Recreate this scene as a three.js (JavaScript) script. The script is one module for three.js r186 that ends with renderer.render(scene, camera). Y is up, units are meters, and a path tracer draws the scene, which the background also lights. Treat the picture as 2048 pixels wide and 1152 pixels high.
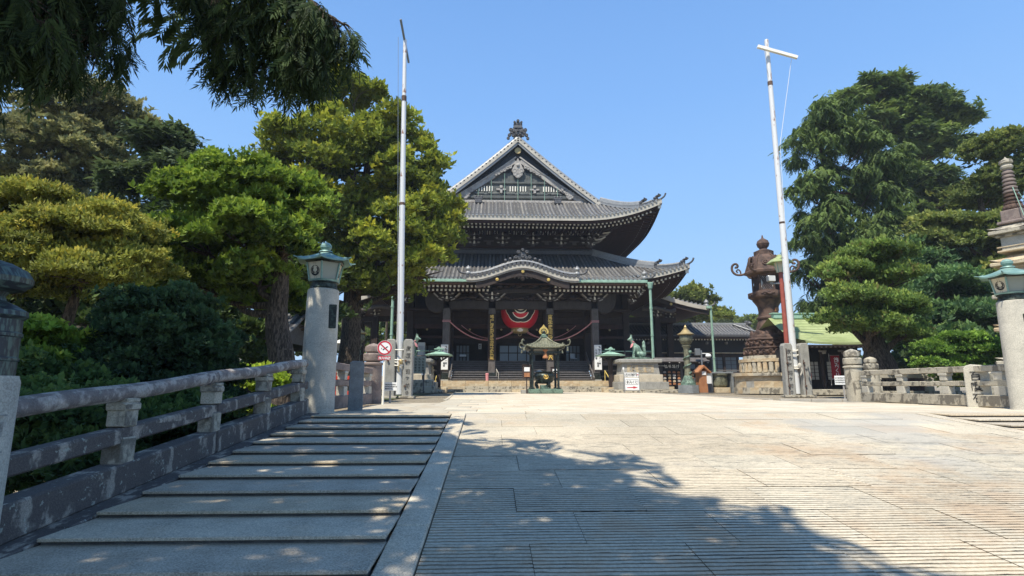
import * as THREE from 'three';
import { mergeGeometries, toCreasedNormals } from 'three/addons/utils/BufferGeometryUtils.js';
import { MarchingCubes } from 'three/addons/objects/MarchingCubes.js';

// ---------------------------------------------------------------- camera, sky, sun, exposure
const W = 1024, H = 576;
const scene = new THREE.Scene();
const camera = new THREE.PerspectiveCamera(55.28, W / H, 0.1, 900);
const PITCH = THREE.MathUtils.degToRad(10.103), YAW = THREE.MathUtils.degToRad(2.05), EYE = 0.55;
camera.position.set(0, EYE, 0);
camera.rotation.order = 'YXZ';
camera.rotation.set(PITCH, -YAW, 0);
scene.add(camera);
const renderer = new THREE.WebGLRenderer({ antialias: true });
renderer.setSize(W, H);
renderer.toneMapping = THREE.LinearToneMapping;
renderer.toneMappingExposure = 1.3;
renderer.shadowMap.enabled = true;
{
  const w = 64, h = 512, d = new Float32Array(w * h * 4);
  const stops = [[-90, .30, .30, .28], [-1, .42, .50, .58], [0, .50, .71, .93], [6, .40, .63, .92], [16, .295, .53, .90], [28, .215, .43, .83], [40, .165, .35, .73], [60, .125, .28, .60], [90, .12, .24, .52]];
  for (let j = 0; j < h; j++) {
    const el = (j + .5) / h * 180 - 90;
    let k = 0; while (k < stops.length - 2 && el > stops[k + 1][0]) k++;
    const a = stops[k], b = stops[k + 1], t = Math.min(1, Math.max(0, (el - a[0]) / (b[0] - a[0])));
    for (let i = 0; i < w; i++) { const o = (j * w + i) * 4; for (let c = 0; c < 3; c++) d[o + c] = (a[c + 1] + (b[c + 1] - a[c + 1]) * t) * .90; d[o + 3] = 1; }
  }
  const t = new THREE.DataTexture(d, w, h, THREE.RGBAFormat, THREE.FloatType);
  t.mapping = THREE.EquirectangularReflectionMapping; t.magFilter = t.minFilter = THREE.LinearFilter; t.needsUpdate = true;
  scene.background = t; scene.environment = t;
}
const SUN_EL = THREE.MathUtils.degToRad(61), SUN_AZ = THREE.MathUtils.degToRad(31);      // behind the camera, to its left
const TO_SUN = new THREE.Vector3(-Math.sin(SUN_AZ) * Math.cos(SUN_EL), Math.sin(SUN_EL), Math.cos(SUN_AZ) * Math.cos(SUN_EL));
const sun = new THREE.DirectionalLight(new THREE.Color(1, .935, .80), 5);
sun.name = 'sun';
sun.target.position.set(3, 0, -35); sun.position.copy(TO_SUN).multiplyScalar(120).add(sun.target.position);
sun.castShadow = true; sun.shadow.mapSize.set(4096, 4096);
Object.assign(sun.shadow.camera, { left: -70, right: 70, top: 70, bottom: -70, near: 1, far: 300 });
scene.add(sun, sun.target);
scene.fog = new THREE.FogExp2(new THREE.Color(.75, .85, 1), .00045);

// ---------------------------------------------------------------- helpers
let seed = 1;
const srand = (s) => { seed = (s * 2654435761) >>> 0 || 1; };
const rnd = () => { seed = (seed + 0x6D2B79F5) >>> 0; let t = seed; t = Math.imul(t ^ (t >>> 15), t | 1); t ^= t + Math.imul(t ^ (t >>> 7), t | 61); return ((t ^ (t >>> 14)) >>> 0) / 4294967296; };
const rr = (a, b) => a + (b - a) * rnd();
const lerp = (a, b, t) => a + (b - a) * t, clamp = (x, a = 0, b = 1) => Math.min(b, Math.max(a, x));
const smooth = (a, b, x) => { const t = clamp((x - a) / (b - a)); return t * t * (3 - 2 * t); };
const V = (x, y, z) => new THREE.Vector3(x, y, z);
const PI = Math.PI;
// a point seen in direction (px, py) of the survey photo, at a distance d along the bridge: used to lay out the site
function at(px, py, d) {
  const f = 1100, X = (px - 1024) / f, Y = (576 - py) / f;
  const y = Y * Math.cos(PITCH) + Math.sin(PITCH), z = Y * Math.sin(PITCH) - Math.cos(PITCH);
  const x2 = X * Math.cos(YAW) - z * Math.sin(YAW), z2 = X * Math.sin(YAW) + z * Math.cos(YAW);
  const k = d / -z2; return V(x2 * k, EYE + y * k, -d);
}
const used = {};
const numbered = (n) => { used[n] = (used[n] ?? -1) + 1; return used[n] ? `${n}_${String(used[n]).padStart(3, '0')}` : n; };
function tag(o, label, category, group, kind) {
  if (label) o.userData.label = label; if (category) o.userData.category = category; if (group) o.userData.group = group; if (kind) o.userData.kind = kind;
  return o;
}
function thing(name, label, category, [x, y, z] = [0, 0, 0], turn = 0, group) {
  const o = new THREE.Group(); o.name = numbered(name); scene.add(o); o.position.set(x, y, z); o.rotation.y = turn;
  return tag(o, label, category, group);
}
function copyOf(src, [x, y, z], turn, label) {
  const c = src.clone(); c.name = numbered(src.name.replace(/_\d{3}$/, '')); scene.add(c); c.position.set(x, y, z); c.rotation.y = turn;
  c.userData = { ...src.userData, label: label || src.userData.label }; return c;
}
function prep(g) {
  let n = g.index ? g.toNonIndexed() : g;
  for (const k of Object.keys(n.attributes)) if (!['position', 'normal', 'uv', 'color'].includes(k)) n.deleteAttribute(k);
  if (!n.attributes.normal) n.computeVertexNormals();
  if (!n.attributes.uv) n.setAttribute('uv', new THREE.BufferAttribute(new Float32Array(n.attributes.position.count * 2), 2));
  return n;
}
function boxUV(g, ox = 0, oy = 0) {            // uv in metres, from the three planes
  const p = g.attributes.position, n = g.attributes.normal, uv = g.attributes.uv;
  for (let i = 0; i < p.count; i += 3) {
    let ax = 0, ay = 0, az = 0;
    for (let k = i; k < i + 3; k++) { ax += Math.abs(n.getX(k)); ay += Math.abs(n.getY(k)); az += Math.abs(n.getZ(k)); }
    for (let k = i; k < i + 3; k++) {
      if (ay >= ax && ay >= az) uv.setXY(k, p.getX(k) + ox, p.getZ(k) + oy);
      else if (ax >= az) uv.setXY(k, p.getZ(k) + ox, p.getY(k) + oy);
      else uv.setXY(k, p.getX(k) + ox, p.getY(k) + oy);
    }
  }
  return g;
}
function merge(list, keepUV) {
  const a = (Array.isArray(list) ? list.flat(Infinity) : [list]).map(prep);
  const g = a.length > 1 ? mergeGeometries(a) : a[0];
  return keepUV ? g : boxUV(g, rr(0, 7), rr(0, 7));
}
function part(name, geoms, mat, parent, label, keepUV) {
  const m = new THREE.Mesh(geoms.isBufferGeometry && geoms.userData.ready ? geoms : merge(geoms, keepUV), mat);
  m.name = numbered(name); m.castShadow = m.receiveShadow = true; (parent || scene).add(m);
  if (label) m.userData.label = label;
  return m;
}
const ready = (g, keepUV) => { const m = merge(g, keepUV); m.userData.ready = true; return m; };
const solo = (name, geoms, mat, label, category, group, kind, keepUV) => tag(part(name, geoms, mat, null, null, keepUV), label, category, group, kind);
const struct = (name, geoms, mat, parent, keepUV) => { const m = part(name, geoms, mat, parent, null, keepUV); if (!parent) m.userData.kind = 'structure'; return m; };
const stuff = (m) => { m.userData.kind = 'stuff'; return m; };
// shapes
const mv = (g, x = 0, y = 0, z = 0) => g.translate(x, y, z);
const rot = (g, x = 0, y = 0, z = 0) => g.applyMatrix4(new THREE.Matrix4().makeRotationFromEuler(new THREE.Euler(x, y, z)));
function bx(w, h, d, x = 0, y = 0, z = 0, ry = 0) { const g = new THREE.BoxGeometry(w, h, d); if (ry) g.rotateY(ry); return g.translate(x, y, z); }
function cb(w, h, d, x = 0, y = 0, z = 0, c = .02) {           // box with chamfered edges, (x, y, z) its middle
  c = Math.min(c, w / 2.2, h / 2.2, d / 2.2);
  const s = new THREE.Shape(); const a = w / 2, b = h / 2;
  s.moveTo(-a + c, -b); s.lineTo(a - c, -b); s.lineTo(a, -b + c); s.lineTo(a, b - c); s.lineTo(a - c, b); s.lineTo(-a + c, b); s.lineTo(-a, b - c); s.lineTo(-a, -b + c); s.closePath();
  const g = new THREE.ExtrudeGeometry(s, { depth: d - 2 * c, bevelEnabled: true, bevelThickness: c, bevelSize: 0.0001, bevelSegments: 1, steps: 1 });
  const p = g.attributes.position; for (let i = 0; i < p.count; i++) { const z = p.getZ(i); if (z < -1e-4 || z > d - 2 * c + 1e-4) { p.setX(i, p.getX(i) * (1 - 2 * c / w * .8)); p.setY(i, p.getY(i) * (1 - 2 * c / h * .8)); } }
  g.computeVertexNormals();
  return g.translate(x, y, z - d / 2 + c);
}
const cy = (r0, r1, h, x = 0, y = 0, z = 0, n = 16) => new THREE.CylinderGeometry(r1, r0, h, n).translate(x, y + h / 2, z);   // r0 below, base at y
const lathe = (pts, n = 24) => new THREE.LatheGeometry(pts.map(([r, y]) => new THREE.Vector2(Math.max(r, 1e-4), y)), n);
const sph = (r, x, y, z, sx = 1, sy = 1, sz = 1, n = 12) => new THREE.SphereGeometry(r, n, Math.max(6, n * .7 | 0)).scale(sx, sy, sz).translate(x, y, z);
const tube = (pts, r, n = 24, m = 6) => new THREE.TubeGeometry(new THREE.CatmullRomCurve3(pts.map((p) => p.isVector3 ? p : V(...p))), n, r, m, false);
function rod(a, b, r0, r1 = r0, n = 8) {
  const A = a.isVector3 ? a : V(...a), B = b.isVector3 ? b : V(...b), d = B.clone().sub(A), L = d.length();
  const g = new THREE.CylinderGeometry(r1, r0, L, n); g.applyQuaternion(new THREE.Quaternion().setFromUnitVectors(V(0, 1, 0), d.normalize()));
  return g.translate((A.x + B.x) / 2, (A.y + B.y) / 2, (A.z + B.z) / 2);
}
function beam(a, b, w, h) {                                     // square bar from a to b, w across, h high
  const A = V(...a), B = V(...b), d = B.clone().sub(A), L = d.length(), g = new THREE.BoxGeometry(w, h, L);
  const m = new THREE.Matrix4().lookAt(B, A, V(0, 1, 0)); g.applyMatrix4(m); return g.translate((A.x + B.x) / 2, (A.y + B.y) / 2, (A.z + B.z) / 2);
}
function extr(pts, d, bevel = 0) {                              // outline in x, y pushed d along z
  const s = new THREE.Shape(pts.map(([x, y]) => new THREE.Vector2(x, y)));
  return new THREE.ExtrudeGeometry(s, { depth: d, bevelEnabled: bevel > 0, bevelThickness: bevel, bevelSize: bevel, bevelSegments: 1 });
}
function grid(nu, nv, f) {                                      // surface f(u, v) -> [x, y, z], u, v in 0..1
  const p = [], uv = [], ix = [];
  for (let j = 0; j <= nv; j++) for (let i = 0; i <= nu; i++) { const q = f(i / nu, j / nv); p.push(q[0], q[1], q[2]); uv.push(i / nu, j / nv); }
  for (let j = 0; j < nv; j++) for (let i = 0; i < nu; i++) { const a = j * (nu + 1) + i, b = a + 1, c = a + nu + 1, d = c + 1; ix.push(a, b, d, a, d, c); }
  const g = new THREE.BufferGeometry(); g.setAttribute('position', new THREE.Float32BufferAttribute(p, 3)); g.setAttribute('uv', new THREE.Float32BufferAttribute(uv, 2)); g.setIndex(ix); g.computeVertexNormals(); return g;
}
// a bar whose section (list of [across, up]) follows a path; side = fixed across direction
function sweep(path, side, sect, closed = true, caps = true) {
  const P = path.map((p) => p.isVector3 ? p : V(...p)), n = sect.length, m = closed ? n : n - 1, pos = [];
  const ring = P.map((p, i) => {
    const t = P[Math.min(i + 1, P.length - 1)].clone().sub(P[Math.max(i - 1, 0)]).normalize(), s = (typeof side === 'function' ? side(i) : side).clone(), u = s.clone().cross(t).normalize(); if (u.y < 0) u.negate();
    return sect.map(([a, b]) => p.clone().addScaledVector(s, a).addScaledVector(u, b));
  });
  const tri = (a, b, c) => pos.push(a.x, a.y, a.z, b.x, b.y, b.z, c.x, c.y, c.z);
  for (let i = 0; i < P.length - 1; i++) for (let k = 0; k < m; k++) { const a = ring[i][k], b = ring[i][(k + 1) % n], c = ring[i + 1][(k + 1) % n], d = ring[i + 1][k]; tri(a, b, c); tri(a, c, d); }
  if (caps) for (const R of [ring[0], ring[P.length - 1]]) for (let k = 1; k < n - 1; k++) tri(R[0], R[k], R[k + 1]);
  const g = new THREE.BufferGeometry(); g.setAttribute('position', new THREE.Float32BufferAttribute(pos, 3)); g.computeVertexNormals(); return g;
}
const creased = (g, a = .7) => toCreasedNormals(g.index ? g.toNonIndexed() : g, a);
// ---------------------------------------------------------------- textures
function noiseTile(n, cells, s) {                                // tileable value noise, n x n
  srand(s); const L = new Float32Array(cells * cells).map(() => rnd()), o = new Float32Array(n * n);
  for (let y = 0; y < n; y++) for (let x = 0; x < n; x++) {
    const fx = x / n * cells, fy = y / n * cells, x0 = fx | 0, y0 = fy | 0; let a = fx - x0, b = fy - y0; a = a * a * (3 - 2 * a); b = b * b * (3 - 2 * b);
    const x1 = (x0 + 1) % cells, y1 = (y0 + 1) % cells;
    o[y * n + x] = lerp(lerp(L[y0 * cells + x0], L[y0 * cells + x1], a), lerp(L[y1 * cells + x0], L[y1 * cells + x1], a), b);
  }
  return o;
}
function fbmTile(n, c0, oct, s, gain = .55) {
  const o = new Float32Array(n * n); let a = 1, t = 0;
  for (let k = 0; k < oct; k++) { const L = noiseTile(n, Math.min(n, c0 << k), s + k * 17); for (let i = 0; i < o.length; i++) o[i] += L[i] * a; t += a; a *= gain; }
  let lo = 9, hi = -9; for (let i = 0; i < o.length; i++) { o[i] /= t; lo = Math.min(lo, o[i]); hi = Math.max(hi, o[i]); }
  for (let i = 0; i < o.length; i++) o[i] = (o[i] - lo) / (hi - lo); return o;
}
const enc = (v) => { v = clamp(v); return 255 * (v <= .0031308 ? 12.92 * v : 1.055 * v ** (1 / 2.4) - .055); };
function colorTex(n, f, size, h = n) {                             // f(i, x, y) -> linear [r, g, b]; one repeat covers size metres
  const d = new Uint8Array(n * h * 4);
  for (let y = 0; y < h; y++) for (let x = 0; x < n; x++) { const i = y * n + x, c = f(i, x, y); d[i * 4] = enc(c[0]); d[i * 4 + 1] = enc(c[1]); d[i * 4 + 2] = enc(c[2]); d[i * 4 + 3] = 255; }
  const t = new THREE.DataTexture(d, n, h); t.colorSpace = THREE.SRGBColorSpace; return finish(t, size);
}
function grayTex(n, f, size, h = n) {
  const d = new Uint8Array(n * h * 4);
  for (let y = 0; y < h; y++) for (let x = 0; x < n; x++) { const i = y * n + x, c = 255 * clamp(f(i, x, y)); d[i * 4] = d[i * 4 + 1] = d[i * 4 + 2] = c; d[i * 4 + 3] = 255; }
  return finish(new THREE.DataTexture(d, n, h), size);
}
function finish(t, size) { t.wrapS = t.wrapT = THREE.RepeatWrapping; t.magFilter = THREE.LinearFilter; t.minFilter = THREE.LinearMipmapLinearFilter; t.generateMipmaps = true; const [a, b] = Array.isArray(size) ? size : [size, size]; t.repeat.set(1 / a, 1 / b); t.needsUpdate = true; return t; }
const mix3 = (a, b, t) => [lerp(a[0], b[0], t), lerp(a[1], b[1], t), lerp(a[2], b[2], t)];
const sc3 = (a, k) => [a[0] * k, a[1] * k, a[2] * k];
const std = (o) => new THREE.MeshStandardMaterial({ roughness: .85, side: THREE.DoubleSide, ...o });
const lin = (r, g, b) => new THREE.Color().setRGB(r, g, b);
const N = 512;
const nzA = fbmTile(N, 4, 6, 11), nzB = fbmTile(N, 3, 5, 57), nzC = fbmTile(N, 16, 5, 91, .7), nzF = fbmTile(N, 128, 2, 5, .8), nzD = fbmTile(N, 8, 5, 303);
const wrapI = (x, y) => (((y % N) + N) % N | 0) * N + (((x % N) + N) % N | 0);
const M = {};
function stone(name, base, { speck = .35, size = 1.6, dark = 0, darkC = [.045, .04, .042], warm = 0, streak = 1, lichen = 0, rough = .85, bump = .004, lo = .5, edge = .24 } = {}) {
  const c = colorTex(N, (i, x, y) => {
    let k = 1 + (nzF[i] - .5) * speck * 1.6 + (nzA[i] - .5) * .35;
    let o = sc3(base, k);
    if (warm) o = mix3(o, [base[0] * .82, base[1] * .62, base[2] * .42], warm * smooth(.5, .8, nzB[i]));
    if (dark) { const j = wrapI(x, y / streak); o = mix3(o, sc3(darkC, .7 + nzF[i] * .8), dark * smooth(lo + .04 - edge / 2, lo + .04 + edge / 2, nzD[j] * .5 + nzA[i] * .14 + nzC[i] * .26 + nzF[i] * .1)); }
    if (lichen) o = mix3(o, [.38, .4, .34], lichen * smooth(.74, .8, nzC[wrapI(x + 200, y + 77)]));
    return o;
  }, size);
  M[name] = std({ map: c, bumpMap: bumpFine.clone(), bumpScale: bump, roughness: rough });
  M[name].bumpMap.repeat.set(1 / size, 1 / size);
  return M[name];
}
const bumpFine = grayTex(N, (i) => nzF[i] * .5 + nzC[i] * .5, 1);
// ---------------------------------------------------------------- materials
stone('granite', [.50, .44, .34], { speck: .7, size: 1.1, warm: .15, rough: .8, bump: .003 });
stone('pillarStone', [.47, .44, .37], { speck: .45, size: 1.3, dark: .22, lo: .62, darkC: [.2, .19, .17], streak: 2.5 });
stone('fenceStone', [.34, .30, .25], { speck: .6, size: .95, dark: .9, darkC: [.07, .058, .055], lo: .42, edge: .13, streak: 3, lichen: .7, bump: .006 });
stone('railStone', [.40, .36, .32], { speck: .5, size: 1.2, dark: .75, darkC: [.11, .088, .084], lo: .47, edge: .14, lichen: .4, bump: .006 });
stone('oldStone', [.41, .37, .29], { speck: .5, size: 1.5, dark: .8, darkC: [.085, .075, .062], lo: .55, edge: .12, streak: 2, bump: .006 });
stone('brownStone', [0.246, 0.193, 0.168], { speck: .5, size: 1.2, dark: .6, darkC: [.12, .09, .085], lo: .5, lichen: .5 });
stone('steleStone', [.31, .30, .27], { speck: .5, size: 1.2, dark: .25, lo: .6, streak: 3 });
stone('darkStone', [.20, .215, .22], { speck: .5, size: 1, dark: .2 });
stone('cream', [.50, .42, .29], { speck: .35, size: 1.8, dark: .45, darkC: [.22, .165, .105], lo: .56, streak: .6, warm: .5 });
stone('pave', [.56, .495, .385], { speck: .3, size: 3.1, warm: .35, dark: .15, darkC: [.3, .26, .2], lo: .55 });
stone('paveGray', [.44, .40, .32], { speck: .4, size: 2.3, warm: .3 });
{
  const n = 1024, lo = fbmTile(N, 3, 5, 711), st = fbmTile(N, 6, 5, 733), fi = fbmTile(N, 170, 2, 77, .9);
  const b = (a, x, y, s) => { const u = x * s % N, v = y * s % N, x0 = u | 0, y0 = v | 0, f = u - x0, g = v - y0, x1 = (x0 + 1) % N, y1 = (y0 + 1) % N; return lerp(lerp(a[y0 * N + x0], a[y0 * N + x1], f), lerp(a[y1 * N + x0], a[y1 * N + x1], f), g); };
  const c = colorTex(2048, (i, x, y) => {
    const L = b(lo, x, y, .25), S = b(st, x, y, .25), Fn = b(fi, x, y, 1), G = b(nzC, x, y, .5);
    let o = sc3([.60, .54, .43], .62 + Fn * .42 + (L - .5) * .3 + (G - .5) * .25);
    o = mix3(o, [.42, .29, .18], .5 * smooth(.55, .8, S * .55 + G * .45));
    o = mix3(o, [.37, .38, .38], .5 * smooth(.66, .85, b(lo, x + 900, y + 400, .31)));
    return o;
  }, 12);
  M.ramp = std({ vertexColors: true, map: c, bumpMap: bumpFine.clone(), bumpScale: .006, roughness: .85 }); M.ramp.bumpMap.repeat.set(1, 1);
}
{
  const cells = 64, L = new Float32Array(cells * cells * 4); srand(4); for (let i = 0; i < L.length; i++) L[i] = rnd();
  const hgt = new Float32Array(N * N), tone = new Float32Array(N * N);
  for (let y = 0; y < N; y++) for (let x = 0; x < N; x++) {
    const fx = x / N * cells, fy = y / N * cells; let best = 9, b2 = 9, id = 0;
    for (let j = -1; j <= 1; j++) for (let i = -1; i <= 1; i++) { const cx = (Math.floor(fx) + i + cells) % cells, cyy = (Math.floor(fy) + j + cells) % cells, k = (cyy * cells + cx) * 4; const dx = Math.floor(fx) + i + L[k] - fx, dy = Math.floor(fy) + j + L[k + 1] - fy, d = dx * dx + dy * dy; if (d < best) { b2 = best; best = d; id = k; } else if (d < b2) b2 = d; }
    hgt[y * N + x] = clamp((Math.sqrt(b2) - Math.sqrt(best)) * 2); tone[y * N + x] = L[id + 2];
  }
  M.gravel = std({ map: colorTex(N, (i) => sc3([.42, .35, .25], (.55 + tone[i] * .7) * (.45 + .55 * smooth(0, .5, hgt[i]))), 2.4), bumpMap: grayTex(N, (i) => hgt[i], 2.4), bumpScale: .02, roughness: .95 });
}
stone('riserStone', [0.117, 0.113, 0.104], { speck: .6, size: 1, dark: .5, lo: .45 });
M.soil = std({ map: colorTex(N, (i) => mix3([.055, .045, .03], [.05, .07, .02], smooth(.4, .6, nzA[i])), 5), roughness: 1 });
function wood(name, a, b, size = 1.4, rough = .75) {
  M[name] = std({ map: colorTex(N, (i, x, y) => mix3(a, b, clamp(.5 + (nzC[wrapI(x * 3, y * .12)] - .5) * 1.3 + (nzA[i] - .5) * .8)), size), bumpMap: grayTex(N, (i, x, y) => nzC[wrapI(x * 3, y * .12)], size), bumpScale: .006, roughness: rough });
}
wood('wood', [.016, .010, .008], [.042, .026, .02]);
wood('woodRed', [.03, .012, .009], [.058, .025, .019]);
wood('woodGray', [.062, .053, .05], [.135, .12, .112]);
wood('woodMid', [.022, .017, .015], [.054, .044, .039]);
wood('gableGray', [.05, .056, .055], [.11, .118, .112]);
wood('woodStair', [.09, .083, .08], [.17, .16, .155]);
wood('woodPale', [.25, .23, .21], [.44, .415, .385]);
wood('woodOrange', [.30, .12, .05], [.42, .19, .085]);
M.black = std({ color: lin(.012, .013, .016), roughness: .6 });
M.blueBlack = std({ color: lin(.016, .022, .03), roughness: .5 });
M.tile = std({ map: colorTex(N, (i) => sc3(mix3([.12, .12, .122], [.245, .235, .222], smooth(.35, .75, nzC[i] * .6 + nzA[i] * .4)), .75 + nzF[i] * .5), 2.2), bumpMap: bumpFine.clone(), bumpScale: .01, roughness: .5, metalness: .1 });
M.tileB = M.tile.clone(); M.tileB.color.setRGB(.72, .70, .68); M.tileC = M.tile.clone(); M.tileC.color.setRGB(1.2, 1.16, 1.08);
M.tileDark = std({ map: colorTex(N, (i) => sc3([.085, .085, .09], .6 + nzC[i] * .9), 1.7), roughness: .5, metalness: .1, bumpMap: bumpFine.clone(), bumpScale: .01 });
M.mortar = std({ map: colorTex(N, (i) => sc3([.50, .465, .40], .75 + nzA[i] * .3 + (nzF[i] - .5) * .2), 2), roughness: .8 });
M.silver = std({ map: colorTex(N, (i) => sc3([.33, .33, .325], .6 + nzC[i] * .7), 1.6), roughness: .4, metalness: .25 });
M.white = std({ color: lin(.86, .82, .72), roughness: .8 });
M.paper = std({ color: lin(.80, .80, .78), roughness: .8 });
M.copper = std({ map: colorTex(N, (i, x, y) => sc3(mix3([.19, .34, .26], [.31, .455, .365], nzC[wrapI(x * 2, y * .2)]), .75 + nzA[i] * .5), 1.5), roughness: .7 });
M.copperRoof = std({ map: colorTex(N, (i) => sc3(mix3([.27, .325, .135], [.35, .395, .19], nzA[i]), .8 + nzC[i] * .35), 3), roughness: .65 });
M.lampCopper = std({ map: colorTex(N, (i) => sc3(mix3([.12, .235, .21], [.25, .38, .33], nzA[i]), .8 + nzC[i] * .4), .8), roughness: .5, metalness: .2 });
M.bronzeGreen = std({ map: colorTex(N, (i) => mix3([.045, .075, .057], [.165, .245, .185], smooth(.3, .7, nzA[i] * .5 + nzC[i] * .5)), .9), bumpMap: bumpFine.clone(), bumpScale: .008, roughness: .6, metalness: .2 });
M.bronzeOlive = std({ map: colorTex(N, (i) => mix3([.085, .085, .055], [.22, .22, .15], smooth(.3, .7, nzA[i] * .5 + nzC[i] * .5)), .9), roughness: .6, metalness: .2 });
M.foxGreen = std({ map: colorTex(N, (i) => mix3([.09, .16, .12], [.26, .38, .30], smooth(.25, .7, nzA[i] * .5 + nzC[i] * .5)), .9), roughness: .6, metalness: .15 });
M.bronzeDark = std({ map: colorTex(N, (i) => mix3([.018, .022, .02], [.055, .075, .062], smooth(.35, .8, nzC[i])), .9), roughness: .4, metalness: .5 });
M.bronzeCap = std({ map: colorTex(N, (i, x, y) => mix3([.05, .055, .06], [.12, .17, .145], smooth(.4, .7, nzC[wrapI(x * 2, y * .4)])), .7), roughness: .5, metalness: .4 });
M.iron = std({ map: colorTex(N, (i) => mix3([.05, .03, .024], [.13, .078, .056], smooth(.3, .75, nzA[i] * .6 + nzC[i] * .4)), 1.4), bumpMap: bumpFine.clone(), bumpScale: .01, roughness: .75, metalness: .15 });
M.ironDark = std({ color: lin(.05, .03, .025), roughness: .7 });
M.gold = std({ color: lin(.85, .58, .17), roughness: .38, metalness: .75 });
M.goldDull = std({ color: lin(.45, .34, .16), roughness: .5, metalness: .5 });
M.goldPaint = std({ color: lin(.75, .50, .12), roughness: .45, metalness: .3 });
M.red = std({ color: lin(.60, .014, .035), roughness: .55 });
M.redBanner = std({ color: lin(.30, .02, .03), roughness: .9 });
M.redLacquer = std({ color: lin(.52, .05, .025), roughness: .5 });
M.redPole = std({ map: colorTex(N, (i) => mix3([.25, .045, .03], [.36, .09, .06], nzA[i]), 1), roughness: .6 });
M.pink = std({ color: lin(.62, .26, .27), roughness: .9 });
M.rope = std({ map: colorTex(64, (i, x, y) => ((x + y) >> 3) % 2 ? [.62, .45, .42] : [.42, .05, .07], .35), roughness: .9 });
M.yellow = std({ color: lin(.55, .42, .12), roughness: .5 });
M.glass = std({ color: lin(.20, .23, .25), roughness: .18, metalness: .1 });
M.shoji = std({ color: lin(.62, .62, .58), roughness: .7 });
M.lampPane = new THREE.MeshPhysicalMaterial({ color: lin(.62, .56, .42), roughness: .6, side: THREE.DoubleSide });
M.lampPaneGray = new THREE.MeshPhysicalMaterial({ color: lin(.30, .32, .27), roughness: .5, side: THREE.DoubleSide });
M.polePaint = std({ map: colorTex(N, (i, x, y) => mix3([.66, .67, .67], [.28, .14, .09], smooth(.70, .78, nzD[wrapI(x, y * .35)] * .6 + nzC[wrapI(x * 2, y * .3)] * .4)), 2.4), roughness: .5 });
M.inkFaded = std({ color: lin(.085, .08, .075), roughness: .9 });
M.graniteB = M.granite.clone(); M.graniteB.color.setRGB(.86, .86, .88); M.graniteC = M.granite.clone(); M.graniteC.color.setRGB(.94, .9, .84);
M.ink = std({ color: lin(.025, .025, .025), roughness: .8 });
M.steel = std({ color: lin(.30, .31, .32), roughness: .4, metalness: .6 });
M.signRed = std({ color: lin(.50, .03, .05), roughness: .5 });
M.bark = std({ map: colorTex(N, (i, x, y) => mix3([.035, .026, .02], [.15, .115, .085], smooth(.3, .75, nzC[wrapI(x * 2, y * .5)])), 1.2), bumpMap: grayTex(N, (i, x, y) => nzC[wrapI(x * 2, y * .5)], 1.2), bumpScale: .05, roughness: 1 });
M.barkRed = std({ map: colorTex(N, (i, x, y) => mix3([.05, .028, .02], [.16, .085, .06], nzC[wrapI(x * 3, y * .3)]), 1.5), bumpMap: grayTex(N, (i, x, y) => nzC[wrapI(x * 3, y * .3)], 1.5), bumpScale: .05, roughness: 1 });
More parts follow.
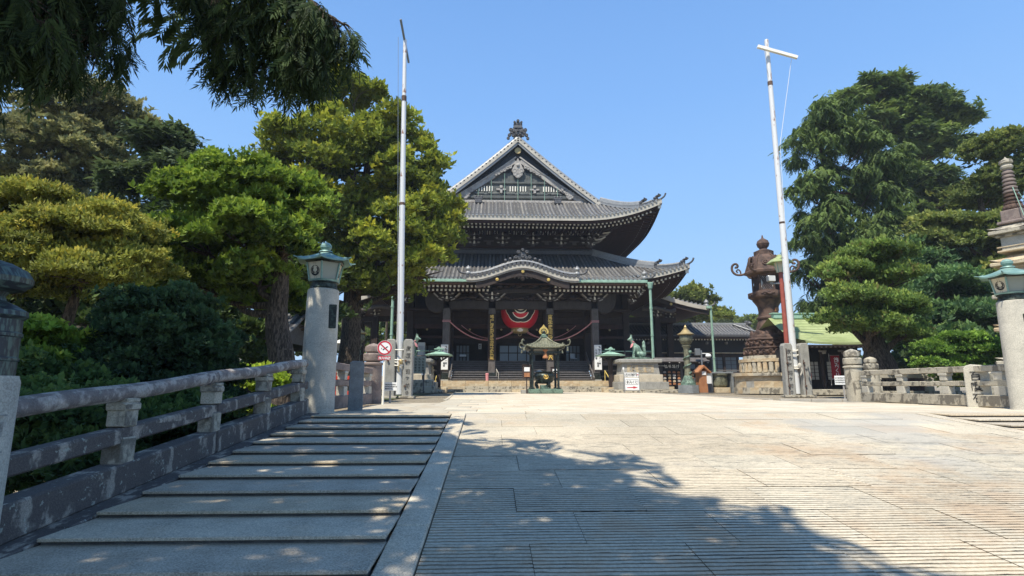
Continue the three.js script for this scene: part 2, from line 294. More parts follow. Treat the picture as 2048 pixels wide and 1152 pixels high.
// hand-drawn characters: strokes as digit pairs on a 0..9 grid, y downwards
const GLYPH = {
  横: '1363 3019 2538 4191 5040 8080 4393 5377 5357 5577 5357 7377 6367 5577 5749 7799', 須: '2041 1343 0758 4191 4191 5288 5282 5484 5686 6849 7899', 市: '5052 1292 2427 2484 8487 5259', 昭: '1138 1141 4148 1444 1848 5191 7141 9184 5589 5595 5989 9599', 々: '5013 3282 8237 4467', 花: '1292 3032 7072 4417 3539 6458 5889 9497 7565', 中: '2272 2226 2666 7276 5059', 豊: '2181 2124 8184 2484 4044 6064 2282 1555 2767 2768 2272 3949 1999', 橋: '1242 3039 2538 5181 7041 5494 5459 9499 6467',
  境: '1353 3037 0847 5197 6070 5393 5484 5676 8486 5586 6649 7699', 内: '2229 2282 8289 5053 5337 5377', 禁: '1242 3035 3215 3245 5292 7075 7255 7295 2686 1797 5759 3748 6879', 煙: '1217 3039 2519 3349 5191 6164 8184 5292 5354 9394 5595 7559 5777 4999',
  百: '1191 5133 2484 2429 8489 2686 2989', 度: '5051 1191 1118 2383 4046 7276 4676 3787 8739 4799', 石: '1191 4116 3585 3539 8589 3989',
  お: '2363 4049 4925 6577 7798 7157', み: '2161 6128 2555 5588 8389 2535', く: '7135 3578', じ: '3036 3668 6888 6182 7383', 古: '1292 5055 2575 2529 7579 2979', 札: '1353 3039 2527 7068 6898', 納: '2013 1344 4216 1656 3639 5282 5259 8289 7055 7588', 所: '1141 1444 1118 1444 5191 6168 6494 8489', 絵: '2013 1344 4216 3639 7144 7198 5585 4797 6758 5888', 馬: '2181 2126 5156 2383 2575 2686 8688 3848 5868', 掛: '1242 3038 1745 5282 5585 4898 6268 8089 8496', け: '2127 2729 4393 7077 7759', 御: '3012 4224 2429 5151 5254 4494 6064 4876 5474 8189 8191 9197', 福: '3031 1343 4316 3039 5191 5384 5383 5689 8689 5689 7679 5898',
  南: '1191 5055 2359 2329 7389 7379 4454 6555 3666 5658', 無: '2012 2181 3168 4146 6166 1494 1797 2818 4848 6868 8898', 川: '2127 5158 8189 2719', 吒: '1141 1118 1848 4148 5181 7169 6994 5595', 枳: '1343 3039 2547 5191 5155 9195 5595 6648 7698', 尼: '2181 8183 2383 2119 4448 7456 4888', 真: '1191 5051 2282 2287 7287 2484 2686 1898 3818 6898', 天: '2181 1494 5119 5499', 唵: '1131 1116 3136 1636 5191 7046 7196 4383 5585 5558 8588 7579', 尸: '2181 8184 2484 2119', 羅: '2181 2124 8184 2484 4144 6164 2515 2537 3739 5595 6559 7579 5757', 婆: '2011 4021 2333 3083 6024 2666 4517 7599 1797 3929', 陀: '1118 1141 4133 3345 6061 4191 5456 8484 6469 6999', 黎: '2051 1141 3045 6091 7189 1595 5557 3858 2819 7899 5759', 吽: '1131 1116 3136 1636 5282 6033 4595 7179', 娑: '2011 4021 5191 6055 7182 2666 4517 7599 1797 3929', 訶: '2141 1242 1444 2545 1748 4191 8189 5474 5457 7477 5777',
  令: '5113 5197 3363 2575 7557 5777', 和: '1141 3013 1343 3039 2527 5383 5358 8388 5888', 八: '4119 5199', 年: '3012 2181 3484 3436 1696 5159', 十: '1494 5059', 一: '1595', 月: '3181 3119 8189 3383 3585', 午: '3012 2181 1595 5159', 開: '1141 1119 4144 1242 1444 6191 9199 6164 6292 6494 3676 2888 4639 6669', 帳: '1343 1317 4347 3039 5191 5159 5383 5585 4696 6589 7559', 町: '1141 1118 4148 1848 1444 2128 5191 7179', 社: '3031 1343 4316 3039 5595 7159 7179 5999',
};
const charGeo = {};
function stroke(seg, w) {
  const p = []; for (let i = 0; i < seg.length; i += 2) p.push([+seg[i], +seg[i + 1]]);
  const out = []; for (let i = 0; i < p.length - 1; i++) out.push([p[i], p[i + 1]]); return out;
}
function chars(text, size, dx, dy, depth = .01, weight = .11) {      // flat raised lettering in the x, y plane, first character's middle at the origin
  const out = [];
  [...text].forEach((ch, k) => {
    const g = GLYPH[ch]; if (!g) return;
    for (const seg of g.split(' ')) for (const [a, b] of stroke(seg)) {
      const s = size / 9, ax = (a[0] - 5) * s, ay = (4.5 - a[1]) * s, bX = (b[0] - 5) * s, bY = (4.5 - b[1]) * s, L = Math.hypot(bX - ax, bY - ay) + size * weight * .7, an = Math.atan2(bY - ay, bX - ax);
      out.push(new THREE.BoxGeometry(L, size * weight * (.8 + .4 * ((a[0] * 7 + a[1] * 3) % 5) / 5), depth).rotateZ(an).translate((ax + bX) / 2 + dx * k, (ay + bY) / 2 + dy * k, depth / 2 + .0006 * ((a[0] + a[1] * 3 + b[0]) % 7)));
    }
  });
  return out;
}
// ---------------------------------------------------------------- ground, bridge, path
const SL = .093, ZT = -11.2;                                      // slope of the bridge, where it reaches the court
const rampY = (z) => z > ZT ? -(z - ZT) * SL : 0;
{
  const g = grid(120, 120, (u, v) => {
    const e = (t) => { const s = t * 2 - 1; return Math.sign(s) * (Math.abs(s) * 40 + Math.pow(Math.abs(s), 4) * 460); };
    const x = e(u) + 4, z = e(v) - 10; let y = -.06;
    const low = smooth(-11.9, -10.6, z) ; y -= 2.1 * low + .25 * smooth(-4.6, -7, x) * smooth(-24, -16, z) * (1 - low);
    const far = Math.hypot(x, z + 60); if (far > 110 && z < -40) y += smooth(110, 260, far) * 6;
    return [x, y, z];
  });
  struct('ground', g, M.gravel);
  struct('garden_soil', [grid(16, 16, (u, v) => [-40 + u * 35.9, -.045 - 2.1 * smooth(-11.9, -10.6, -42 + v * 50) - .25 * smooth(-4.6, -7, -40 + u * 35.9) * smooth(-24, -16, -42 + v * 50) * (1 - smooth(-11.9, -10.6, -42 + v * 50)) + .02, -42 + v * 50]).translate(-.3, 0, 0),
    grid(16, 16, (u, v) => [14.1 + u * 36, -.025 - 2.1 * smooth(-11.9, -10.6, -21 + v * 30), -21 + v * 30])], M.soil);
}
{ // the ramp: grooved granite slabs, each its own piece
  const ramp = new THREE.Group(); ramp.name = 'bridge_ramp'; scene.add(ramp); ramp.userData.kind = 'structure';
  const base = bx(17.4, .3, 15.1, 4.5, -.42, 0); rot(base, Math.atan(SL)); struct('ramp_base', mv(base, 0, -(7.4) * SL - .03, ZT + 7.45), M.granite, ramp);
  srand(21);
  const RD = .752;
  for (let r = 0; r < 18; r++) {
    const z1 = ZT + r * RD, off = (r % 2 ? .55 : 0) + rr(-.12, .12); let x = -.5;
    while (x < 8.58) {
      let w = x === -.5 ? (r % 2 ? .72 : 1.2) + rr(-.08, .12) : rr(1.05, 1.28); if (x + w > 8.2) w = 8.6 - x;
      const near = z1 > -9.6, visible = z1 < -1.6, g0 = .0022, nx = near ? Math.round(w / (z1 > -7.5 ? .026 : .05)) : 8, pitch = RD / 12, ng = 12;
      const tone = rr(.93, 1.05), warmth = rr(-.022, .022), dz = rr(-.004, .004), tilt = rr(-.002, .002);
      const rows = []; // [z offset, depth]
      if (visible) for (let k = 0; k < ng; k++) { const a = k * pitch; rows.push([a + .003, 0, k], [a + .0415, 0, k], [a + .042, 0, k, 1], [a + .046, .015, k, 1], [a + .0595, .015, k, 1], [a + .0625, 0, k, 1]); } else rows.push([0, 0, 0], [RD - .006, 0, 0]);
      rows[0][0] = .003; const grooveTone = [];
      const ph = rr(0, 40);
      const top = grid(nx, rows.length - 1, (u, v) => {
        const q = rows[Math.round(v * (rows.length - 1))], xx = x + g0 + u * (w - 2 * g0);
        const j = visible && near ? (q[3] ? .0125 : .004) * (nzC[wrapI((xx * 61 + ph) * 3.1, (z1 * 90 + q[2] * 41 + q[1] * 900))] - .5) * 2 : 0;
        const dp = q[1] ? q[1] * (1 - .6 * smooth(-5.5, -9.5, z1)) * (.55 + .9 * nzD[wrapI(xx * 55, z1 * 77 + q[2] * 23)]) : 0;
        const zz = z1 + Math.min(RD - .003, Math.max(.003, q[0] + (q[0] > .01 ? j : 0)));
        grooveTone.push(q[3] ? .2 + .5 * smooth(-5.5, -9, z1) + (.6 - .4 * smooth(-5.5, -9, z1)) * nzA[wrapI(xx * 60, z1 * 80 + q[2] * 31)] : 1);
        return [xx, rampY(zz) + dz + tilt * (u - .5) - dp, zz];
      });
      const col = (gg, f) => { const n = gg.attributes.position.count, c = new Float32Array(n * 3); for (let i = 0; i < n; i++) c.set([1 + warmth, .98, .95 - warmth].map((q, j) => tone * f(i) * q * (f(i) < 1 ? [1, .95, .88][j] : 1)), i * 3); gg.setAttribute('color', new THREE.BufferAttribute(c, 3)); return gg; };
      col(top, (i) => grooveTone[i]);  // groove faces coloured unevenly darker than the ridges, paler towards the court
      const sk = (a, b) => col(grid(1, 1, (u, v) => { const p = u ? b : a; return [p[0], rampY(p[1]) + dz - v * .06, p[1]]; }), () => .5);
      const X0 = x + g0, X1 = x + w - g0, Z0 = z1 + .003, Z1 = z1 + RD - .003;
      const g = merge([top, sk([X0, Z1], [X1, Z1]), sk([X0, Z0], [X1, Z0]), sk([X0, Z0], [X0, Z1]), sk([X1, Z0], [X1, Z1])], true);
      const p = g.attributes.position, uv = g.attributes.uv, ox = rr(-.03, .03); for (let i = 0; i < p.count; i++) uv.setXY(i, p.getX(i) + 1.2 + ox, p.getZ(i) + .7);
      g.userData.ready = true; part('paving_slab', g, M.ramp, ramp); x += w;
    }
  }
}
// the two stairways of the bridge and their kerbs
function stairway(x0, x1, n, mat) {
  const s = new THREE.Group(); s.name = numbered('bridge_stairway'); scene.add(s); s.userData.kind = 'structure';
  const D = .612;
  for (let k = 0; k < n; k++) {
    const z = ZT + .02 + k * D, y = rampY(z) + .012, pieces = 1;
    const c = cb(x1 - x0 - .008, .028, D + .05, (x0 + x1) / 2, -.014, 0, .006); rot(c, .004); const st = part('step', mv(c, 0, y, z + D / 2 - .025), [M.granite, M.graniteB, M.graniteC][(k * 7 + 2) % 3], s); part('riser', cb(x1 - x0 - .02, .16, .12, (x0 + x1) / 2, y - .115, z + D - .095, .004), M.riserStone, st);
  }
}
stairway(-3.36, -.79, 20, M.granite); stairway(8.86, 12.35, 9, M.granite);
{
  const k = new THREE.Group(); k.name = 'bridge_kerbs'; scene.add(k); k.userData.kind = 'structure';
  const slab = (x, w, z0, z1, h, m) => { const g = cb(w, .24, z0 - z1 - .008, 0, 0, 0, .012); rot(g, Math.atan(SL)); const zm = (z0 + z1) / 2; part('kerb_stone', mv(g, x, rampY(zm) - .12 + h, zm), m, k); };
  for (let z = 1.6; z > ZT + .2; z -= 2.13) { const e = Math.max(ZT, z - 2.13); slab(-.645, .27, z, e, .03, M.granite); slab(-3.53, .32, z, e, .035, M.fenceStone); slab(8.735, .24, z, e, .012, M.granite); slab(12.55, .4, z, e, .03, M.oldStone); }
}
{ // paved court between the bridge and the temple
  const path = new THREE.Group(); path.name = 'stone_path'; scene.add(path); path.userData.kind = 'structure';
  srand(33);
  const edge = (z) => { const t = clamp((-z - 22.5) / 32); return z > -19.4 ? [-3.45, 13.3] : [-1.75 - t * 1.6, 11.05 + t * 2.2]; };
  const slab = (x, w, z, d, y) => cb(w - .012, .1, d - .012, x + w / 2, -.05 + y, z + d / 2, .006);
  let z = ZT, k = 0, cnt = 0; const far = [];
  const border = []; 
  while (z > -52.6) {
    const d = z > -12 ? .62 : z > -24 ? rr(.95, 1.1) : 1.6; z -= d; let [x, xe] = edge(z);
    let first = true;
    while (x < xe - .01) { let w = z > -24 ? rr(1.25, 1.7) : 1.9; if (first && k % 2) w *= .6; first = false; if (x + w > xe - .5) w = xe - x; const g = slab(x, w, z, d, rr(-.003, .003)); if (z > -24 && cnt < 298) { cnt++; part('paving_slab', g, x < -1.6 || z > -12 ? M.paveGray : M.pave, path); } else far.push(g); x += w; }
    k++;
  }
  stuff(part('paving_slabs_far', far, M.pave, path));
  for (let x = 11.15; x < 13.6; x += 1.2) part('kerb_stone', cb(1.19, .16, .14, x + .6, -.02, -21.35 + (x - 11.15) * .05, .01), M.mortar, path);
  for (let zz = -22; zz > -52; zz -= 2) { const [a, b] = edge(zz), [a2, b2] = edge(zz - 2); part('kerb_stone', beam([b + .08, -.02, zz], [b2 + .08, -.02, zz - 1.99], .14, .13), M.mortar, path); if (zz > -50) part('kerb_stone', beam([a - .08, -.03, zz], [a2 - .08, -.03, zz - 1.99], .14, .1), M.paveGray, path); }
}
// ---------------------------------------------------------------- balustrades, lamp pillars, posts
const engrave = (text, size, dy, depth, w, place, mat, parent) => [...text].forEach((ch, k) => part('inscription', chars(ch, size, 0, 0, depth, w).map((g) => place(mv(g, 0, dy * k, 0))), mat, parent));
function nearBalustrade() {
  const X = -3.68, zs = [1.0, -.75, -2.45, -5.76, -7.5, -9.15, -10.75];
  const t = thing('stone_balustrade', 'near left stone balustrade with round top rail, dark with lichen, beside the shaded steps', 'balustrade', [X, 0, 0]);
  const y = rampY, seg = (z0, z1, f) => f(z0, z1);
  // top rail: three round lengths that butt over the posts
  for (const [a, b] of [[1.6, -3.85], [-4.3, -7.5], [-7.51, -11.02]]) {
    const n = 18, p = []; for (let i = 0; i <= n; i++) { const z = lerp(a, b, i / n); p.push(V(0, y(z) + 1.0 + .012 * Math.sin(z * 2.3), z)); }
    const sec = []; for (let k = 0; k < 16; k++) sec.push([Math.cos(k / 16 * 2 * PI) * .083, Math.sin(k / 16 * 2 * PI) * .083]);
    part('top_rail', creased(sweep(p, V(1, 0, 0), sec), 1), M.railStone, t);
    for (const z of [b + .18, b + .3]) part('rail_band', rod([0, y(z) + 1.0, z], [0, y(z - .05) + 1.0, z - .05], .088, .088, 16), z < -10 ? M.pillarStone : M.railStone, t);
  }
  const bar = (name, a, b, h0, h, w, m) => { const g = cb(w, h, Math.abs(b - a) - .006, 0, 0, 0, .018); rot(g, Math.atan(SL)); part(name, mv(g, 0, y((a + b) / 2) + h0 + h / 2, (a + b) / 2), m, t); };
  for (const [a, b] of [[1.6, -3.85], [-4.3, -7.52], [-7.52, -11.1]]) { bar('middle_rail', a, b, .505, .155, .17, M.fenceStone); bar('bottom_rail', a, b, .03, .29, .23, M.fenceStone); }
  for (const z of zs) {
    const b = y(z);
    part('post', [cb(.2, .26, .22, 0, b + .43, z, .015), cb(.19, .17, .2, 0, b + .745, z, .012)], M.oldStone, t);
    part('post_cap', [cb(.22, .09, .235, 0, b + .855, z, .02), cb(.2, .045, .2, 0, b + .915, z, .01)], M.oldStone, t);
  }
}
nearBalustrade();
{ // the post with the bronze cap at the edge of the picture
  const z = -4.07, b = rampY(z), t = thing('newel_post', 'stone newel post with bronze onion cap at the left edge, in the near balustrade', 'post', [-3.69, b - .1, z]);
  part('shaft', creased(lathe([[.285, 0], [.28, 1.34], [.265, 1.385], [0, 1.385]], 32), .6), M.pillarStone, t);
  part('bronze_cap', creased(lathe([[0.24366000000000002, 1.375], [0.24366000000000002, 1.485], [0.25110000000000005, 1.493], [0.25110000000000005, 1.512], [0.24366000000000002, 1.519], [0.24366000000000002, 1.66], [0.25296, 1.668], [0.25296, 1.69], [0.24366000000000002, 1.698], [0.24180000000000001, 1.789], [0.2697, 1.816], [0.26505, 1.85], [0.1953, 1.896], [0.13485, 1.926], [0.12090000000000001, 1.964], [0.1395, 1.991], [0.21855, 2.01], [0.26505, 2.055], [0.2697, 2.093], [0.2325, 2.154], [0.1395, 2.203], [0.0558, 2.23], [0.04650000000000001, 2.276], [0.0, 2.306]], 32), .5), M.bronzeCap, t);
  engrave('百度社月', .16, -.25, .004, .09, (g) => mv(rot(g, 0, PI / 2 - .25), .276, 1.05, .07), M.steleStone, t);
}
function farBalustrade(x0, z0, x1, z1, label, mat, nPosts) {
  const t = thing('stone_balustrade', label, 'balustrade', [0, 0, 0]);
  const L = Math.hypot(x1 - x0, z1 - z0), dx = (x1 - x0) / L, dz = (z1 - z0) / L, an = Math.atan2(dx, dz);
  const put = (g, s, y) => mv(g.rotateY(an), x0 + dx * s, y, z0 + dz * s);
  for (const [n, h, hh, w] of [['top_rail', 1.0, .17, .2], ['middle_rail', .62, .14, .16], ['bottom_rail', .17, .3, .22]]) for (const [a, b] of [[.2, L / 2 - .003], [L / 2 + .003, L - .2]]) part(n, put(cb(w, hh, b - a, 0, 0, 0, .015), (a + b) / 2, h), mat, t);
  for (let k = 0; k <= nPosts; k++) { const s = .45 + (L - .9) * k / nPosts; part('post', [put(cb(.19, .22, .36, 0, 0, 0, .012), s, .43), put(cb(.18, .2, .26, 0, 0, 0, .012), s, .8), put(cb(.21, .07, .34, 0, 0, 0, .012), s, .88)], M.pillarStone, t); }
  return t;
}
farBalustrade(-3.62, -11.8, -3.78, -17.5, 'left stone balustrade on the court beyond the lamp pillar, beside the no smoking sign', M.brownStone, 3);
farBalustrade(12.85, -13.2, 13.25, -19.7, 'right stone balustrade in the sun, black stained along its bottom rail', M.oldStone, 3);
function giboshi(x, z, label, mat) {
  const t = thing('round_newel_post', label, 'post', [x, 0, z]);
  part('shaft', creased(lathe([[.3, 0], [.29, 1.2], [.33, 1.215], [.325, 1.26], [.27, 1.29], [0, 1.29]], 20), .5), mat, t);
  part('neck', creased(lathe([[.2, 1.285], [.215, 1.31], [.30, 1.335], [.31, 1.37], [.31, 1.53], [.28, 1.57], [0, 1.57]], 20), .5), mat, t);
  part('dome_cap', creased(lathe([[.2, 1.565], [.205, 1.6], [.26, 1.62], [.275, 1.70], [.25, 1.79], [.14, 1.855], [.04, 1.885], [0, 1.90]], 20), .6), mat, t); return t;
}
giboshi(-3.78, -17.75, 'brown stone newel post with domed cap behind the no smoking sign', M.brownStone);
giboshi(13.25, -19.95, 'weathered stone newel post with domed cap at the end of the sunny right balustrade', M.oldStone);
giboshi(17.6, -25.2, 'small domed newel post far behind the right balustrade', M.oldStone);
{
  const t = farBalustrade(17.6, -25.5, 22.5, -25.9, 'second stone railing in the shade behind the right balustrade', M.oldStone, 3);
  const u = farBalustrade(-4.8, -19.2, -9.5, -19.6, 'sunlit stone wall with posts seen through the near left balustrade', M.oldStone, 3);
}
function lampPillar(pos, turn, label) {
  const t = thing('lamp_pillar', label, 'stone lamp', pos, turn, 'lamp pillars at the bridge head');
  part('shaft', creased(lathe([[.365, 0], [.355, .05], [.325, 2.52], [.315, 2.565], [.29, 2.58], [0, 2.58]], 36), .5), M.pillarStone, t);
  const plaque = part('bronze_plaque', cb(.2, .5, .03, .235, 1.98, .26, .008), M.bronzeDark, t);
  plaque.position.set(0, 0, 0);
  const lp = []; for (let a = 0; a < 2 * PI - .1; a += PI / 3) lp.push(a);
  part('neck_ring', creased(lathe([[.285, 2.575], [.29, 2.6], [.275, 2.62], [.275, 2.70], [.30, 2.715], [.30, 2.74], [0, 2.74]], 30), .5), M.bronzeDark, t);
  const hex = (r0, y0, r1, y1, thick) => [lathe([[r0, y0], [r1, y1]], 6)];
  const R0 = .315, R1 = .385, Y0 = 2.755, Y1 = 3.14;
  part('sill', new THREE.CylinderGeometry(R0 + .035, R0 + .02, .04, 6).translate(0, Y0, 0), M.lampCopper, t);
  part('ceiling_plate', new THREE.CylinderGeometry(R1 + .04, R1 + .02, .03, 6).translate(0, Y1 + .01, 0), M.bronzeDark, t);
  for (let k = 0; k < 6; k++) {
    const a = k * PI / 3, b = a + PI / 3, P = (r, an, y) => V(Math.sin(an) * r, y, Math.cos(an) * r);
    part('corner_bar', rod(P(R0, a, Y0), P(R1, a, Y1), .022, .022, 6), M.lampCopper, t);
    const q = new THREE.BufferGeometry(); const A = P(R0 - .012, a, Y0), B = P(R0 - .012, b, Y0), C = P(R1 - .012, b, Y1), D = P(R1 - .012, a, Y1);
    q.setAttribute('position', new THREE.Float32BufferAttribute([A, B, C, A, C, D].flatMap((p) => [p.x, p.y, p.z]), 3)); q.computeVertexNormals();
    const front = k === 5;
    const pane = part('pane', q, k % 2 ? M.lampPane : M.lampPaneGray, t);
    if (k % 2) { // the crest, painted on the pane: a ring with two curling sprays
      const m = (a + b) / 2, ap = (R0 + R1) / 2 * Math.cos(PI / 6), slope = Math.atan2((R1 - R0) * Math.cos(PI / 6), Y1 - Y0);
      const g = [new THREE.RingGeometry(.098, .112, 28, 1, PI / 2 + .12, 2 * PI - .24)];
      for (const s of [-1, 1]) for (const [rd, x] of [[.062, .022], [.048, .026], [.034, .03]]) g.push(new THREE.RingGeometry(rd - .006, rd + .003, 18, 1, s > 0 ? -1.9 : PI - 1.25, 3.15).translate(s * x, .012, 0));
      g.push(new THREE.RingGeometry(.07, .097, 18, 1, PI + .5, PI - 1).translate(0, 0, 0));
      for (const x of [-.022, .022]) g.push(bx(.004, .05, .0005, x, .15, 0), bx(.004, .06, .0005, x, -.15, 0));
      const c = merge(g.map((h) => rot(h, slope, 0, 0)).map((h) => mv(h, 0, 0, ap - .004)).map((h) => mv(h.rotateY(m), 0, (Y0 + Y1) / 2, 0))); c.userData.ready = true;
      part('crest', c, M.ink, pane);
    }
  }
  const roof = (u, v) => { const an = u * 2 * PI, k = an / (PI / 3), fr = k - Math.floor(k), cornerness = Math.pow(Math.abs(fr - .5) * 2, 3), ap = Math.cos(PI / 6) / Math.cos((fr - .5) * PI / 3), r = lerp(.09, .60, v) * lerp(1, ap, v); return [Math.sin(an) * r, 3.42 - .235 * Math.pow(v, .8) + .05 * v * v * v * cornerness - .005, Math.cos(an) * r]; };
  part('roof', [grid(48, 8, roof), grid(48, 2, (u, v) => { const p = roof(u, 1 - v * .35); return [p[0], p[1] - .035 - v * .03, p[2]]; }), grid(48, 1, (u, v) => { const p = roof(u, 1); return [p[0], p[1] - .035 * v, p[2]]; })], M.lampCopper, t);
  for (const a of lp) part('roof_hook', tube([V(Math.sin(a) * .5, 3.245, Math.cos(a) * .5), V(Math.sin(a) * .6, 3.22, Math.cos(a) * .6), V(Math.sin(a) * .68, 3.235, Math.cos(a) * .68)], .014, 8, 5), M.lampCopper, t);
  part('finial', creased(lathe([[.15, 3.40], [.13, 3.43], [.085, 3.445], [.09, 3.46], [.12, 3.50], [.118, 3.55], [.08, 3.60], [.02, 3.625], [0, 3.63]], 24), .6), M.lampCopper, t);
  return t;
}
const pil = lampPillar([-3.62, 0, -11.75], 0.12, 'pale round stone lamp pillar with hexagonal green lantern at the end of the shaded left balustrade');
copyOf(pil, [12.62, 0, -12.75], -.95, 'sunlit round stone lamp pillar with hexagonal green lantern at the right edge');
// posts near the bridge head
{
  const g = extr([[-.15, 0], [.15, 0], [.145, 1.06], [.1, 1.1], [-.1, 1.1], [-.145, 1.06]], .22, .012);
  const a = solo('stone_bollard', mv(rot(g, 0, .25), -3.12, 0, -12.95), M.darkStone, 'dark grey square stone post in front of the left balustrade, right of the lamp pillar', 'stone post');
  const t = thing('stone_marker', 'inscribed stone marker post in front of the sunny right balustrade', 'stone marker', [13.0, 0, -14.5], -.74);
  part('post', extr([[-.25, 0], [.25, 0], [.235, 1.0], [.19, 1.07], [-.09, 1.1], [-.19, 1.07], [-.235, 1.0]], .2, .02), M.pillarStone, t);
  engrave('百度石', .23, -.29, .012, .1, (h) => mv(h, -.02, .83, .222), M.ink, t);
}
// flag poles between their stone cheeks
function poleStones(name, x, z, label, turn, txtSide) {
  for (const s of [-1, 1]) {
    const t = thing('pole_support_stone', `${s < 0 ? 'left' : 'right'} stone cheek ${label}`, 'stone post', [x + s * .42 * Math.cos(turn), 0, z - s * .42 * Math.sin(turn)], turn);
    part('shaft', extr([[-.2, 0], [.2, 0], [.2, 2.66], [.14, 2.77], [-.14, 2.77], [-.2, 2.66]], .46, .03), M.steleStone, t).position.z = -.25;
    if (s === txtSide) { engrave('横須市', .22, -.34, .01, .075, (h) => mv(h, .02, 2.35, .248), M.inkFaded, t); engrave('昭々花中', .21, -.34, .01, .075, (h) => mv(h, .02, 1.25, .248), M.inkFaded, t); }
    if (txtSide < 0) part('rust_streak', cb(.05, 2.2 - .3 * s, .012, -.1, 1.12 - .15 * s, .246 , .004), M.iron, t);
    for (const y of [.55, 1.75]) part('bolt', [cy(.05, .05, .08, -.1, 0, 0, 8).rotateX(PI / 2).translate(0, y, .24)], M.iron, t);
    part('plinth', cb(.72, .12, .7, 0, .02, 0, .02), M.oldStone, t);
  }
}
{
  const L = at(797, 795, 27.2); L.y = 0; poleStones('a', L.x, L.z, 'of the left flagpole support, beside the no smoking sign', 0, 1);
  const t = thing('flagpole', 'tall white flagpole rising in front of the big layered tree, left of the temple', 'flagpole', [L.x, 0, L.z]);
  const top = at(810, 80, 27.6).sub(L), P = (k) => V(lerp(.02, top.x, k), lerp(.15, top.y, k), lerp(-.02, top.z, k));
  part('pole', [rod(P(0), P(.5), .18, .145, 14), rod(P(.5), P(.82), .145, .12, 14), rod(P(.82), P(1), .115, .095, 12)], M.polePaint, t);
  for (const k of [.5, .815]) part('joint_band', rod(P(k - .008), P(k + .008), .16 - .03 * k, .16 - .03 * k, 14), M.iron, t);
  part('cross_arm', beam([P(1).x - .12, P(1).y + .65, P(1).z + .85], [P(1).x + .1, P(1).y - .8, P(1).z - .9], .1, .12), M.steel, t);
  part('halyard', [rod([P(.02).x - .1, 2, P(.02).z + .2], [P(1).x - .3, P(1).y - .1, P(1).z + .4], .012, .012, 4)], M.steel, t);
  for (const y of [1.55, 1.7, 1.82, 2.3]) part('rope_wrap', new THREE.TorusGeometry(.23, .03, 6, 16).rotateX(PI / 2 + .15).translate(0, y, .1), M.white, t);
  part('rope_knot', [sph(.1, .1, 1.7, .33, 1, 1.3, .7), tube([[.08, 1.66, .35], [.0, 1.4, .38], [.05, 1.2, .36]], .035, 8)], M.goldDull, t);
  const R = at(1597, 793, 29); R.y = 0; poleStones('b', R.x, R.z, 'of the right flagpole support, in front of the rusty lantern', -.12, -1);
  const u = thing('flagpole', 'leaning white flagpole with a cross arm at its top, right of the temple', 'flagpole', [R.x, 0, R.z]);
  const tp = at(1533, 82, 29.3).sub(R), m1 = at(1566, 440, 29.1).sub(R), Q = (k) => V(lerp(0, tp.x, k), lerp(.15, tp.y, k), lerp(-.12, tp.z, k));
  part('pole', [rod(Q(0), Q(.45), .175, .165, 14), rod(Q(.45), Q(.87), .16, .13, 14), rod(Q(.87), Q(1), .125, .12, 12), sph(.12, tp.x, tp.y, tp.z)], M.polePaint, u);
  for (const k of [.45, .865]) part('joint_band', rod(Q(k - .006), Q(k + .006), .178 - .04 * k, .178 - .04 * k, 14), M.iron, u);
  const c0 = at(1512, 97, 29.2).sub(R), c1 = at(1591, 119, 29.0).sub(R);
  part('cross_arm', beam([c0.x, c0.y, c0.z + .2], [c1.x, c1.y, c1.z + .2], .16, .17), M.white, u);
  const h0 = at(1583, 118, 29).sub(R), h1 = at(1560, 290, 29).sub(R);
  part('halyard', [rod(h0, h1, .014, .014, 4), rod(h1, Q(.1), .012, .012, 4), rod([c0.x + .3, c0.y, c0.z + .3], Q(.86), .01, .01, 4)], M.paper, u);
  for (const y of [1.5, 1.62, 2.2, 2.45]) part('rope_wrap', new THREE.TorusGeometry(.215, .035, 6, 16).rotateX(PI / 2 + .2).translate(0, y, -.1), M.white, u);
  part('rope_knot', [sph(.11, .02, 1.6, .36, 1, 1.4, .7), tube([[.05, 1.6, .36], [.1, 1.35, .4], [.02, 1.1, .36]], .04, 8)], M.mortar, u);
}
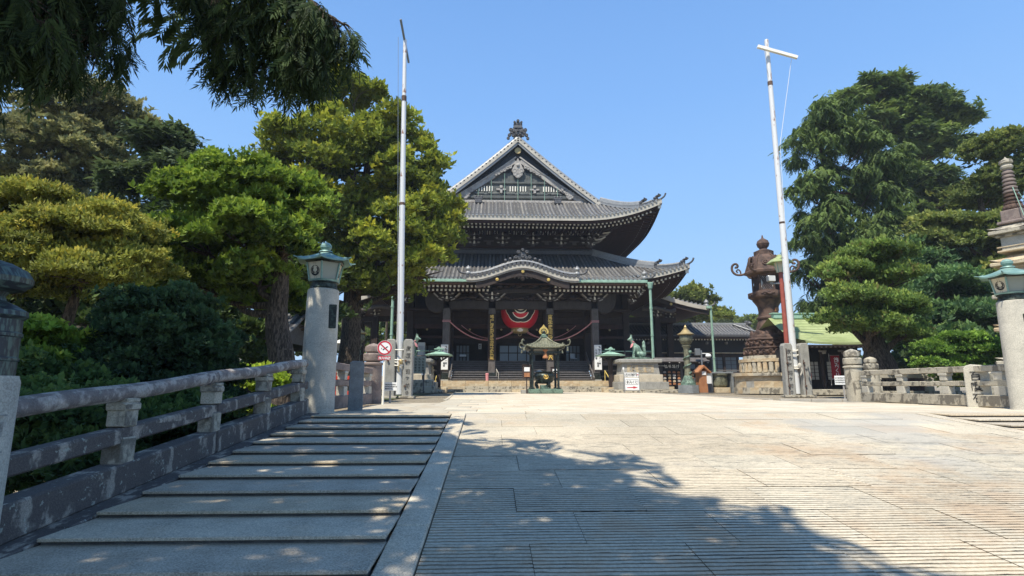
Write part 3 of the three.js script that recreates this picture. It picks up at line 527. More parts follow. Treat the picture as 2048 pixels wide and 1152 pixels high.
// small signs near the bridge head
{
  const p = at(764, 808, 17); const t = thing('no_smoking_sign', 'round red and white no smoking sign on a white post', 'sign', [p.x, 0, -17.1], .08);
  part('post', cy(.035, .035, 1.75, 0, 0, 0, 10), M.white, t);
  const disc = part('disc', cy(.225, .225, .02, 0, 0, 0, 40).rotateX(PI / 2).translate(0, 1.7, .045), M.paper, t);
  part('red_ring', [new THREE.RingGeometry(.17, .218, 48).translate(0, 1.7, .0685), bx(.37, .038, .002, 0, 0, 0).rotateZ(-.75).translate(0, 1.7, .0695)], M.signRed, disc);
  part('cigarette', [bx(.18, .03, .002).rotateZ(.62).translate(.02, 1.69, .0675), bx(.035, .02, .002).rotateZ(1.2).translate(-.09, 1.68, .0675), bx(.014, .07, .002).rotateZ(.3).translate(-.07, 1.76, .0675)], M.ink, disc);
  part('red_plate', cb(.38, .12, .02, 0, 1.39, .045, .004), M.signRed, t);
  part('lettering', chars('境内禁煙', .085, .09, 0, .004, .1).map((h) => mv(h, -.135, 1.39, .056)), M.paper, t);
  const notice = (x, z, turn, label, h, w) => { const q = w / .74;
    const n = thing('notice_board', label, 'notice', [x, 0, z], turn, 'small white notices about the ground');
    part('post', cb(.06, h, .04, 0, h / 2, 0, .006), M.woodPale, n); const b = part('board', cb(w, .44 * q, .025, 0, h - .05, .04, .006), M.paper, n);
    srand(7); const L = []; for (const [y, k] of [[.11, 10], [0, 11], [-.11, 7]]) L.push(...chars('花市開御昭天和所納午福真'.slice(0, k), .06 * q, .066 * q, 0, .002, .12).map((g) => mv(g, -.32 * q, h - .05 + y * q, .054)));
    part('lettering', L, M.ink, b); return n;
  };
  const a = at(776, 806, 18), b = at(1697, 801, 21);
  notice(a.x + .02, -18.2, .05, 'small white notice on a wooden post below the no smoking sign', .58, .44);
  notice(b.x, -21.2, -.45, 'small white notice on a post beside the sunny right newel post', .82, .58);
  const red = thing('red_railing', 'low red lacquered railing glimpsed behind the left stone balustrade', 'railing', [-5.3, 0, -19.0]);
  for (const y of [.32, .82]) part('rail', cb(2.2, .12, .08, 0, y, 0, .01), M.redLacquer, red);
  for (const x of [-1, 0, 1]) part('post', cb(.1, 1, .1, x, .5, 0, .01), M.redLacquer, red);
}
// ---------------------------------------------------------------- the temple hall
const TX = 2.87, TZ = -55;
{
  const T = thing('temple_hall', 'large dark wooden temple hall with two grey tiled roofs and curved porch gable', 'temple', [TX, 0, TZ]);
  const TL = (px, py, d) => { const p = at(px, py, d); return V(p.x - TX, p.y, p.z - TZ); };
  // a hipped roof: P(t) height at t metres in from the eave; eave rectangle x = +-W, z = F (front) .. B (back)
  function hipRoof(o) {
    const { W, F, B, P, run, lift, reach, name, sideRun = run, thick = .34 } = o;
    const lf = (x, z) => { const a = Math.min(W - Math.abs(x), 1e9), b = Math.min(F - z, z - B); const edge = Math.min(a, b), along = Math.max(a, b); const dc = Math.max(0, along); return lift * Math.pow(clamp(1 - dc / reach), 2.2) * Math.pow(clamp(1 - edge / (reach * .75)), 1.5); };
    const hF = (x, z) => P(F - z) + lf(x, z), hS = (x, z) => P(W - Math.abs(x)) + lf(x, z);
    const roof = [], rows = [], discs = [], pitch = .41, r = .115;
    const sect = []; for (let k = 0; k <= 4; k++) { const a = PI - k * PI / 4; sect.push([Math.cos(a) * r, Math.sin(a) * r * 1.05 + .01]); }
    roof.push(grid(60, 14, (u, v) => { const t = v * run, w = W - t, x = lerp(-w, w, u); return [x, hF(x, F - t), F - t]; }));
    for (const s of [-1, 1]) roof.push(grid(40, 22, (u, v) => { const t = v * sideRun, z0 = F - Math.min(t, run), z1 = B + Math.min(t, run), z = lerp(z0, z1, u), x = s * (W - t); return [x, hS(x, z), z]; }));
    for (let x = -W + .2; x <= W - .15; x += pitch) {
      const tm = Math.min(run, W - Math.abs(x)), n = 8, path = []; for (let i = 0; i <= n; i++) { const t = tm * i / n; path.push(V(x, hF(x, F - t) + .015, F - t + (i ? 0 : .06))); }
      if (tm > .3) { rows.push(creased(sweep(path, V(1, 0, 0), sect, false, false), .9)); discs.push(new THREE.CircleGeometry(.125, 8).translate(x, path[0].y + .02, path[0].z + .012)); }
    }
    for (const s of [-1, 1]) for (let z = F - .2; z >= B + .2; z -= pitch) {
      const tm = Math.min(sideRun, F - z + (F - z > run ? 99 : 0)), n = o.sideRun ? 16 : 8, path = []; for (let i = 0; i <= n; i++) { const t = tm * i / n, x = s * (W - t + (i ? 0 : .06)); path.push(V(x, hS(s * Math.min(W, Math.abs(x)), z) + .015, z)); }
      if (tm > .3) { rows.push(creased(sweep(path, V(0, 0, 1), sect, false, false), .9)); discs.push(new THREE.CircleGeometry(.125, 8).rotateY(s * PI / 2).translate(s * (W + .072), path[0].y + .02, z)); }
    }
    const body = part(name, roof, M.tileDark, T);
    const by = [[], [], []]; srand(77); for (const r of rows) by[rnd() < .55 ? 0 : rnd() < .6 ? 1 : 2].push(r.translate(0, rr(-.012, .012), 0)); [M.tile, M.tileB, M.tileC].forEach((m, i) => stuff(part('tile_row', by[i], m, body))); stuff(part('eave_tile_end', discs, M.silver, body));
    // eave boards: pale edge, dark board set back under it
    const ring = (inset, dy0, dy1, mat, nm, xs = [-1, 1]) => {
      const f = (u, v) => { const x = lerp(-W + inset, W - inset, u), z = F - inset; return [x, hF(x * W / (W - inset), F) - lerp(dy0, dy1, v), z]; };
      if (!o.gap) part(nm, grid(80, 1, f), mat, T); else for (const s of [-1, 1]) part(nm, grid(30, 1, (u, v) => { const k = .5 + .5 * o.gap / W; return f(s > 0 ? lerp(k, 1, u) : lerp(1 - k, 0, u), v); }), mat, T);
      for (const s of xs) part(nm, grid(50, 1, (u, v) => { const z = lerp(F - inset, B + inset, u), x = s * (W - inset); return [x, hS(s * W, F - (F - z) * 1) - lerp(dy0, dy1, v), z]; }), mat, T);
    };
    ring(.03, -.03, thick, M.mortar, 'eave_edge'); ring(.3, thick - .06, thick + .3, M.woodRed, 'eave_board');
    part('eave_soffit', [...(o.gap ? [-1, 1] : [0]).map((sd) => grid(80, 1, (u, v) => { const x = sd ? sd * lerp(o.gap, W, u) : lerp(-W, W, u), q = lerp(.03, .32, v); return [x * (W - q) / W, hF(x, F) - thick + .005, F - q]; })), ...[-1, 1].map((s) => grid(50, 1, (u, v) => { const z = lerp(F, B, u), q = lerp(.03, .32, v); return [s * (W - q), hS(s * W, z) - thick + .005, z]; }))], M.wood, T);
    // rafters: two layers, with white ends
    const raf = [], ends = [], RP = .43, sz = .17;
    const ceil = (t, base) => base - thick - .22 + t * o.soffit;
    const one = (px, z, dirx, dirz, layer, base, len) => {
      const q = layer ? 1.45 : .55, y = ceil(q, base) - (layer ? .30 : .1), y2 = y + len * o.soffit;
      raf.push(beam([px - dirx * q, y, z - dirz * q], [px - dirx * (q + len), y2, z - dirz * (q + len)], sz * .8, sz));
      ends.push(bx(dirx ? .006 : sz + .02, dirx ? sz - .01 : sz + .03, dirx ? sz * .78 : .03, px - dirx * (q - .012), y, z - dirz * (q - .012)));
    };
    for (let x = -W + .9; x <= W - .85; x += RP) { const k = W - Math.abs(x); if (o.skip && o.skip(x)) continue; one(x, F, 0, 1, 0, hF(x, F), Math.min(3, k)); if (k > 2) one(x, F, 0, 1, 1, hF(x, F), Math.min(4.5, k - 1)); }
    for (const s of [-1, 1]) for (let z = F - 1; z >= F - (o.sideLen || 26); z -= RP) { const k = F - z; one(s * W, z, s, 0, 0, hS(s * W, z), Math.min(3, k)); if (k > 2) one(s * W, z, s, 0, 1, hS(s * W, z), Math.min(4.5, k - 1)); }
    stuff(part('rafter', raf, M.woodRed, body)); stuff(part('rafter_end', ends, M.white, body));
    // the boarded underside
    part('soffit_boarding', [grid(40, 6, (u, v) => { const q = lerp(.32, o.under, v), x = lerp(-W + q, W - q, u); return [x, lerp(hF(x * W / (W - q), F), P(0), smooth(0, 1, v)) - thick - .1 + q * o.soffit, F - q]; }),
      ...[-1, 1].map((s) => grid(40, 6, (u, v) => { const q = lerp(.32, o.under, v), z = lerp(F - q, B + q, u); return [s * (W - q), lerp(hS(s * W, z), P(0), smooth(0, 1, v)) - thick - .1 + q * o.soffit, z]; }))], M.woodRed, T);
    // corner beam under the hip and hip ridges on top
    for (const s of [-1, 1]) {
      part('corner_beam', beam([s * (W - .35), hF(W, F) - thick - .3, F - .35], [s * (W - o.under), P(0) - thick - .5 + o.under * o.soffit, F - o.under], .3, .36), M.wood, T);
      part('beam_end_plate', cb(.34, .4, .05, s * (W - .25), hF(W, F) - thick - .28, F - .25, .01).applyMatrix4(new THREE.Matrix4()), M.white, T);
      const HP = (t) => V(s * (W - t), hF(s * (W - t), F - t), F - t), t1 = o.hipTop || run, side = V(s, 0, -1).normalize().multiplyScalar(1).cross(V(0, 1, 0)).normalize();
      const seg = (a, b, w, h, y0, m, nm) => { const p = []; for (let i = 0; i <= 12; i++) { const q = HP(lerp(a, b, i / 12)); q.y += y0; p.push(q); } const cr = V(s, 0, 1).normalize(); part(nm, sweep(p, V(cr.z, 0, -cr.x), [[-w, 0], [w, 0], [w * .85, h], [w * .4, h + .1], [-w * .4, h + .1], [-w * .85, h]]), m, T); };
      seg(.75, t1 * .33, .22, .42, .02, M.silver, 'hip_ridge'); seg(t1 * .33, t1, .24, .66, .02, M.silver, 'hip_ridge');
      for (let k = 0; k < 3; k++) seg(.75, t1, .245 + .005 * k, .03, .1 + k * .12, M.tile, 'ridge_course');
      for (const [t, k] of [[.55, .95], [t1 * .31, 1.05]]) {
        const q = HP(t), d = [];
        d.push(cb(.5 * k, .42 * k, .3, 0, .25 * k, 0, .04), cb(.62 * k, .2 * k, .34, 0, .52 * k, .02, .04));
        for (const a of [-.2, 0, .2]) d.push(tube([[a * k, .55 * k, 0], [a * k, .72 * k, .2], [a * 1.1 * k, .76 * k, .42], [a * 1.2 * k, .92 * k, .52]], .07 * k, 8, 6));
        const g = merge(d); rot(g, 0, s * PI / 4, 0); mv(g, q.x, q.y, q.z); g.userData.ready = true; part('ridge_end_tile', g, M.tileDark, T);
        const w = merge(cb(.42 * k, .34 * k, .03, 0, .22 * k, .17, .01)); rot(w, 0, s * PI / 4, 0); mv(w, q.x, q.y, q.z); w.userData.ready = true; part('ridge_end_plate', w, M.mortar, T);
      }
      const q = HP(.1); part('corner_horn', tube([[q.x - s * .5, q.y + .05, q.z - .5], [q.x, q.y + .1, q.z], [q.x + s * .3, q.y + .32, q.z + .25], [q.x + s * .42, q.y + .62, q.z + .32]], .1, 10, 6), M.tileDark, T);
    }
    return { hF, hS, body };
  }
  // ------------------------------------------------ upper roof with its gable
  const UW = 15.0, UF = 0, UP = (t) => 18.05 + 11.05 * Math.pow(Math.max(t, 0) / 15.0, 1.24), UGZ = -6.2;
  const up = hipRoof({ name: 'upper_roof', W: UW, F: UF, B: -38, P: UP, run: 6.1, sideRun: 15.0, lift: 2.0, reach: 9, under: 7, soffit: .1, hipTop: 5.6, thick: .5 });
  // gable: side slopes come forward past the gable wall; their front edges carry the barge boards
  {
    const zF = -5.5, xs = 10.4;
    const prof = (x) => UP(UW - Math.abs(x));
    const over = (z0, z1, dy, a, b, n = 22) => grid(n, 1, (u, v) => { const x = lerp(a, b, u); return [x, prof(x) + dy, lerp(z0, z1, v)]; });
    for (const s of [-1, 1]) {
      part('verge_roof', over(UGZ - .2, zF + .25, .02, 0, s * xs), M.tileDark, T);
      const rows = []; for (let x = .35; x < xs; x += .42) rows.push(rod([s * x, prof(x) + .06, UGZ], [s * x, prof(x) + .06, zF + .3], .11, .11, 6));
      stuff(part('verge_tile', rows, M.silver, T));
      const P1 = (dy, z) => { const p = []; for (let i = 0; i <= 20; i++) { const x = s * lerp(0, xs, i / 20); p.push(V(x, prof(x) + dy, z)); } return p; };
      const flat = (h, d) => [[-d, -h / 2], [d, -h / 2], [d, h / 2], [-d, h / 2]];
      part('verge_roll', sweep(P1(.2, zF - .15), V(0, 0, 1), [[-.28, 0], [.28, 0], [.24, .16], [.1, .26], [-.1, .26], [-.24, .16]]), M.silver, T);
      part('verge_edge', sweep(P1(-.14, zF + .18), V(0, 0, 1), flat(.4, .12)), M.mortar, T);
      part('verge_board', sweep(P1(-.5, zF + .1), V(0, 0, 1), flat(.3, .1)), M.silver, T);
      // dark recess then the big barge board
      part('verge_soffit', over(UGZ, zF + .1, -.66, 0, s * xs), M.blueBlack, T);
      const BP = (dy, k0, k1, z) => { const p = []; for (let i = 0; i <= 16; i++) { const x = s * lerp(k0, k1, i / 16); p.push(V(x, 27.05 - Math.abs(x) * .78 + .0105 * x * x + dy, z)); } return p; };
      part('barge_board', sweep(BP(-.2, .3, 8.6, zF - .5), V(0, 0, 1), flat(.62, .1)), M.woodPale, T);
      part('barge_moulding', sweep(BP(.16, .2, 8.7, zF - .44), V(0, 0, 1), flat(.16, .12)), M.woodPale, T);
      part('barge_moulding', sweep(BP(-.56, .4, 8.2, zF - .46), V(0, 0, 1), flat(.07, .1)), M.woodGray, T);
      for (const k of [3.1, 6.6]) { const x = s * k, y = 27.05 - k * .78 + .0105 * k * k + .35, d = []; for (let i = 0; i < 6; i++) d.push(sph(.2 - .02 * i, x + s * (i * .26 - .4), y - (i * .26 - .4) * .68 + (i % 2) * .12, zF - .42, 1.2, .8, .5, 7)); part('carved_ornament', d, M.blueBlack, T); }
    }
    // gable pendants: cloud shaped boards
    const cloud = (cx, y, k, mir) => {
      const g = []; const lob = [[0, 0, .34], [-.3, .12, .25], [.3, .12, .25], [0, -.32, .3], [-.22, -.22, .22], [.22, -.22, .22]];
      for (const [a, b, r] of lob) g.push(cy(r * k, r * k, .12, 0, 0, 0, 14).rotateX(PI / 2).translate(cx + a * k * 1.1, y + b * k, zF - .36 + r * .05), new THREE.TorusGeometry(r * k * .68, .03, 5, 14).translate(cx + a * k * 1.1, y + b * k, zF - .22));
      return g;
    };
    part('gable_pendant', [...cloud(0, 25.15, 1.2), extr([[-.75, 25.3], [0, 26.9], [.75, 25.3], [0, 25.0]], .12).translate(0, 0, zF - .4), sph(.2, 0, 26.0, zF - .2, 1, 1, .6, 10)], M.woodPale, T);
    for (const s of [-1, 1]) {
      const g = []; for (let i = 0; i < 6; i++) { const x = .9 + i * .33; g.push(cy(.22 - .012 * i, .22 - .012 * i, .1, 0, 0, 0, 12).rotateX(PI / 2).translate(s * x, 25.75 - i * .2 + (i % 2) * .06, zF - .36), new THREE.TorusGeometry(.13, .025, 5, 12).translate(s * x, 25.75 - i * .2 + (i % 2) * .06, zF - .24)); }
      part('gable_fin', g, M.woodPale, T);
      const h = [...cloud(s * 6.05, 22.4, .95)]; for (let i = 0; i < 4; i++) h.push(cy(.26, .26, .1, 0, 0, 0, 12).rotateX(PI / 2).translate(s * (5.3 - i * .06 + i * .3), 23.15 - i * .28, zF - .37)); part('gable_pendant', h, M.woodPale, T);
    }
    part('gold_crest', [cy(.38, .38, .06, 0, 0, 0, 28).rotateX(PI / 2).translate(0, 27.75, zF - .2), new THREE.TorusGeometry(.24, .025, 6, 28).translate(0, 27.75, zF - .16), ...[0, 1, 2].map((k) => sph(.1, .1 * Math.sin(k * 2.1), 27.75 + .1 * Math.cos(k * 2.1), zF - .17, .8, 1, .3, 8))], M.goldDull, T);
    // gable wall, its frame, grid and slatted band
    part('gable_wall', extr([[-10.4, 20.9], [10.4, 20.9], [8, 22.7], [4, 25.9], [0, 28.4], [-4, 25.9], [-8, 22.7]], .2).translate(0, 0, UGZ - .2), M.blueBlack, T);
    part('gable_panel', extr([[-6.4, 21.6], [6.4, 21.6], [4.3, 23.5], [2.8, 25.1], [-2.8, 25.1], [-4.3, 23.5]], .08).translate(0, 0, UGZ + .04), M.gableGray, T);
    for (const x of [-4.6, -3.1, -1.55, 0, 1.55, 3.1, 4.6]) part('net_bar', rod([x, 21.6, UGZ + .32], [x, 25 - Math.max(0, Math.abs(x) - 2.5) * .8, UGZ + .32], .03, .03, 5), M.copper, T);
    part('gable_beam', [cb(13.5, .34, .3, 0, 22.15, UGZ + .14, .03)], M.gableGray, T); part('gable_beam', [cb(8.8, .24, .26, 0, 23.9, UGZ + .13, .03)], M.gableGray, T);
    for (const c of [-3.9, 0, 3.9]) for (let i = 0; i < 7; i++) part('gable_slat', bx(.11, .62, .06, c - .9 + i * .3, 23.15, UGZ + .2), M.white, T);
    for (const c of [-1.95, 1.95]) { part('gable_bracket', [cb(.3, .3, .3, c, 23.35, UGZ + .28, .02), cb(1.1, .2, .25, c, 23.05, UGZ + .2, .02), cb(.28, .34, .3, c, 22.75, UGZ + .28, .02)], M.woodPale, T); }
    for (const c of [-4.4, -2.6, -.8, .8, 2.6, 4.4]) part('carved_ornament', [sph(.5, c, 22.55, UGZ + .14, 1.3, .45, .3, 8), sph(.3, c - .6, 22.62, UGZ + .14, 1.2, .5, .3, 8), sph(.3, c + .6, 22.5, UGZ + .14, 1.2, .5, .3, 8)], M.gableGray, T);
    part('gable_sill', [cb(15.2, .3, .5, 0, 21.5, UGZ + .3, .04)], M.woodPale, T);
    part('gable_sill', [cb(17.6, .24, .4, 0, 21.2, UGZ + .5, .04)], M.woodGray, T);
    for (const s of [-1, 1]) part('ridge_end_tile', [cb(.8, .5, .4, s * 4.55, 21.35, UGZ + 1.0, .06), cb(1, .2, .45, s * 4.55, 21.65, UGZ + 1.0, .05), ...[-.35, 0, .35].map((a) => sph(.17, s * 4.55 + a, 21.83, UGZ + 1.05, 1, 1, 1, 8))], M.tileDark, T);
    // main ridge and its demon tile
    part('main_ridge', [cb(.9, 1.1, 31, 0, 29.5, -22, .1), ...[0, 1, 2].map((k) => cb(1.0, .06, 31.1, 0, 29.2 + k * .3, -22, .01))], M.tileDark, T);
    const o = []; o.push(cb(1.35, 1.0, .5, 0, 30.0, zF - .15, .08), cb(.95, .95, .5, 0, 30.75, zF - .15, .06), cb(1.15, .16, .56, 0, 30.55, zF - .15, .04), cb(1.05, .14, .56, 0, 30.95, zF - .15, .04));
    for (const [x, y, r] of [[0, 31.35, .2], [-.4, 31.2, .15], [.4, 31.2, .15], [-.85, 30.2, .24], [.85, 30.2, .24], [-.75, 29.85, .22], [.75, 29.85, .22], [-1.0, 29.55, .22], [1.0, 29.55, .22], [-1.15, 29.15, .2], [1.15, 29.15, .2], [-.45, 30.05, .16], [.45, 30.05, .16], [0, 30.15, .18], [-.2, 29.75, .17], [.25, 29.75, .17], [-.6, 29.5, .18], [.6, 29.5, .18]]) o.push(sph(r, x, y, zF + .1, 1, 1, .9, 9), new THREE.TorusGeometry(r * .6, r * .2, 5, 10).translate(x, y, zF + .1 + r * .8));
    for (const x of [-.4, 0, .4]) o.push(cb(.2, .5, .3, x, 31.05 + (x ? 0 : .1), zF - .1, .03));
    part('demon_tile', o, M.tileDark, T);
  }
  // ------------------------------------------------ upper walls and brackets
  part('upper_wall', bx(16.4, 5, 31, 0, 15.6, -6.8 - 15.5), M.wood, T);
  for (const [y, h, d] of [[15.75, .5, .16], [16.35, .22, .24], [18.0, .3, .2]]) part('wall_beam', [cb(16.9, h, .4, 0, y, -6.75, .03), cb(.4, h, 30, 8.3, y, -22, .03), cb(.4, h, 30, -8.3, y, -22, .03)], M.woodRed, T);
  function bracket(x, y, z, k, turn = 0, steps = 3, tips = true) {
    const d = [], w = [];
    const sc = (g) => mv(rot(g.scale(k, k, k), 0, turn, 0), x, y, z);
    d.push(cb(.5, .3, .5, 0, .15, .1, .04));
    for (let i = 0; i < steps; i++) {
      const yy = .38 + i * .52, zz = .2 + i * .42, hw = .7 + i * .22;
      d.push(cb(hw * 2, .2, .22, 0, yy, zz, .04), cb(.24, .22, .8, 0, yy, zz - .1, .03));
      for (const a of [-1, 0, 1]) d.push(cb(.3, .2, .3, a * (hw - .12), yy + .22, zz, .04));
      w.push(cb(.26, .28, .03, 0, yy, zz + .325, .008), cb(.2, .18, .02, 0, yy + .23, zz + .165, .006));
      for (const a of [-1, 1]) { d.push(tube([[a * hw * .5, yy - .12, zz], [a * hw * .85, yy - .02, zz + .05], [a * (hw + .18), yy + .2, zz + .1]], .09, 6, 5)); w.push(cb(.3, .07, .05, a * (hw - .12), yy + .1, zz + .17, .01)); }
    }
    const b = part('bracket', d.map(sc), M.woodGray, T); part('bracket_tip', w.map(sc), M.white, b); return b;
  }
  for (const x of [-8.1, -5.0, -1.75, 1.75, 5.0]) bracket(x, 16.4, -6.6, .82);
  for (const s of [-1, 1]) { bracket(s * 8.1, 16.4, -6.6, .9); bracket(s * 8.25, 16.3, -6.65, 1, s * PI / 4, 4); bracket(s * 8.3, 16.4, -6.9, .9, s * PI / 2); for (let z = -11; z > -34; z -= 4) bracket(s * 8.3, 16.4, z, .9, s * PI / 2); }
  for (const x of [-6.55, -3.35, 0, 3.35, 6.55]) { part('frog_leg_strut', [cb(.5, .36, .1, x, 16.75, -6.5, .03), cb(1.2, .16, .1, x, 17.0, -6.5, .03)], M.woodGray, T); const w = []; for (let i = 0; i < 8; i++) w.push(beam([x - 1.0 + i * .28, 17.72, -6.25], [x - 1.0 + i * .28, 18.28, -5.65], .13, .06)); part('curved_rib', w, M.white, T); part('rib_board', beam([x, 17.7, -6.32], [x, 18.3, -5.72], 2.5, .05), M.black, T); }
  for (const s of [-1, 1]) for (let i = 0; i < 5; i++) { const w = 8.6 + i * .35; part('bracket_nose', [tube([[s * w, 16.7 + i * .33, -5.9 + i * .2], [s * (w + .6), 16.75 + i * .33, -5.6 + i * .2], [s * (w + 1.0), 17.0 + i * .33, -5.5 + i * .2]], .1, 8, 6)], i % 2 ? M.white : M.woodPale, T); }
  // ------------------------------------------------ lower roof
  const LW = 16.9, LF = 1.8, LP = (t) => 11.05 + 4.35 * Math.pow(Math.max(t, 0) / 8.4, 1.12);
  const lo = hipRoof({ name: 'lower_roof', W: LW, F: LF, B: -38, P: LP, run: 8.4, lift: 1.55, reach: 9.5, under: 7.6, soffit: .06, thick: .42, gap: 11.9, skip: (x) => Math.abs(x) < 12 });
  part('top_ridge', [cb(17.6, .5, .5, 0, 15.65, -6.45, .06), cb(.5, .5, 30, 8.6, 15.65, -21.5, .06), cb(.5, .5, 30, -8.6, 15.65, -21.5, .06), cb(17.8, .08, .6, 0, 15.95, -6.45, .02)], M.tileDark, T);
  // porch roof: the front slope carried lower and further out, between x = -11.9 and 11.9
  const PW = 11.9, PF = 3.35, pr = (z) => z > LF ? 10.62 + (11.07 - 10.62) * (PF - z) / (PF - LF) : LP(LF - z) + .04;
  const KX = 5.35;
  {
    part('porch_roof', [-1, 1].map((s) => grid(10, 4, (u, v) => { const z = lerp(PF, LF - .3, v); return [s * lerp(KX - .3, PW, u), pr(z), z]; })), M.tileDark, T);
    const rows = [], disc = []; for (const s of [-1, 1]) for (let x = KX + .2; x < PW; x += .41) { rows.push(sweep([PF + .05, PF - .7, LF, LF - .8].map((z) => V(s * x, pr(z) + .02, z)), V(1, 0, 0), [[-.115, 0], [-.08, .08], [0, .12], [.08, .08], [.115, 0]], false, false)); disc.push(new THREE.CircleGeometry(.125, 8).translate(s * x, pr(PF) + .03, PF + .06)); }
    stuff(part('porch_tile_row', rows, M.tile, T)); stuff(part('porch_tile_end', disc, M.silver, T));
    for (const s of [-1, 1]) {
      part('porch_gutter', [cb(PW - KX + .3, .26, .22, s * (PW + KX - .3) / 2 + s * .1, pr(PF) - .2, PF + .2, .03), ...[0, 1, 2, 3, 4].map((k) => cb(.05, .3, .26, s * (KX + .4 + k * 1.55), pr(PF) - .2, PF + .2, .01))], M.copper, T);
      part('porch_eave_board', [bx(PW - KX, .3, .1, s * (PW + KX) / 2, pr(PF) - .22, PF - .2), bx(PW - KX, .05, 3, s * (PW + KX) / 2, pr(PF) - .42, PF - 1.6)], M.woodRed, T);
      const raf = [], ends = []; for (let x = KX - 2.1; x < PW - .2; x += .41) for (const l of [0, 1]) { const zq = PF - .75 - l * .75, y = pr(PF) - .58 - l * .25; raf.push(beam([s * (x + l * .1), y, zq], [s * (x + l * .1), y + .25, zq - 3], .15, .18)); ends.push(bx(.2, .21, .03, s * (x + l * .1), y, zq + .02)); }
      stuff(part('porch_rafter', raf, M.woodRed, T)); stuff(part('porch_rafter_end', ends, M.white, T));
      // downspout at the porch end, with its hopper
      const x = s * (PW + .35);
      part('downspout', [cy(.13, .13, 9.2, x, .9, PF + .15, 10), ...[2.6, 5.2, 7.8].map((y) => cy(.17, .17, .12, x, y, PF + .15, 10)), cb(.5, .3, .3, x, 10.22, PF + .18, .04), cy(.2, .28, .5, x, 9.75, PF + .16, 10)], M.copper, T);
      // onion finial and short ridge at the porch edge
      const r = []; for (let i = 0; i <= 8; i++) { const z = lerp(PF + .1, LF - 5.5, i / 8); r.push(V(s * PW, pr(z) + .08, z)); }
      part('porch_ridge', sweep(r, V(1, 0, 0), [[-.13, 0], [.13, 0], [.1, .16], [-.1, .16]]), M.silver, T);
      finial(s * (PW - .1), pr(PF) + .12, PF - .05, s);
    }
  }
  function finial(x, y, z, s) {
    part('onion_finial', creased(lathe([[.26, 0], [.27, .08], [.24, .2], [.16, .28], [.14, .32], [.25, .42], [.27, .52], [.2, .64], [.08, .74], [.02, .86], [0, .88]], 14), .6).translate(x, y, z), M.silver, T);
    part('corner_horn', tube([[x, y + .06, z + .1], [x + s * .45, y + .05, z + .12], [x + s * .8, y + .2, z + .14], [x + s * .98, y + .52, z + .16]], .1, 10, 6), M.tileDark, T);
  }
  { // the curved gable over the steps
    const KF = 3.75, bell = (x) => { const s = clamp(Math.abs(x) / KX); return .5 * (1 + Math.cos(PI * Math.pow(s, .92))) * 1.32 + .12 * Math.pow(s, 5); }, ky = (x) => 10.62 + bell(x);
    const P1 = (dy, z, n = 40, w = KX) => { const p = []; for (let i = 0; i <= n; i++) { const x = lerp(-w, w, i / n); p.push(V(x, ky(x) + dy, z)); } return p; };
    const flat = (h, d) => [[-d, -h / 2], [d, -h / 2], [d, h / 2], [-d, h / 2]];
    const back = (x) => -3.2 + 4.6 * Math.pow(Math.abs(x) / KX, 1.5);
    part('porch_gable_roof', grid(40, 6, (u, v) => { const x = lerp(-KX, KX, u), z = lerp(KF, back(x), v); return [x, ky(x) + .14 * (KF - z) * (1 - Math.pow(Math.abs(x) / KX, 2)) + .12, z]; }), M.tileDark, T);
    const rows = [], ends = [], rings = [];
    for (let i = -13; i <= 13; i++) { const x = i * KX / 13.2, p = []; for (let k = 0; k <= 5; k++) { const z = lerp(KF + .06, back(x), k / 5); p.push(V(x, ky(x) + .14 * (KF - z) * (1 - Math.pow(Math.abs(x) / KX, 2)) + .16, z)); } rows.push(sweep(p, V(1, 0, 0), [[-.12, 0], [-.085, .085], [0, .12], [.085, .085], [.12, 0]], false, false)); ends.push(cy(.17, .17, .08, 0, 0, 0, 12).rotateX(PI / 2).translate(x, ky(x) + .14, KF + .08)); rings.push(new THREE.TorusGeometry(.13, .03, 5, 14).translate(x, ky(x) + .14, KF + .125)); }
    stuff(part('gable_tile_row', rows, M.tile, T)); part('round_tile_end', ends, M.tileDark, T); part('round_tile_end', rings, M.silver, T);
    part('gable_roll', sweep(P1(.34, KF - .1), V(0, 0, 1), [[-.17, 0], [.17, 0], [.14, .13], [0, .19], [-.14, .13]]), M.silver, T);
    part('gable_edge', sweep(P1(-.14, KF), V(0, 0, 1), flat(.34, .1)), M.mortar, T);
    part('gable_edge', sweep(P1(-.38, KF - .1), V(0, 0, 1), flat(.16, .1)), M.woodPale, T);
    part('gable_board', sweep(P1(-.74, KF - .22, 40, KX - .9), V(0, 0, 1), flat(.66, .1)), M.wood, T);
    part('gable_soffit', grid(40, 3, (u, v) => { const x = lerp(-KX, KX, u); return [x, ky(x) - .38, lerp(KF, 0, v)]; }), M.wood, T);
    for (const x of [-2.45, 0, 2.45]) part('gold_stud', [cy(.17, .14, .06, 0, 0, 0, 18).rotateX(PI / 2).translate(x, ky(x) - .72 + (x ? -.05 : .1), KF - .08), sph(.07, x, ky(x) - .72 + (x ? -.05 : .1), KF - .04)], M.gold, T);
    const c = []; for (let i = 0; i < 9; i++) { const a = (i - 4) * .36; c.push(tube([[a * .3, 10.95, KF - .35], [a * 1.1, 11.05 - Math.abs(a) * .1, KF - .25], [a * 1.5, 10.8 - Math.abs(a) * .12, KF - .3]], .1, 8, 5)); }
    c.push(sph(.25, 0, 10.75, KF - .3, 1, 1.2, .7)); part('carved_pendant', c, M.wood, T);
    for (let k = 0; k < 3; k++) for (const s of [-1, 1]) part('roof_ornament', [cb(.34 - .04 * k, .26, .3, s * (.75 + k * .45), ky(.7 + k * .45) + .62, KF - .3, .04), sph(.16, s * (.75 + k * .45), ky(.7 + k * .45) + .78, KF - .12, 1, 1, 1, 8)], M.tileDark, T);
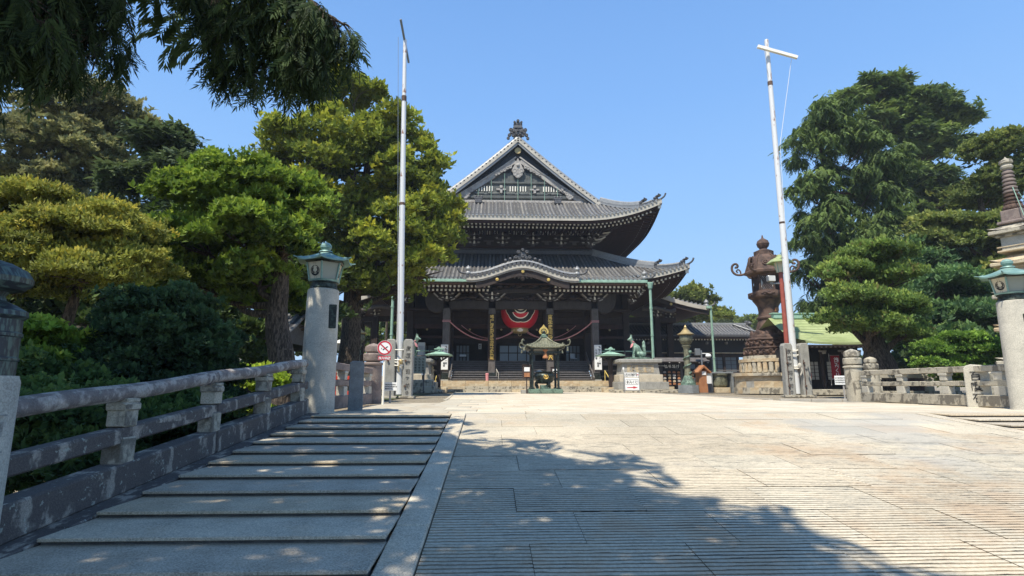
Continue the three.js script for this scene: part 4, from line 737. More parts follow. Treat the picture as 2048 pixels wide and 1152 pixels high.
    const o = [cb(1.5, .6, .4, 0, ky(0) + .62, KF - .3, .08), cb(.8, .42, .36, 0, ky(0) + 1.05, KF - .3, .06)];
    for (const [x, y, r] of [[0, 1.5, .17], [-.4, 1.28, .2], [.4, 1.28, .2], [-.65, .75, .2], [.65, .75, .2], [0, .85, .22], [-.35, .65, .16], [.35, .65, .16]]) o.push(sph(r, x, ky(0) + y, KF - .1, 1, 1, .8, 9), new THREE.TorusGeometry(r * .6, r * .22, 5, 10).translate(x, ky(0) + y, KF - .1 + r * .7));
    part('demon_tile', o, M.tileDark, T);
    part('gable_ridge', cb(.5, .6, 6.5, 0, ky(0) + .75, KF - 3.5, .06), M.tileDark, T);
    for (const s of [-1, 1]) { finial(s * (KX - .15), ky(KX) + .28, KF - .05, s); const p = []; for (let i = 0; i <= 10; i++) { const x = s * lerp(.8, KX - .7, i / 10); p.push(V(x, ky(x) + .5 + .10 * (1 - i / 10), KF - 1.0)); } part('inner_ridge', sweep(p, V(0, 0, 1), [[-.2, 0], [.2, 0], [.14, .16], [-.14, .16]]), M.mortar, T); part('ridge_cap', cb(.45, .14, .5, s * 4.25, ky(4.25) + .62, KF - .95, .03), M.mortar, T); }
    // inner gable field: stacked beams and carvings
    part('gable_field', extr([[-4.7, 9.7], [4.7, 9.7], [4.5, 10.25], [3.3, 10.65], [2.2, 11.2], [1.1, 11.6], [0, 11.75], [-1.1, 11.6], [-2.2, 11.2], [-3.3, 10.65], [-4.5, 10.25]], .15).translate(0, 0, -.1), M.black, T);
    part('rainbow_beam', sweep([[-3.0, 9.75, .45], [-1.5, 9.92, .45], [0, 9.96, .45], [1.5, 9.92, .45], [3.0, 9.75, .45]], V(0, 0, 1), flat(.34, .2)), M.woodMid, T);
    part('carved_panel', [...Array(14)].map((_, i) => sph(.26, -2.6 + i * .4, 10.45 + .2 * Math.sin(i * 2.1) - .02 * (i - 6.5) ** 2 * .3, .5, 1.2, .7, .4, 8)), M.wood, T);
  }
  // ------------------------------------------------ side porches
  for (const s of [-1, 1]) {
    const yy = (t) => 11.75 - 2.75 * Math.pow(t, .8) + .42 * t * t * t, X = (t) => s * lerp(14.2, 21.7, t), ZF = -6, ZB = -19;
    const P1 = (dy, z) => { const p = []; for (let i = 0; i <= 14; i++) p.push(V(X(i / 14), yy(i / 14) + dy, z)); return p; };
    const flat = (h, d) => [[-d, -h / 2], [d, -h / 2], [d, h / 2], [-d, h / 2]];
    part('side_porch_roof', grid(14, 2, (u, v) => [X(u), yy(u), lerp(ZF, ZB, v)]), M.tileDark, T);
    const rows = []; for (let i = 0; i < 15; i++) rows.push(rod([X(i / 15), yy(i / 15) + .08, ZF + .1], [X(i / 15), yy(i / 15) + .08, ZB], .12, .12, 6)); stuff(part('porch_tile_row', rows, M.silver, T));
    part('side_porch_edge', sweep(P1(-.22, ZF), V(0, 0, 1), flat(.42, .14)), M.mortar, T);
    part('side_porch_board', sweep(P1(-.68, ZF - .15), V(0, 0, 1), flat(.5, .1)), M.wood, T);
    part('side_porch_soffit', grid(14, 2, (u, v) => [X(u), yy(u) - .5 - .35 * Math.sin(u * PI), lerp(ZF - .2, ZB, v)]), M.woodRed, T);
    part('gold_stud', cy(.16, .14, .06, 0, 0, 0, 14).rotateX(PI / 2).translate(X(.42), yy(.42) - .72, ZF + .02), M.gold, T);
    finial(X(.97), yy(1) + .05, ZF - .2, s);
    part('carved_beam_nose', [tube([[X(0), 9.2, ZF - .6], [X(.2), 9.3, ZF - .5], [X(.42), 8.9, ZF - .4], [X(.5), 9.1, ZF - .35]], .25, 12, 6)], M.woodGray, T);
    for (const [x, z] of [[16.2, -8], [18.3, -10], [18.3, -17]]) { part('side_porch_column', [cb(.7, 9, .7, s * x, 4.5, z, .04), cb(.9, .5, .9, s * x, .25, z, .05)], M.wood, T); bracket(s * x, 8.3, z + .2, .7, 0, 3); }
    part('side_porch_beam', [cb(6.5, .6, .5, s * 15.2, 8.1, -8, .05), cb(.5, .6, 9, s * 18.3, 8.1, -13.5, .05)], M.wood, T);
    part('downspout', [cy(.13, .12, 8.4, X(1) + s * .1, .8, ZF + .2, 10), cy(.16, .16, .12, X(1) + s * .1, 3.6, ZF + .2, 10), cy(.16, .16, .12, X(1) + s * .1, 6.2, ZF + .2, 10), cb(.6, .3, .4, X(1) - s * .1, 9.3, ZF + .2, .04), cb(.25, .22, 11, X(1), 9.3, ZF - 5.4, .03)], M.copper, T);
  }
  // ------------------------------------------------ porch: columns, beams, brackets
  const CX = [-7.45, -2.91, 2.91, 7.45];
  for (const x of CX) {
    const c = part('porch_column', [cb(.72, 7.0, .72, x, 4.75, 0, .08)], M.woodGray, T);
    part('bronze_shoe', [cb(.8, .62, .8, x, 1.42, 0, .05), cb(.78, .08, .78, x, 1.8, 0, .02)], M.bronzeDark, c); part('stone_base', cb(1.0, .14, 1.0, x, 1.1, 0, .04), M.steleStone, c);
    bracket(x, 8.95, .1, .72, 0, 2);
    for (const s of [-1, 1]) { part('bracket_arm', tube([[x + s * .35, 9.05, .3], [x + s * .85, 9.3, .35], [x + s * 1.35, 9.75, .4]], .12, 8, 6), M.woodGray, T); part('arm_tip', [beam([x + s * .85, 9.32, .5], [x + s * 1.3, 9.72, .55], .1, .1), beam([x + s * .45, 9.0, .5], [x + s * .8, 9.15, .55], .1, .1)], M.woodPale, T); }
  }
  const fl = (h, d) => [[-d, -h / 2], [d, -h / 2], [d, h / 2], [-d, h / 2]];
  for (const [a, b] of [[-7.1, -3.27], [-2.55, 2.55], [3.27, 7.1]]) {
    part('rainbow_beam', sweep([0, .25, .5, .75, 1].map((k) => V(lerp(a, b, k), 8.5 + .1 * Math.sin(k * PI), 0)), V(0, 0, 1), fl(.78, .28)), M.woodMid, T);
    srand(Math.round(a * 10) + 300); const c = []; const n = Math.round((b - a) / .27); for (let i = 0; i < n; i++) c.push(sph(rr(.14, .26), lerp(a + .3, b - .3, i / (n - 1)), 9.25 + rr(-.16, .2), .12, 1.3, .8, .8, 7)); part('carved_panel', c, M.wood, T);
    part('panel_back', bx(b - a, .8, .12, (a + b) / 2, 9.3, -.08), M.wood, T);
  }
  for (const s of [-1, 1]) { // carved beam ends that reach past the outer columns
    part('carved_beam_end', extr([[0, -.4], [.35, -.62], [.9, -.62], [1.35, -.4], [1.65, 0], [1.8, .6], [1.85, 1.3], [0, 1.3]].map(([x, y]) => [s * x + s * 7.8, 8.45 + y]), .4, .05).translate(0, 0, -.2), M.woodMid, T);
    part('tie_beam', [cb(.4, .6, 5, s * 7.45, 8.3, -2.8, .05), cb(.35, .4, 5, s * 7.45, 6.4, -2.8, .04)], M.wood, T);
    bracket(s * 11.6, 9.0, -1.6, .8, s * PI / 5, 3); bracket(s * 12.1, 9.6, -.6, .7, s * PI / 4, 2);
  }
  // ------------------------------------------------ hall behind the porch
  const HZ = -4.6, FY = 3.1;
  for (const x of [-11.7, -7.45, -2.91, 2.91, 7.45, 11.7]) part('hall_column', [cb(.7, 7.6, .7, x, FY + 3.8, HZ, .05)], M.wood, T);
  part('hall_beam', [cb(23.6, .6, .4, 0, 8.2, HZ, .04)], M.wood, T); part('hall_beam', [cb(23.6, .5, .35, 0, 6.9, HZ, .04)], M.woodRed, T); part('hall_beam', [cb(23.6, .3, .35, 0, 5.75, HZ, .04)], M.woodRed, T);
  part('transom_board', bx(23.4, 5, .12, 0, 9.4, HZ - .1), M.wood, T);
  for (const x of [-9.9, -5.3, -1.9, 1.95, 5.3, 9.9]) part('gold_stud', cy(.12, .1, .06, 0, 0, 0, 12).rotateX(PI / 2).translate(x, 6.55, HZ + .24), M.goldDull, T);
  part('hall_floor', [bx(27, .2, 30, 0, FY - .1, -17.3)], M.woodStair, T);
  part('back_wall', [bx(27, 9, .2, 0, 7.4, -14.5), bx(.2, 9, 26, 11.7, 7.4, -18), bx(.2, 9, 26, -11.7, 7.4, -18), bx(24, .2, 12, 0, 8.6, -9)], M.wood, T);
  const door = (x, w) => { const d = part('door_frame', [bx(w, .12, .1, x, FY + .06, HZ - 3), bx(w, .12, .1, x, FY + 2.0, HZ - 3), ...[...Array(5)].map((_, i) => bx(.08, 2, .1, x - w / 2 + i * w / 4, FY + 1, HZ - 3)), bx(w, .06, .06, x, FY + 1.15, HZ - 3)], M.wood, T); for (let i = 0; i < 4; i++) for (const k of [0, 1]) part('pane', bx(w / 4 - .1, k ? .78 : .95, .02, x - w / 2 + (i + .5) * w / 4, FY + (k ? 1.56 : .6), HZ - 3.02), M.glass, d); };
  door(0, 4.1); door(6.3, 1.6); door(-6.2, 1.5); door(-9.4, 3); 
  part('inner_lintel', [bx(23, .5, .2, 0, FY + 2.4, HZ - 3), bx(23, 3, .1, 0, FY + 4.1, HZ - 3.1)], M.wood, T);
  for (const x of [-4.3, 4.2]) part('inner_wall', bx(1.1, 2.2, .15, x, FY + 1.1, HZ - 3), M.wood, T);
  // wooden stairs and stone steps
  for (let i = 0; i < 9; i++) { const y = 1.03 + (i + 1) * .23, z = 1.0 - i * .37; const st = part('stair_tread', cb(13.9, .09, .46, 0, y - .045, z - .2, .015), M.woodStair, T); part('riser', bx(13.7, .16, .04, 0, y - .17, z - .12), M.woodGray, st); }
  for (const s of [-1, 1]) { part('stair_string', beam([s * 7.02, 1.2, 1.2], [s * 7.02, 3.2, -2.1], .14, .4), M.woodStair, T); part('handrail', [rod([s * 6.85, 1.9, 1.2], [s * 6.85, 4.0, -2.0], .05), ...[0, .33, .66, 1].map((k) => rod([s * 6.85, lerp(1.05, 3.1, k), lerp(1.2, -2, k)], [s * 6.85, lerp(1.9, 4.0, k), lerp(1.2, -2, k)], .035))], M.woodGray, T); }
  for (let k = 0; k < 4; k++) { const n = 9, w = (19.2) / n; for (let i = 0; i < n; i++) part('stone_step', cb(w - .012, .262, .8 + (k === 3 ? 4 : .3), -9.6 + (i + .5) * w, .13 + k * .262 - .008, 4.0 - k * .42 - (k === 3 ? 2.4 : .55), .02), k < 2 && (i * 5 + k * 3) % 4 ? M.oldStone : M.cream, T); }
  part('stone_platform', bx(30, 1.0, 34, 0, .48, -16.2), M.cream, T);
  // veranda either side of the stairs
  for (const s of [-1, 1]) {
    part('veranda_floor', [cb(6.2, .2, 3.6, s * 10.6, FY - .1, -2.9, .02), cb(6.2, .26, .14, s * 10.6, FY - .36, -1.2, .02)], M.woodGray, T);
    for (const x of [7.7, 9.2, 10.7, 12.2, 13.5]) part('veranda_post', [cb(.22, 2.0, .22, s * x, 2, -1.4, .02), cb(.14, 1.0, .14, s * x, FY + .5, -1.2, .02)], M.woodGray, T);
    for (const y of [.45, .95]) part('veranda_rail', cb(6.1, .1, .1, s * 10.6, FY + y, -1.2, .02), y > .6 ? M.copper : M.woodGray, T);
    part('underfloor_tie', [cb(6.2, .16, .12, s * 10.6, 2.1, -1.35, .02), cb(6.2, .16, .12, s * 10.6, 1.5, -1.35, .02)], M.woodGray, T);
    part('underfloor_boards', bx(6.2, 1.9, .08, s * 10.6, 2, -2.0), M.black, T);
    part('yellow_handrail', [rod([s * 7.9, 1.0, 2.2], [s * 7.9, 2.0, 2.2], .04), rod([s * 8.05, .3, 3.6], [s * 8.05, 1.2, 3.6], .04), rod([s * 8.05, 1.2, 3.6], [s * 7.9, 2.0, 2.2], .045)], M.yellow, T);
  }
  part('yellow_handrail', [rod([-2.25, 1.03, .9], [-2.25, 1.75, .9], .03), rod([-2.25, 1.75, .9], [-2.45, 2.2, .3], .03), rod([-2.45, 2.2, .3], [-2.45, 1.2, .3], .03)], M.mortar, T);
}
// ---------------------------------------------------------------- things on and in the temple
{
  const P = (x, y, z) => [TX + x, y, TZ + z];
  const l = thing('paper_lantern', 'huge red paper lantern with a black crested band hanging in the temple entrance', 'lantern', P(0, 0, -2.5));
  const R = 1.98, prof = []; for (let i = 0; i <= 24; i++) { const a = lerp(-1.02, 1.02, i / 24); prof.push([R * Math.pow(Math.cos(a), .75), 7.9 + 1.62 * Math.sin(a) / Math.sin(1.02) * 1.0]); }
  const bump = []; for (let i = 0; i <= 96; i++) { const a = lerp(-1.25, 1.25, i / 96); bump.push([R * Math.pow(Math.cos(a), .7) + .008 * Math.cos(i * PI), 8.35 + 1.95 * Math.sin(a)]); }
  part('paper_body', lathe(bump, 48), M.red, l);
  // the black flower shaped field, its pale outline and the crescents, laid on the curved paper
  const surf = (x, y, d) => { const a = Math.asin(clamp((y - 8.35) / 1.95, -.99, .99)), r = R * Math.pow(Math.cos(a), .7) + d; return V(x, y, Math.sqrt(Math.max(.01, r * r - x * x))); };
  const field = (cx, cyy, rad, d, mat, name, n = 48) => { const f = grid(n, 6, (u, v) => { const an = u * 2 * PI, r = rad(an) * v, p = surf(cx + Math.sin(an) * r, cyy + Math.cos(an) * r, d); return [p.x, p.y, p.z]; }); part(name, f, mat, l); };
  const lobes = (k) => (an) => k * (1.5 + .1 * Math.abs(Math.sin(an * 3)));
  field(0, 8.42, lobes(.96), .02, M.white, 'pale_outline', 96); field(0, 8.42, lobes(.92), .032, M.black, 'black_field', 96);
  const cres = (y, r, th, d, mat, nm) => part(nm, grid(28, 3, (u, v) => { const an = lerp(PI * .58, PI * 1.42, u), w = th * Math.sin(u * PI), p = surf(Math.sin(an) * (r - w * v), y + Math.cos(an) * r + w * v * .9, d); return [p.x, p.y, p.z]; }), mat, l);
  cres(8.18, .86, .62, .044, M.white, 'crescent'); cres(8.21, .79, .44, .054, M.red, 'crescent'); cres(8.5, .68, .15, .046, M.white, 'crescent'); cres(8.72, .58, .14, .046, M.white, 'crescent');
  part('gold_base', [creased(lathe([[0, 6.0], [.65, 6.0], [.78, 6.1], [.8, 6.42], [.9, 6.48], [.9, 6.56], [0, 6.56]], 28), .5), ...[...Array(14)].map((_, i) => sph(.13, Math.sin(i / 14 * 2 * PI) * .8, 6.26, Math.cos(i / 14 * 2 * PI) * .8, 1, 1.2, .5, 8))], M.goldDull, l);
  part('gold_flower', [sph(.2, 0, 6.28, .82, 1, 1.1, .4), sph(.13, -.18, 6.24, .8, 1, 1, .4), sph(.13, .18, 6.24, .8, 1, 1, .4)], M.white, l);
  part('base_ring', new THREE.TorusGeometry(.16, .035, 6, 14).translate(0, 5.86, 0), M.goldDull, l);
  part('hanging_rod', rod([0, 9.9, 0], [0, 11.0, 0], .05), M.bronzeDark, l);
  // ropes
  const cat = (a, b, sag) => { const p = []; for (let i = 0; i <= 14; i++) { const k = i / 14; p.push(V(lerp(a[0], b[0], k), lerp(a[1], b[1], k) - sag * 4 * k * (1 - k), lerp(a[2], b[2], k))); } return p; };
  for (const s of [-1, 1]) {
    const r = thing('striped_rope', `red and white rope looped from the lantern to the ${s < 0 ? 'left' : 'right'} outer porch column`, 'rope', P(0, 0, 0));
    part('rope', tube(cat([s * .7, 6.2, -2.3], [s * 7.1, 6.85, .42], 1.35), .06, 40, 6), M.rope, r);
    part('column_wrap', [bx(.78, .09, .78, s * 7.45, 6.88, 0), bx(.79, .06, .79, s * 7.45, 7.0, 0)], M.rope, r);
    const q = thing('striped_rope', `thin back rope rising from the ${s < 0 ? 'left' : 'right'} of the lantern to the hall beam`, 'rope', P(0, 0, 0));
    part('rope', tube(cat([s * .7, 6.1, -2.8], [s * 6.2, 7.0, -4.2], 1.0), .04, 36, 5), M.rope, q);
  }
  // golden couplet boards
  const TXT = ['唵尸羅婆陀尼黎吽娑婆訶', '南無豊川吒枳尼真天'];
  for (const [i, x] of [-2.91, 2.91].entries()) {
    const b = thing('couplet_board', `dark vertical board with gold characters on the ${i ? 'right' : 'left'} inner porch column`, 'sign board', P(x, 0, .4));
    part('board', [cb(.74, 4.6, .06, 0, 5.35, 0, .015), cb(.05, 4.6, .09, -.37, 5.35, 0, .01), cb(.05, 4.6, .09, .37, 5.35, 0, .01)], M.wood, b);
    part('gold_lettering', chars(TXT[i], i ? .44 : .37, 0, i ? -.50 : -.405, .03, .15).map((g) => mv(g, 0, 7.35, .032)), M.goldPaint, b);
  }
  for (const s of [-1, 1]) {
    const b = thing('white_banner', `white vertical notice board on the ${s < 0 ? 'left' : 'right'} outer porch column`, 'sign board', P(s * 7.5 + (s < 0 ? -.06 : .12), 0, .45), 0);
    part('board', cb(.72, 2.45, .05, 0, 3.35, 0, .01), M.paper, b);
    part('lettering', [...chars('令和八年十一月', .23, 0, -.27, .008, .12).map((g) => mv(g, .17, 4.35, .026)), ...chars('午年開帳', .21, 0, -.25, .008, .12).map((g) => mv(g, -.17, 4.0, .026)), ...chars('開帳', .2, 0, -.24, .008, .12).map((g) => mv(g, -.02, 2.75, .026))], M.ink, b);
  }
  for (const [x, n] of [[-4.25, 'left'], [4.3, 'right']]) { const b = thing('paper_notice', `small white paper notice in the hall entrance ${n} of the lantern`, 'notice', P(x, 0, HZs())); part('sheet', cb(.36, .62, .02, 0, 4.95, 0, .003), M.paper, b); part('lettering', chars('納札', .17, 0, -.2, .004, .12).map((g) => mv(g, 0, 5.05, .012)), M.ink, b); }
  function HZs() { return -7.45; }
  const can = thing('pink_canister', 'small pink cylinder standing at the foot of the wooden stairs', 'canister', P(-3.35, 1.02, .95)); part('body', creased(lathe([[.14, 0], [.15, .6], [0, .6]], 16), .5), M.pink, can); part('cap', creased(lathe([[.17, .6], [.17, .72], [.1, .76], [0, .76]], 16), .5), M.pink, can);
  const ch = thing('white_chair', 'white chair in the dark hall doorway on the right', 'chair', P(6.2, 3.1, -6.4), .4);
  part('seat', cb(.6, .06, .55, 0, .45, 0, .02), M.paper, ch); part('backrest', cb(.6, .55, .06, 0, .75, -.26, .02), M.paper, ch); for (const x of [-.25, .25]) for (const z of [-.22, .22]) part('leg', rod([x, 0, z], [x, .45, z], .025), M.steel, ch);
  const bxx = thing('offering_table', 'small table with a white box in the dark hall doorway on the left', 'table', P(-6.1, 3.1, -6.2)); part('top', cb(.9, .06, .5, 0, .6, 0, .01), M.wood, bxx); for (const x of [-.4, .4]) part('leg', cb(.06, .6, .4, x, .3, 0, .01), M.wood, bxx); part('drawer', cb(.7, .24, .4, 0, .75, 0, .02), M.paper, bxx);
  const ac = thing('vending_cabinet', 'pale grey upright cabinet on the left veranda', 'cabinet', P(-10.2, 3.1, -2.6)); part('body', cb(.75, 1.9, .5, 0, .95, 0, .03), M.shoji, ac); part('grille', [0, 1, 2, 3].map((k) => bx(.5, .04, .02, 0, 1.5 - k * .1, .26)), M.steel, ac);
}
// ---------------------------------------------------------------- things in the court
const G0 = (px, d) => { const p = at(px, 772, d); return [p.x, 0, p.z]; };
{ // incense pavilion with its burner
  const [X, , Z] = [3.9, 0, -41.6];
  const t = thing('incense_pavilion', 'small bronze pavilion with curved roof and golden flame finial over the incense burner', 'pavilion', [X, 0, Z]);
  part('plinth', [cb(2.5, .3, 2.4, 0, .16, 0, .03), cb(2.2, .06, 2.1, 0, .33, 0, .02)], M.bronzeGreen, t); part('side_plinth', cb(.5, .26, 1.2, -1.5, .13, .3, .02), M.steleStone, t);
  for (const x of [-.95, .95]) for (const z of [-.95, .95]) part('column', [creased(lathe([[.11, .36], [.11, .4], [.085, .44], [.085, 3.1], [.12, 3.14], [.12, 3.2], [0, 3.2]], 12), .6).translate(x, 0, z), cb(.3, .08, .3, x, .4, z, .02)], M.bronzeDark, t);
  part('top_beam', [cb(2.3, .16, .14, 0, 3.0, .95, .02), cb(2.3, .16, .14, 0, 3.0, -.95, .02), cb(.14, .16, 2.3, .95, 3.0, 0, .02), cb(.14, .16, 2.3, -.95, 3.0, 0, .02), cb(2.5, .08, 2.5, 0, 3.24, 0, .02)], M.bronzeDark, t);
  const E = 1.42, roof = (u, v) => { const a = u * 4, k = Math.floor(a) % 4, f = (a - Math.floor(a)) * 2 - 1, r = lerp(.2, E, v), lift = .16 * Math.pow(Math.abs(f), 4) * v * v, y = 4.17 - .82 * Math.pow(v, .62) + lift; const P = [[f, 1], [1, -f], [-f, -1], [-1, f]][k]; return [P[0] * r, y, P[1] * r]; };
  const rf = part('roof', [grid(64, 10, roof), grid(64, 1, (u, v) => { const p = roof(u, 1); return [p[0] * (1 - .02 * v), p[1] - .1 * v + (Math.floor(u * 64) % 2 ? .03 : 0) * v, p[2] * (1 - .02 * v)]; }), grid(64, 3, (u, v) => { const p = roof(u, 1 - v * .7); return [p[0], 3.3 + .02 * v, p[2]]; })], M.bronzeOlive, t);
  for (let s = 0; s < 4; s++) {
    const ribs = []; for (let i = -6; i <= 6; i++) { const f = i / 6.5, p = []; for (let k = 0; k <= 6; k++) { const v = Math.max(Math.abs(f) * .98, .1) + (1 - Math.max(Math.abs(f) * .98, .1)) * k / 6, rw = lerp(.2, E, v), q = V(f * E, 4.19 - .82 * Math.pow(v, .62) + .16 * Math.pow(Math.abs(f * E / rw), 4) * v * v, rw); p.push(q); } ribs.push(tube(p, .045, 6, 5)); ribs.push(sph(.07, f * E, p[6].y - .02, E + .02, 1, 1, .5, 7)); }
    part('roof_rib', ribs.map((g) => g.rotateY(s * PI / 2)), M.bronzeOlive, rf);
    const a = s * PI / 2 + PI / 4, c = Math.SQRT2, Q = (r, y) => [Math.sin(a) * r, y, Math.cos(a) * r];
    part('corner_ridge', tube([Q(.3, 4.15), Q(.9, 3.78), Q(1.5, 3.56), Q(2.0, 3.5)], .07, 12, 6), M.bronzeOlive, rf);
    part('corner_scroll', [tube([Q(1.9, 3.48), Q(2.2, 3.46), Q(2.42, 3.56), Q(2.48, 3.78), Q(2.36, 3.9), Q(2.26, 3.8)], .05, 16, 6)], M.bronzeOlive, t);
    part('wind_bell', creased(lathe([[.09, 0], [.075, .1], [.06, .2], [.02, .24], [.01, .36], [0, .36]], 10), .6).translate(Q(2.25, 0)[0], 3.08, Q(2.25, 0)[2]), M.bronzeOlive, t);
  }
  part('roof_neck', [cb(.55, .14, .55, 0, 4.2, 0, .03), cb(.4, .1, .4, 0, 4.31, 0, .03), cy(.2, .12, .1, 0, 4.36, 0)], M.bronzeGreen, t);
  part('flame_finial', [extr([[0, .72], [-.1, .56], [-.27, .4], [-.36, .2], [-.3, .05], [-.1, 0], [.1, 0], [.3, .05], [.36, .2], [.27, .4], [.1, .56]], .08, .02).translate(0, 4.42, -.04)], M.gold, t);
  part('finial_jewel', [sph(.13, 0, 4.55, .1, 1, 1.1, .5), new THREE.TorusGeometry(.2, .025, 6, 20).translate(0, 4.62, .075)], M.bronzeDark, t);
  part('hanging_tassel', [sph(.16, 0, 3.2, 1.1, .9, 1, .5), new THREE.TorusGeometry(.16, .035, 6, 16).translate(0, 3.2, 1.12), creased(lathe([[.2, 2.55], [.21, 2.62], [.12, 2.85], [.06, 3.02], [0, 3.04]], 12), .7).translate(0, 0, 1.08)], M.woodOrange, t);
  const c = thing('incense_burner', 'dark bronze three legged incense burner with golden crest under the pavilion', 'incense burner', [X, .36, Z + .1]);
  part('bowl', creased(lathe([[0, .35], [.4, .36], [.62, .5], [.75, .75], [.78, .95], [.72, 1.08], [.66, 1.12], [.74, 1.2], [.74, 1.25], [.64, 1.25], [.6, 1.1], [0, 1.05]], 32), .6), M.bronzeDark, c);
  for (const a of [0.5, 2.6, 4.7]) part('leg', tube([[Math.sin(a) * .5, .55, Math.cos(a) * .5], [Math.sin(a) * .62, .3, Math.cos(a) * .62], [Math.sin(a) * .52, .1, Math.cos(a) * .52], [Math.sin(a) * .58, 0, Math.cos(a) * .58]], .12, 10, 8), M.bronzeDark, c);
  for (const s of [-1, 1]) part('handle', new THREE.TorusGeometry(.2, .05, 6, 16, PI * 1.3).rotateZ(s > 0 ? -.9 : PI - .9 - .5).translate(s * .84, 1.1, 0), M.bronzeDark, c);
  part('pedestal', cb(.75, .26, .7, .05, .13, .2, .03), M.bronzeGreen, c);
  part('gold_crest', [new THREE.TorusGeometry(.15, .035, 6, 20, PI * 1.7).rotateZ(PI / 2 + .47).translate(0, 0, .79), sph(.06, 0, .02, .79, 1, 1.8, .5)].map((g) => mv(g, .05, .86, .0)), M.gold, c);
  const h = thing('white_sunshade', 'small white conical cover over the incense burner rim', 'cover', [X - .38, 1.55, Z + .2]); part('cone', creased(lathe([[.36, .0], [.36, .03], [.12, .13], [0, .17]], 20), .5), M.paper, h); part('stem', cy(.02, .02, .25, 0, -.2, 0, 6), M.steel, h);
  const st = (x, z, label) => { const n = thing('notice_stand', label, 'notice stand', [x, 0, z]); part('post', cy(.04, .04, 1.1, 0, 0, 0, 8), M.ironDark, n); part('case', [cb(.62, .95, .18, 0, 1.55, 0, .03), cb(.7, .06, .26, 0, 2.05, 0, .02)], M.ironDark, n); part('paper', [bx(.4, .3, .01, .02, 1.75, .1)], M.paper, n); part('box', [bx(.4, .3, .06, .02, 1.35, .11)], M.woodOrange, n); };
  st(X - 1.38, Z + 1.0, 'dark notice stand with a paper, left of the incense pavilion'); st(X + 1.15, Z - 3.2, 'dark notice stand partly behind the right columns of the incense pavilion');
}
// green roofed signposts either side of the stairs
{
  const build = (x, z, label) => {
    const t = thing('roofed_post', label, 'sign post', [x, 0, z], 0, 'green roofed posts beside the stone steps');
    part('base', [cb(1.5, .45, 1.2, 0, .2, 0, .03)], M.cream, t); part('post', [cb(.34, 2.7, .34, 0, 1.6, 0, .03), beam([-.0, 2.6, 0], [-.75, 3.1, 0], .14, .14), beam([0, 2.6, 0], [.75, 3.1, 0], .14, .14), cb(1.7, .14, .3, 0, 3.1, 0, .02)], M.wood, t);
    part('roof', [grid(16, 8, (u, v) => { const x = lerp(-1.15, 1.15, u), z = lerp(-.95, .95, v), k = Math.max(Math.abs(x) / 1.15, Math.abs(z) / .95); return [x, 3.72 - .5 * Math.pow(k, .75) + .06 * k ** 4, z]; }), cb(2.3, .06, 1.9, 0, 3.2, 0, .02)], M.copper, t);
    part('roof_ridge', [cb(.9, .1, .16, 0, 3.76, 0, .02), extr([[-.3, 0], [.3, 0], [.15, .16], [0, .26], [-.15, .16]], .12).translate(0, 3.72, .3)], M.copper, t); return t;
  };
  const a = build(...[G0(1222, 49)].map((p) => [p[0], p[2]])[0], 'green roofed wooden post to the right of the stone steps');
  const b = G0(877, 49); copyOf(a, [b[0], 0, b[2]], 0, 'green roofed wooden post to the left of the stone steps');
}
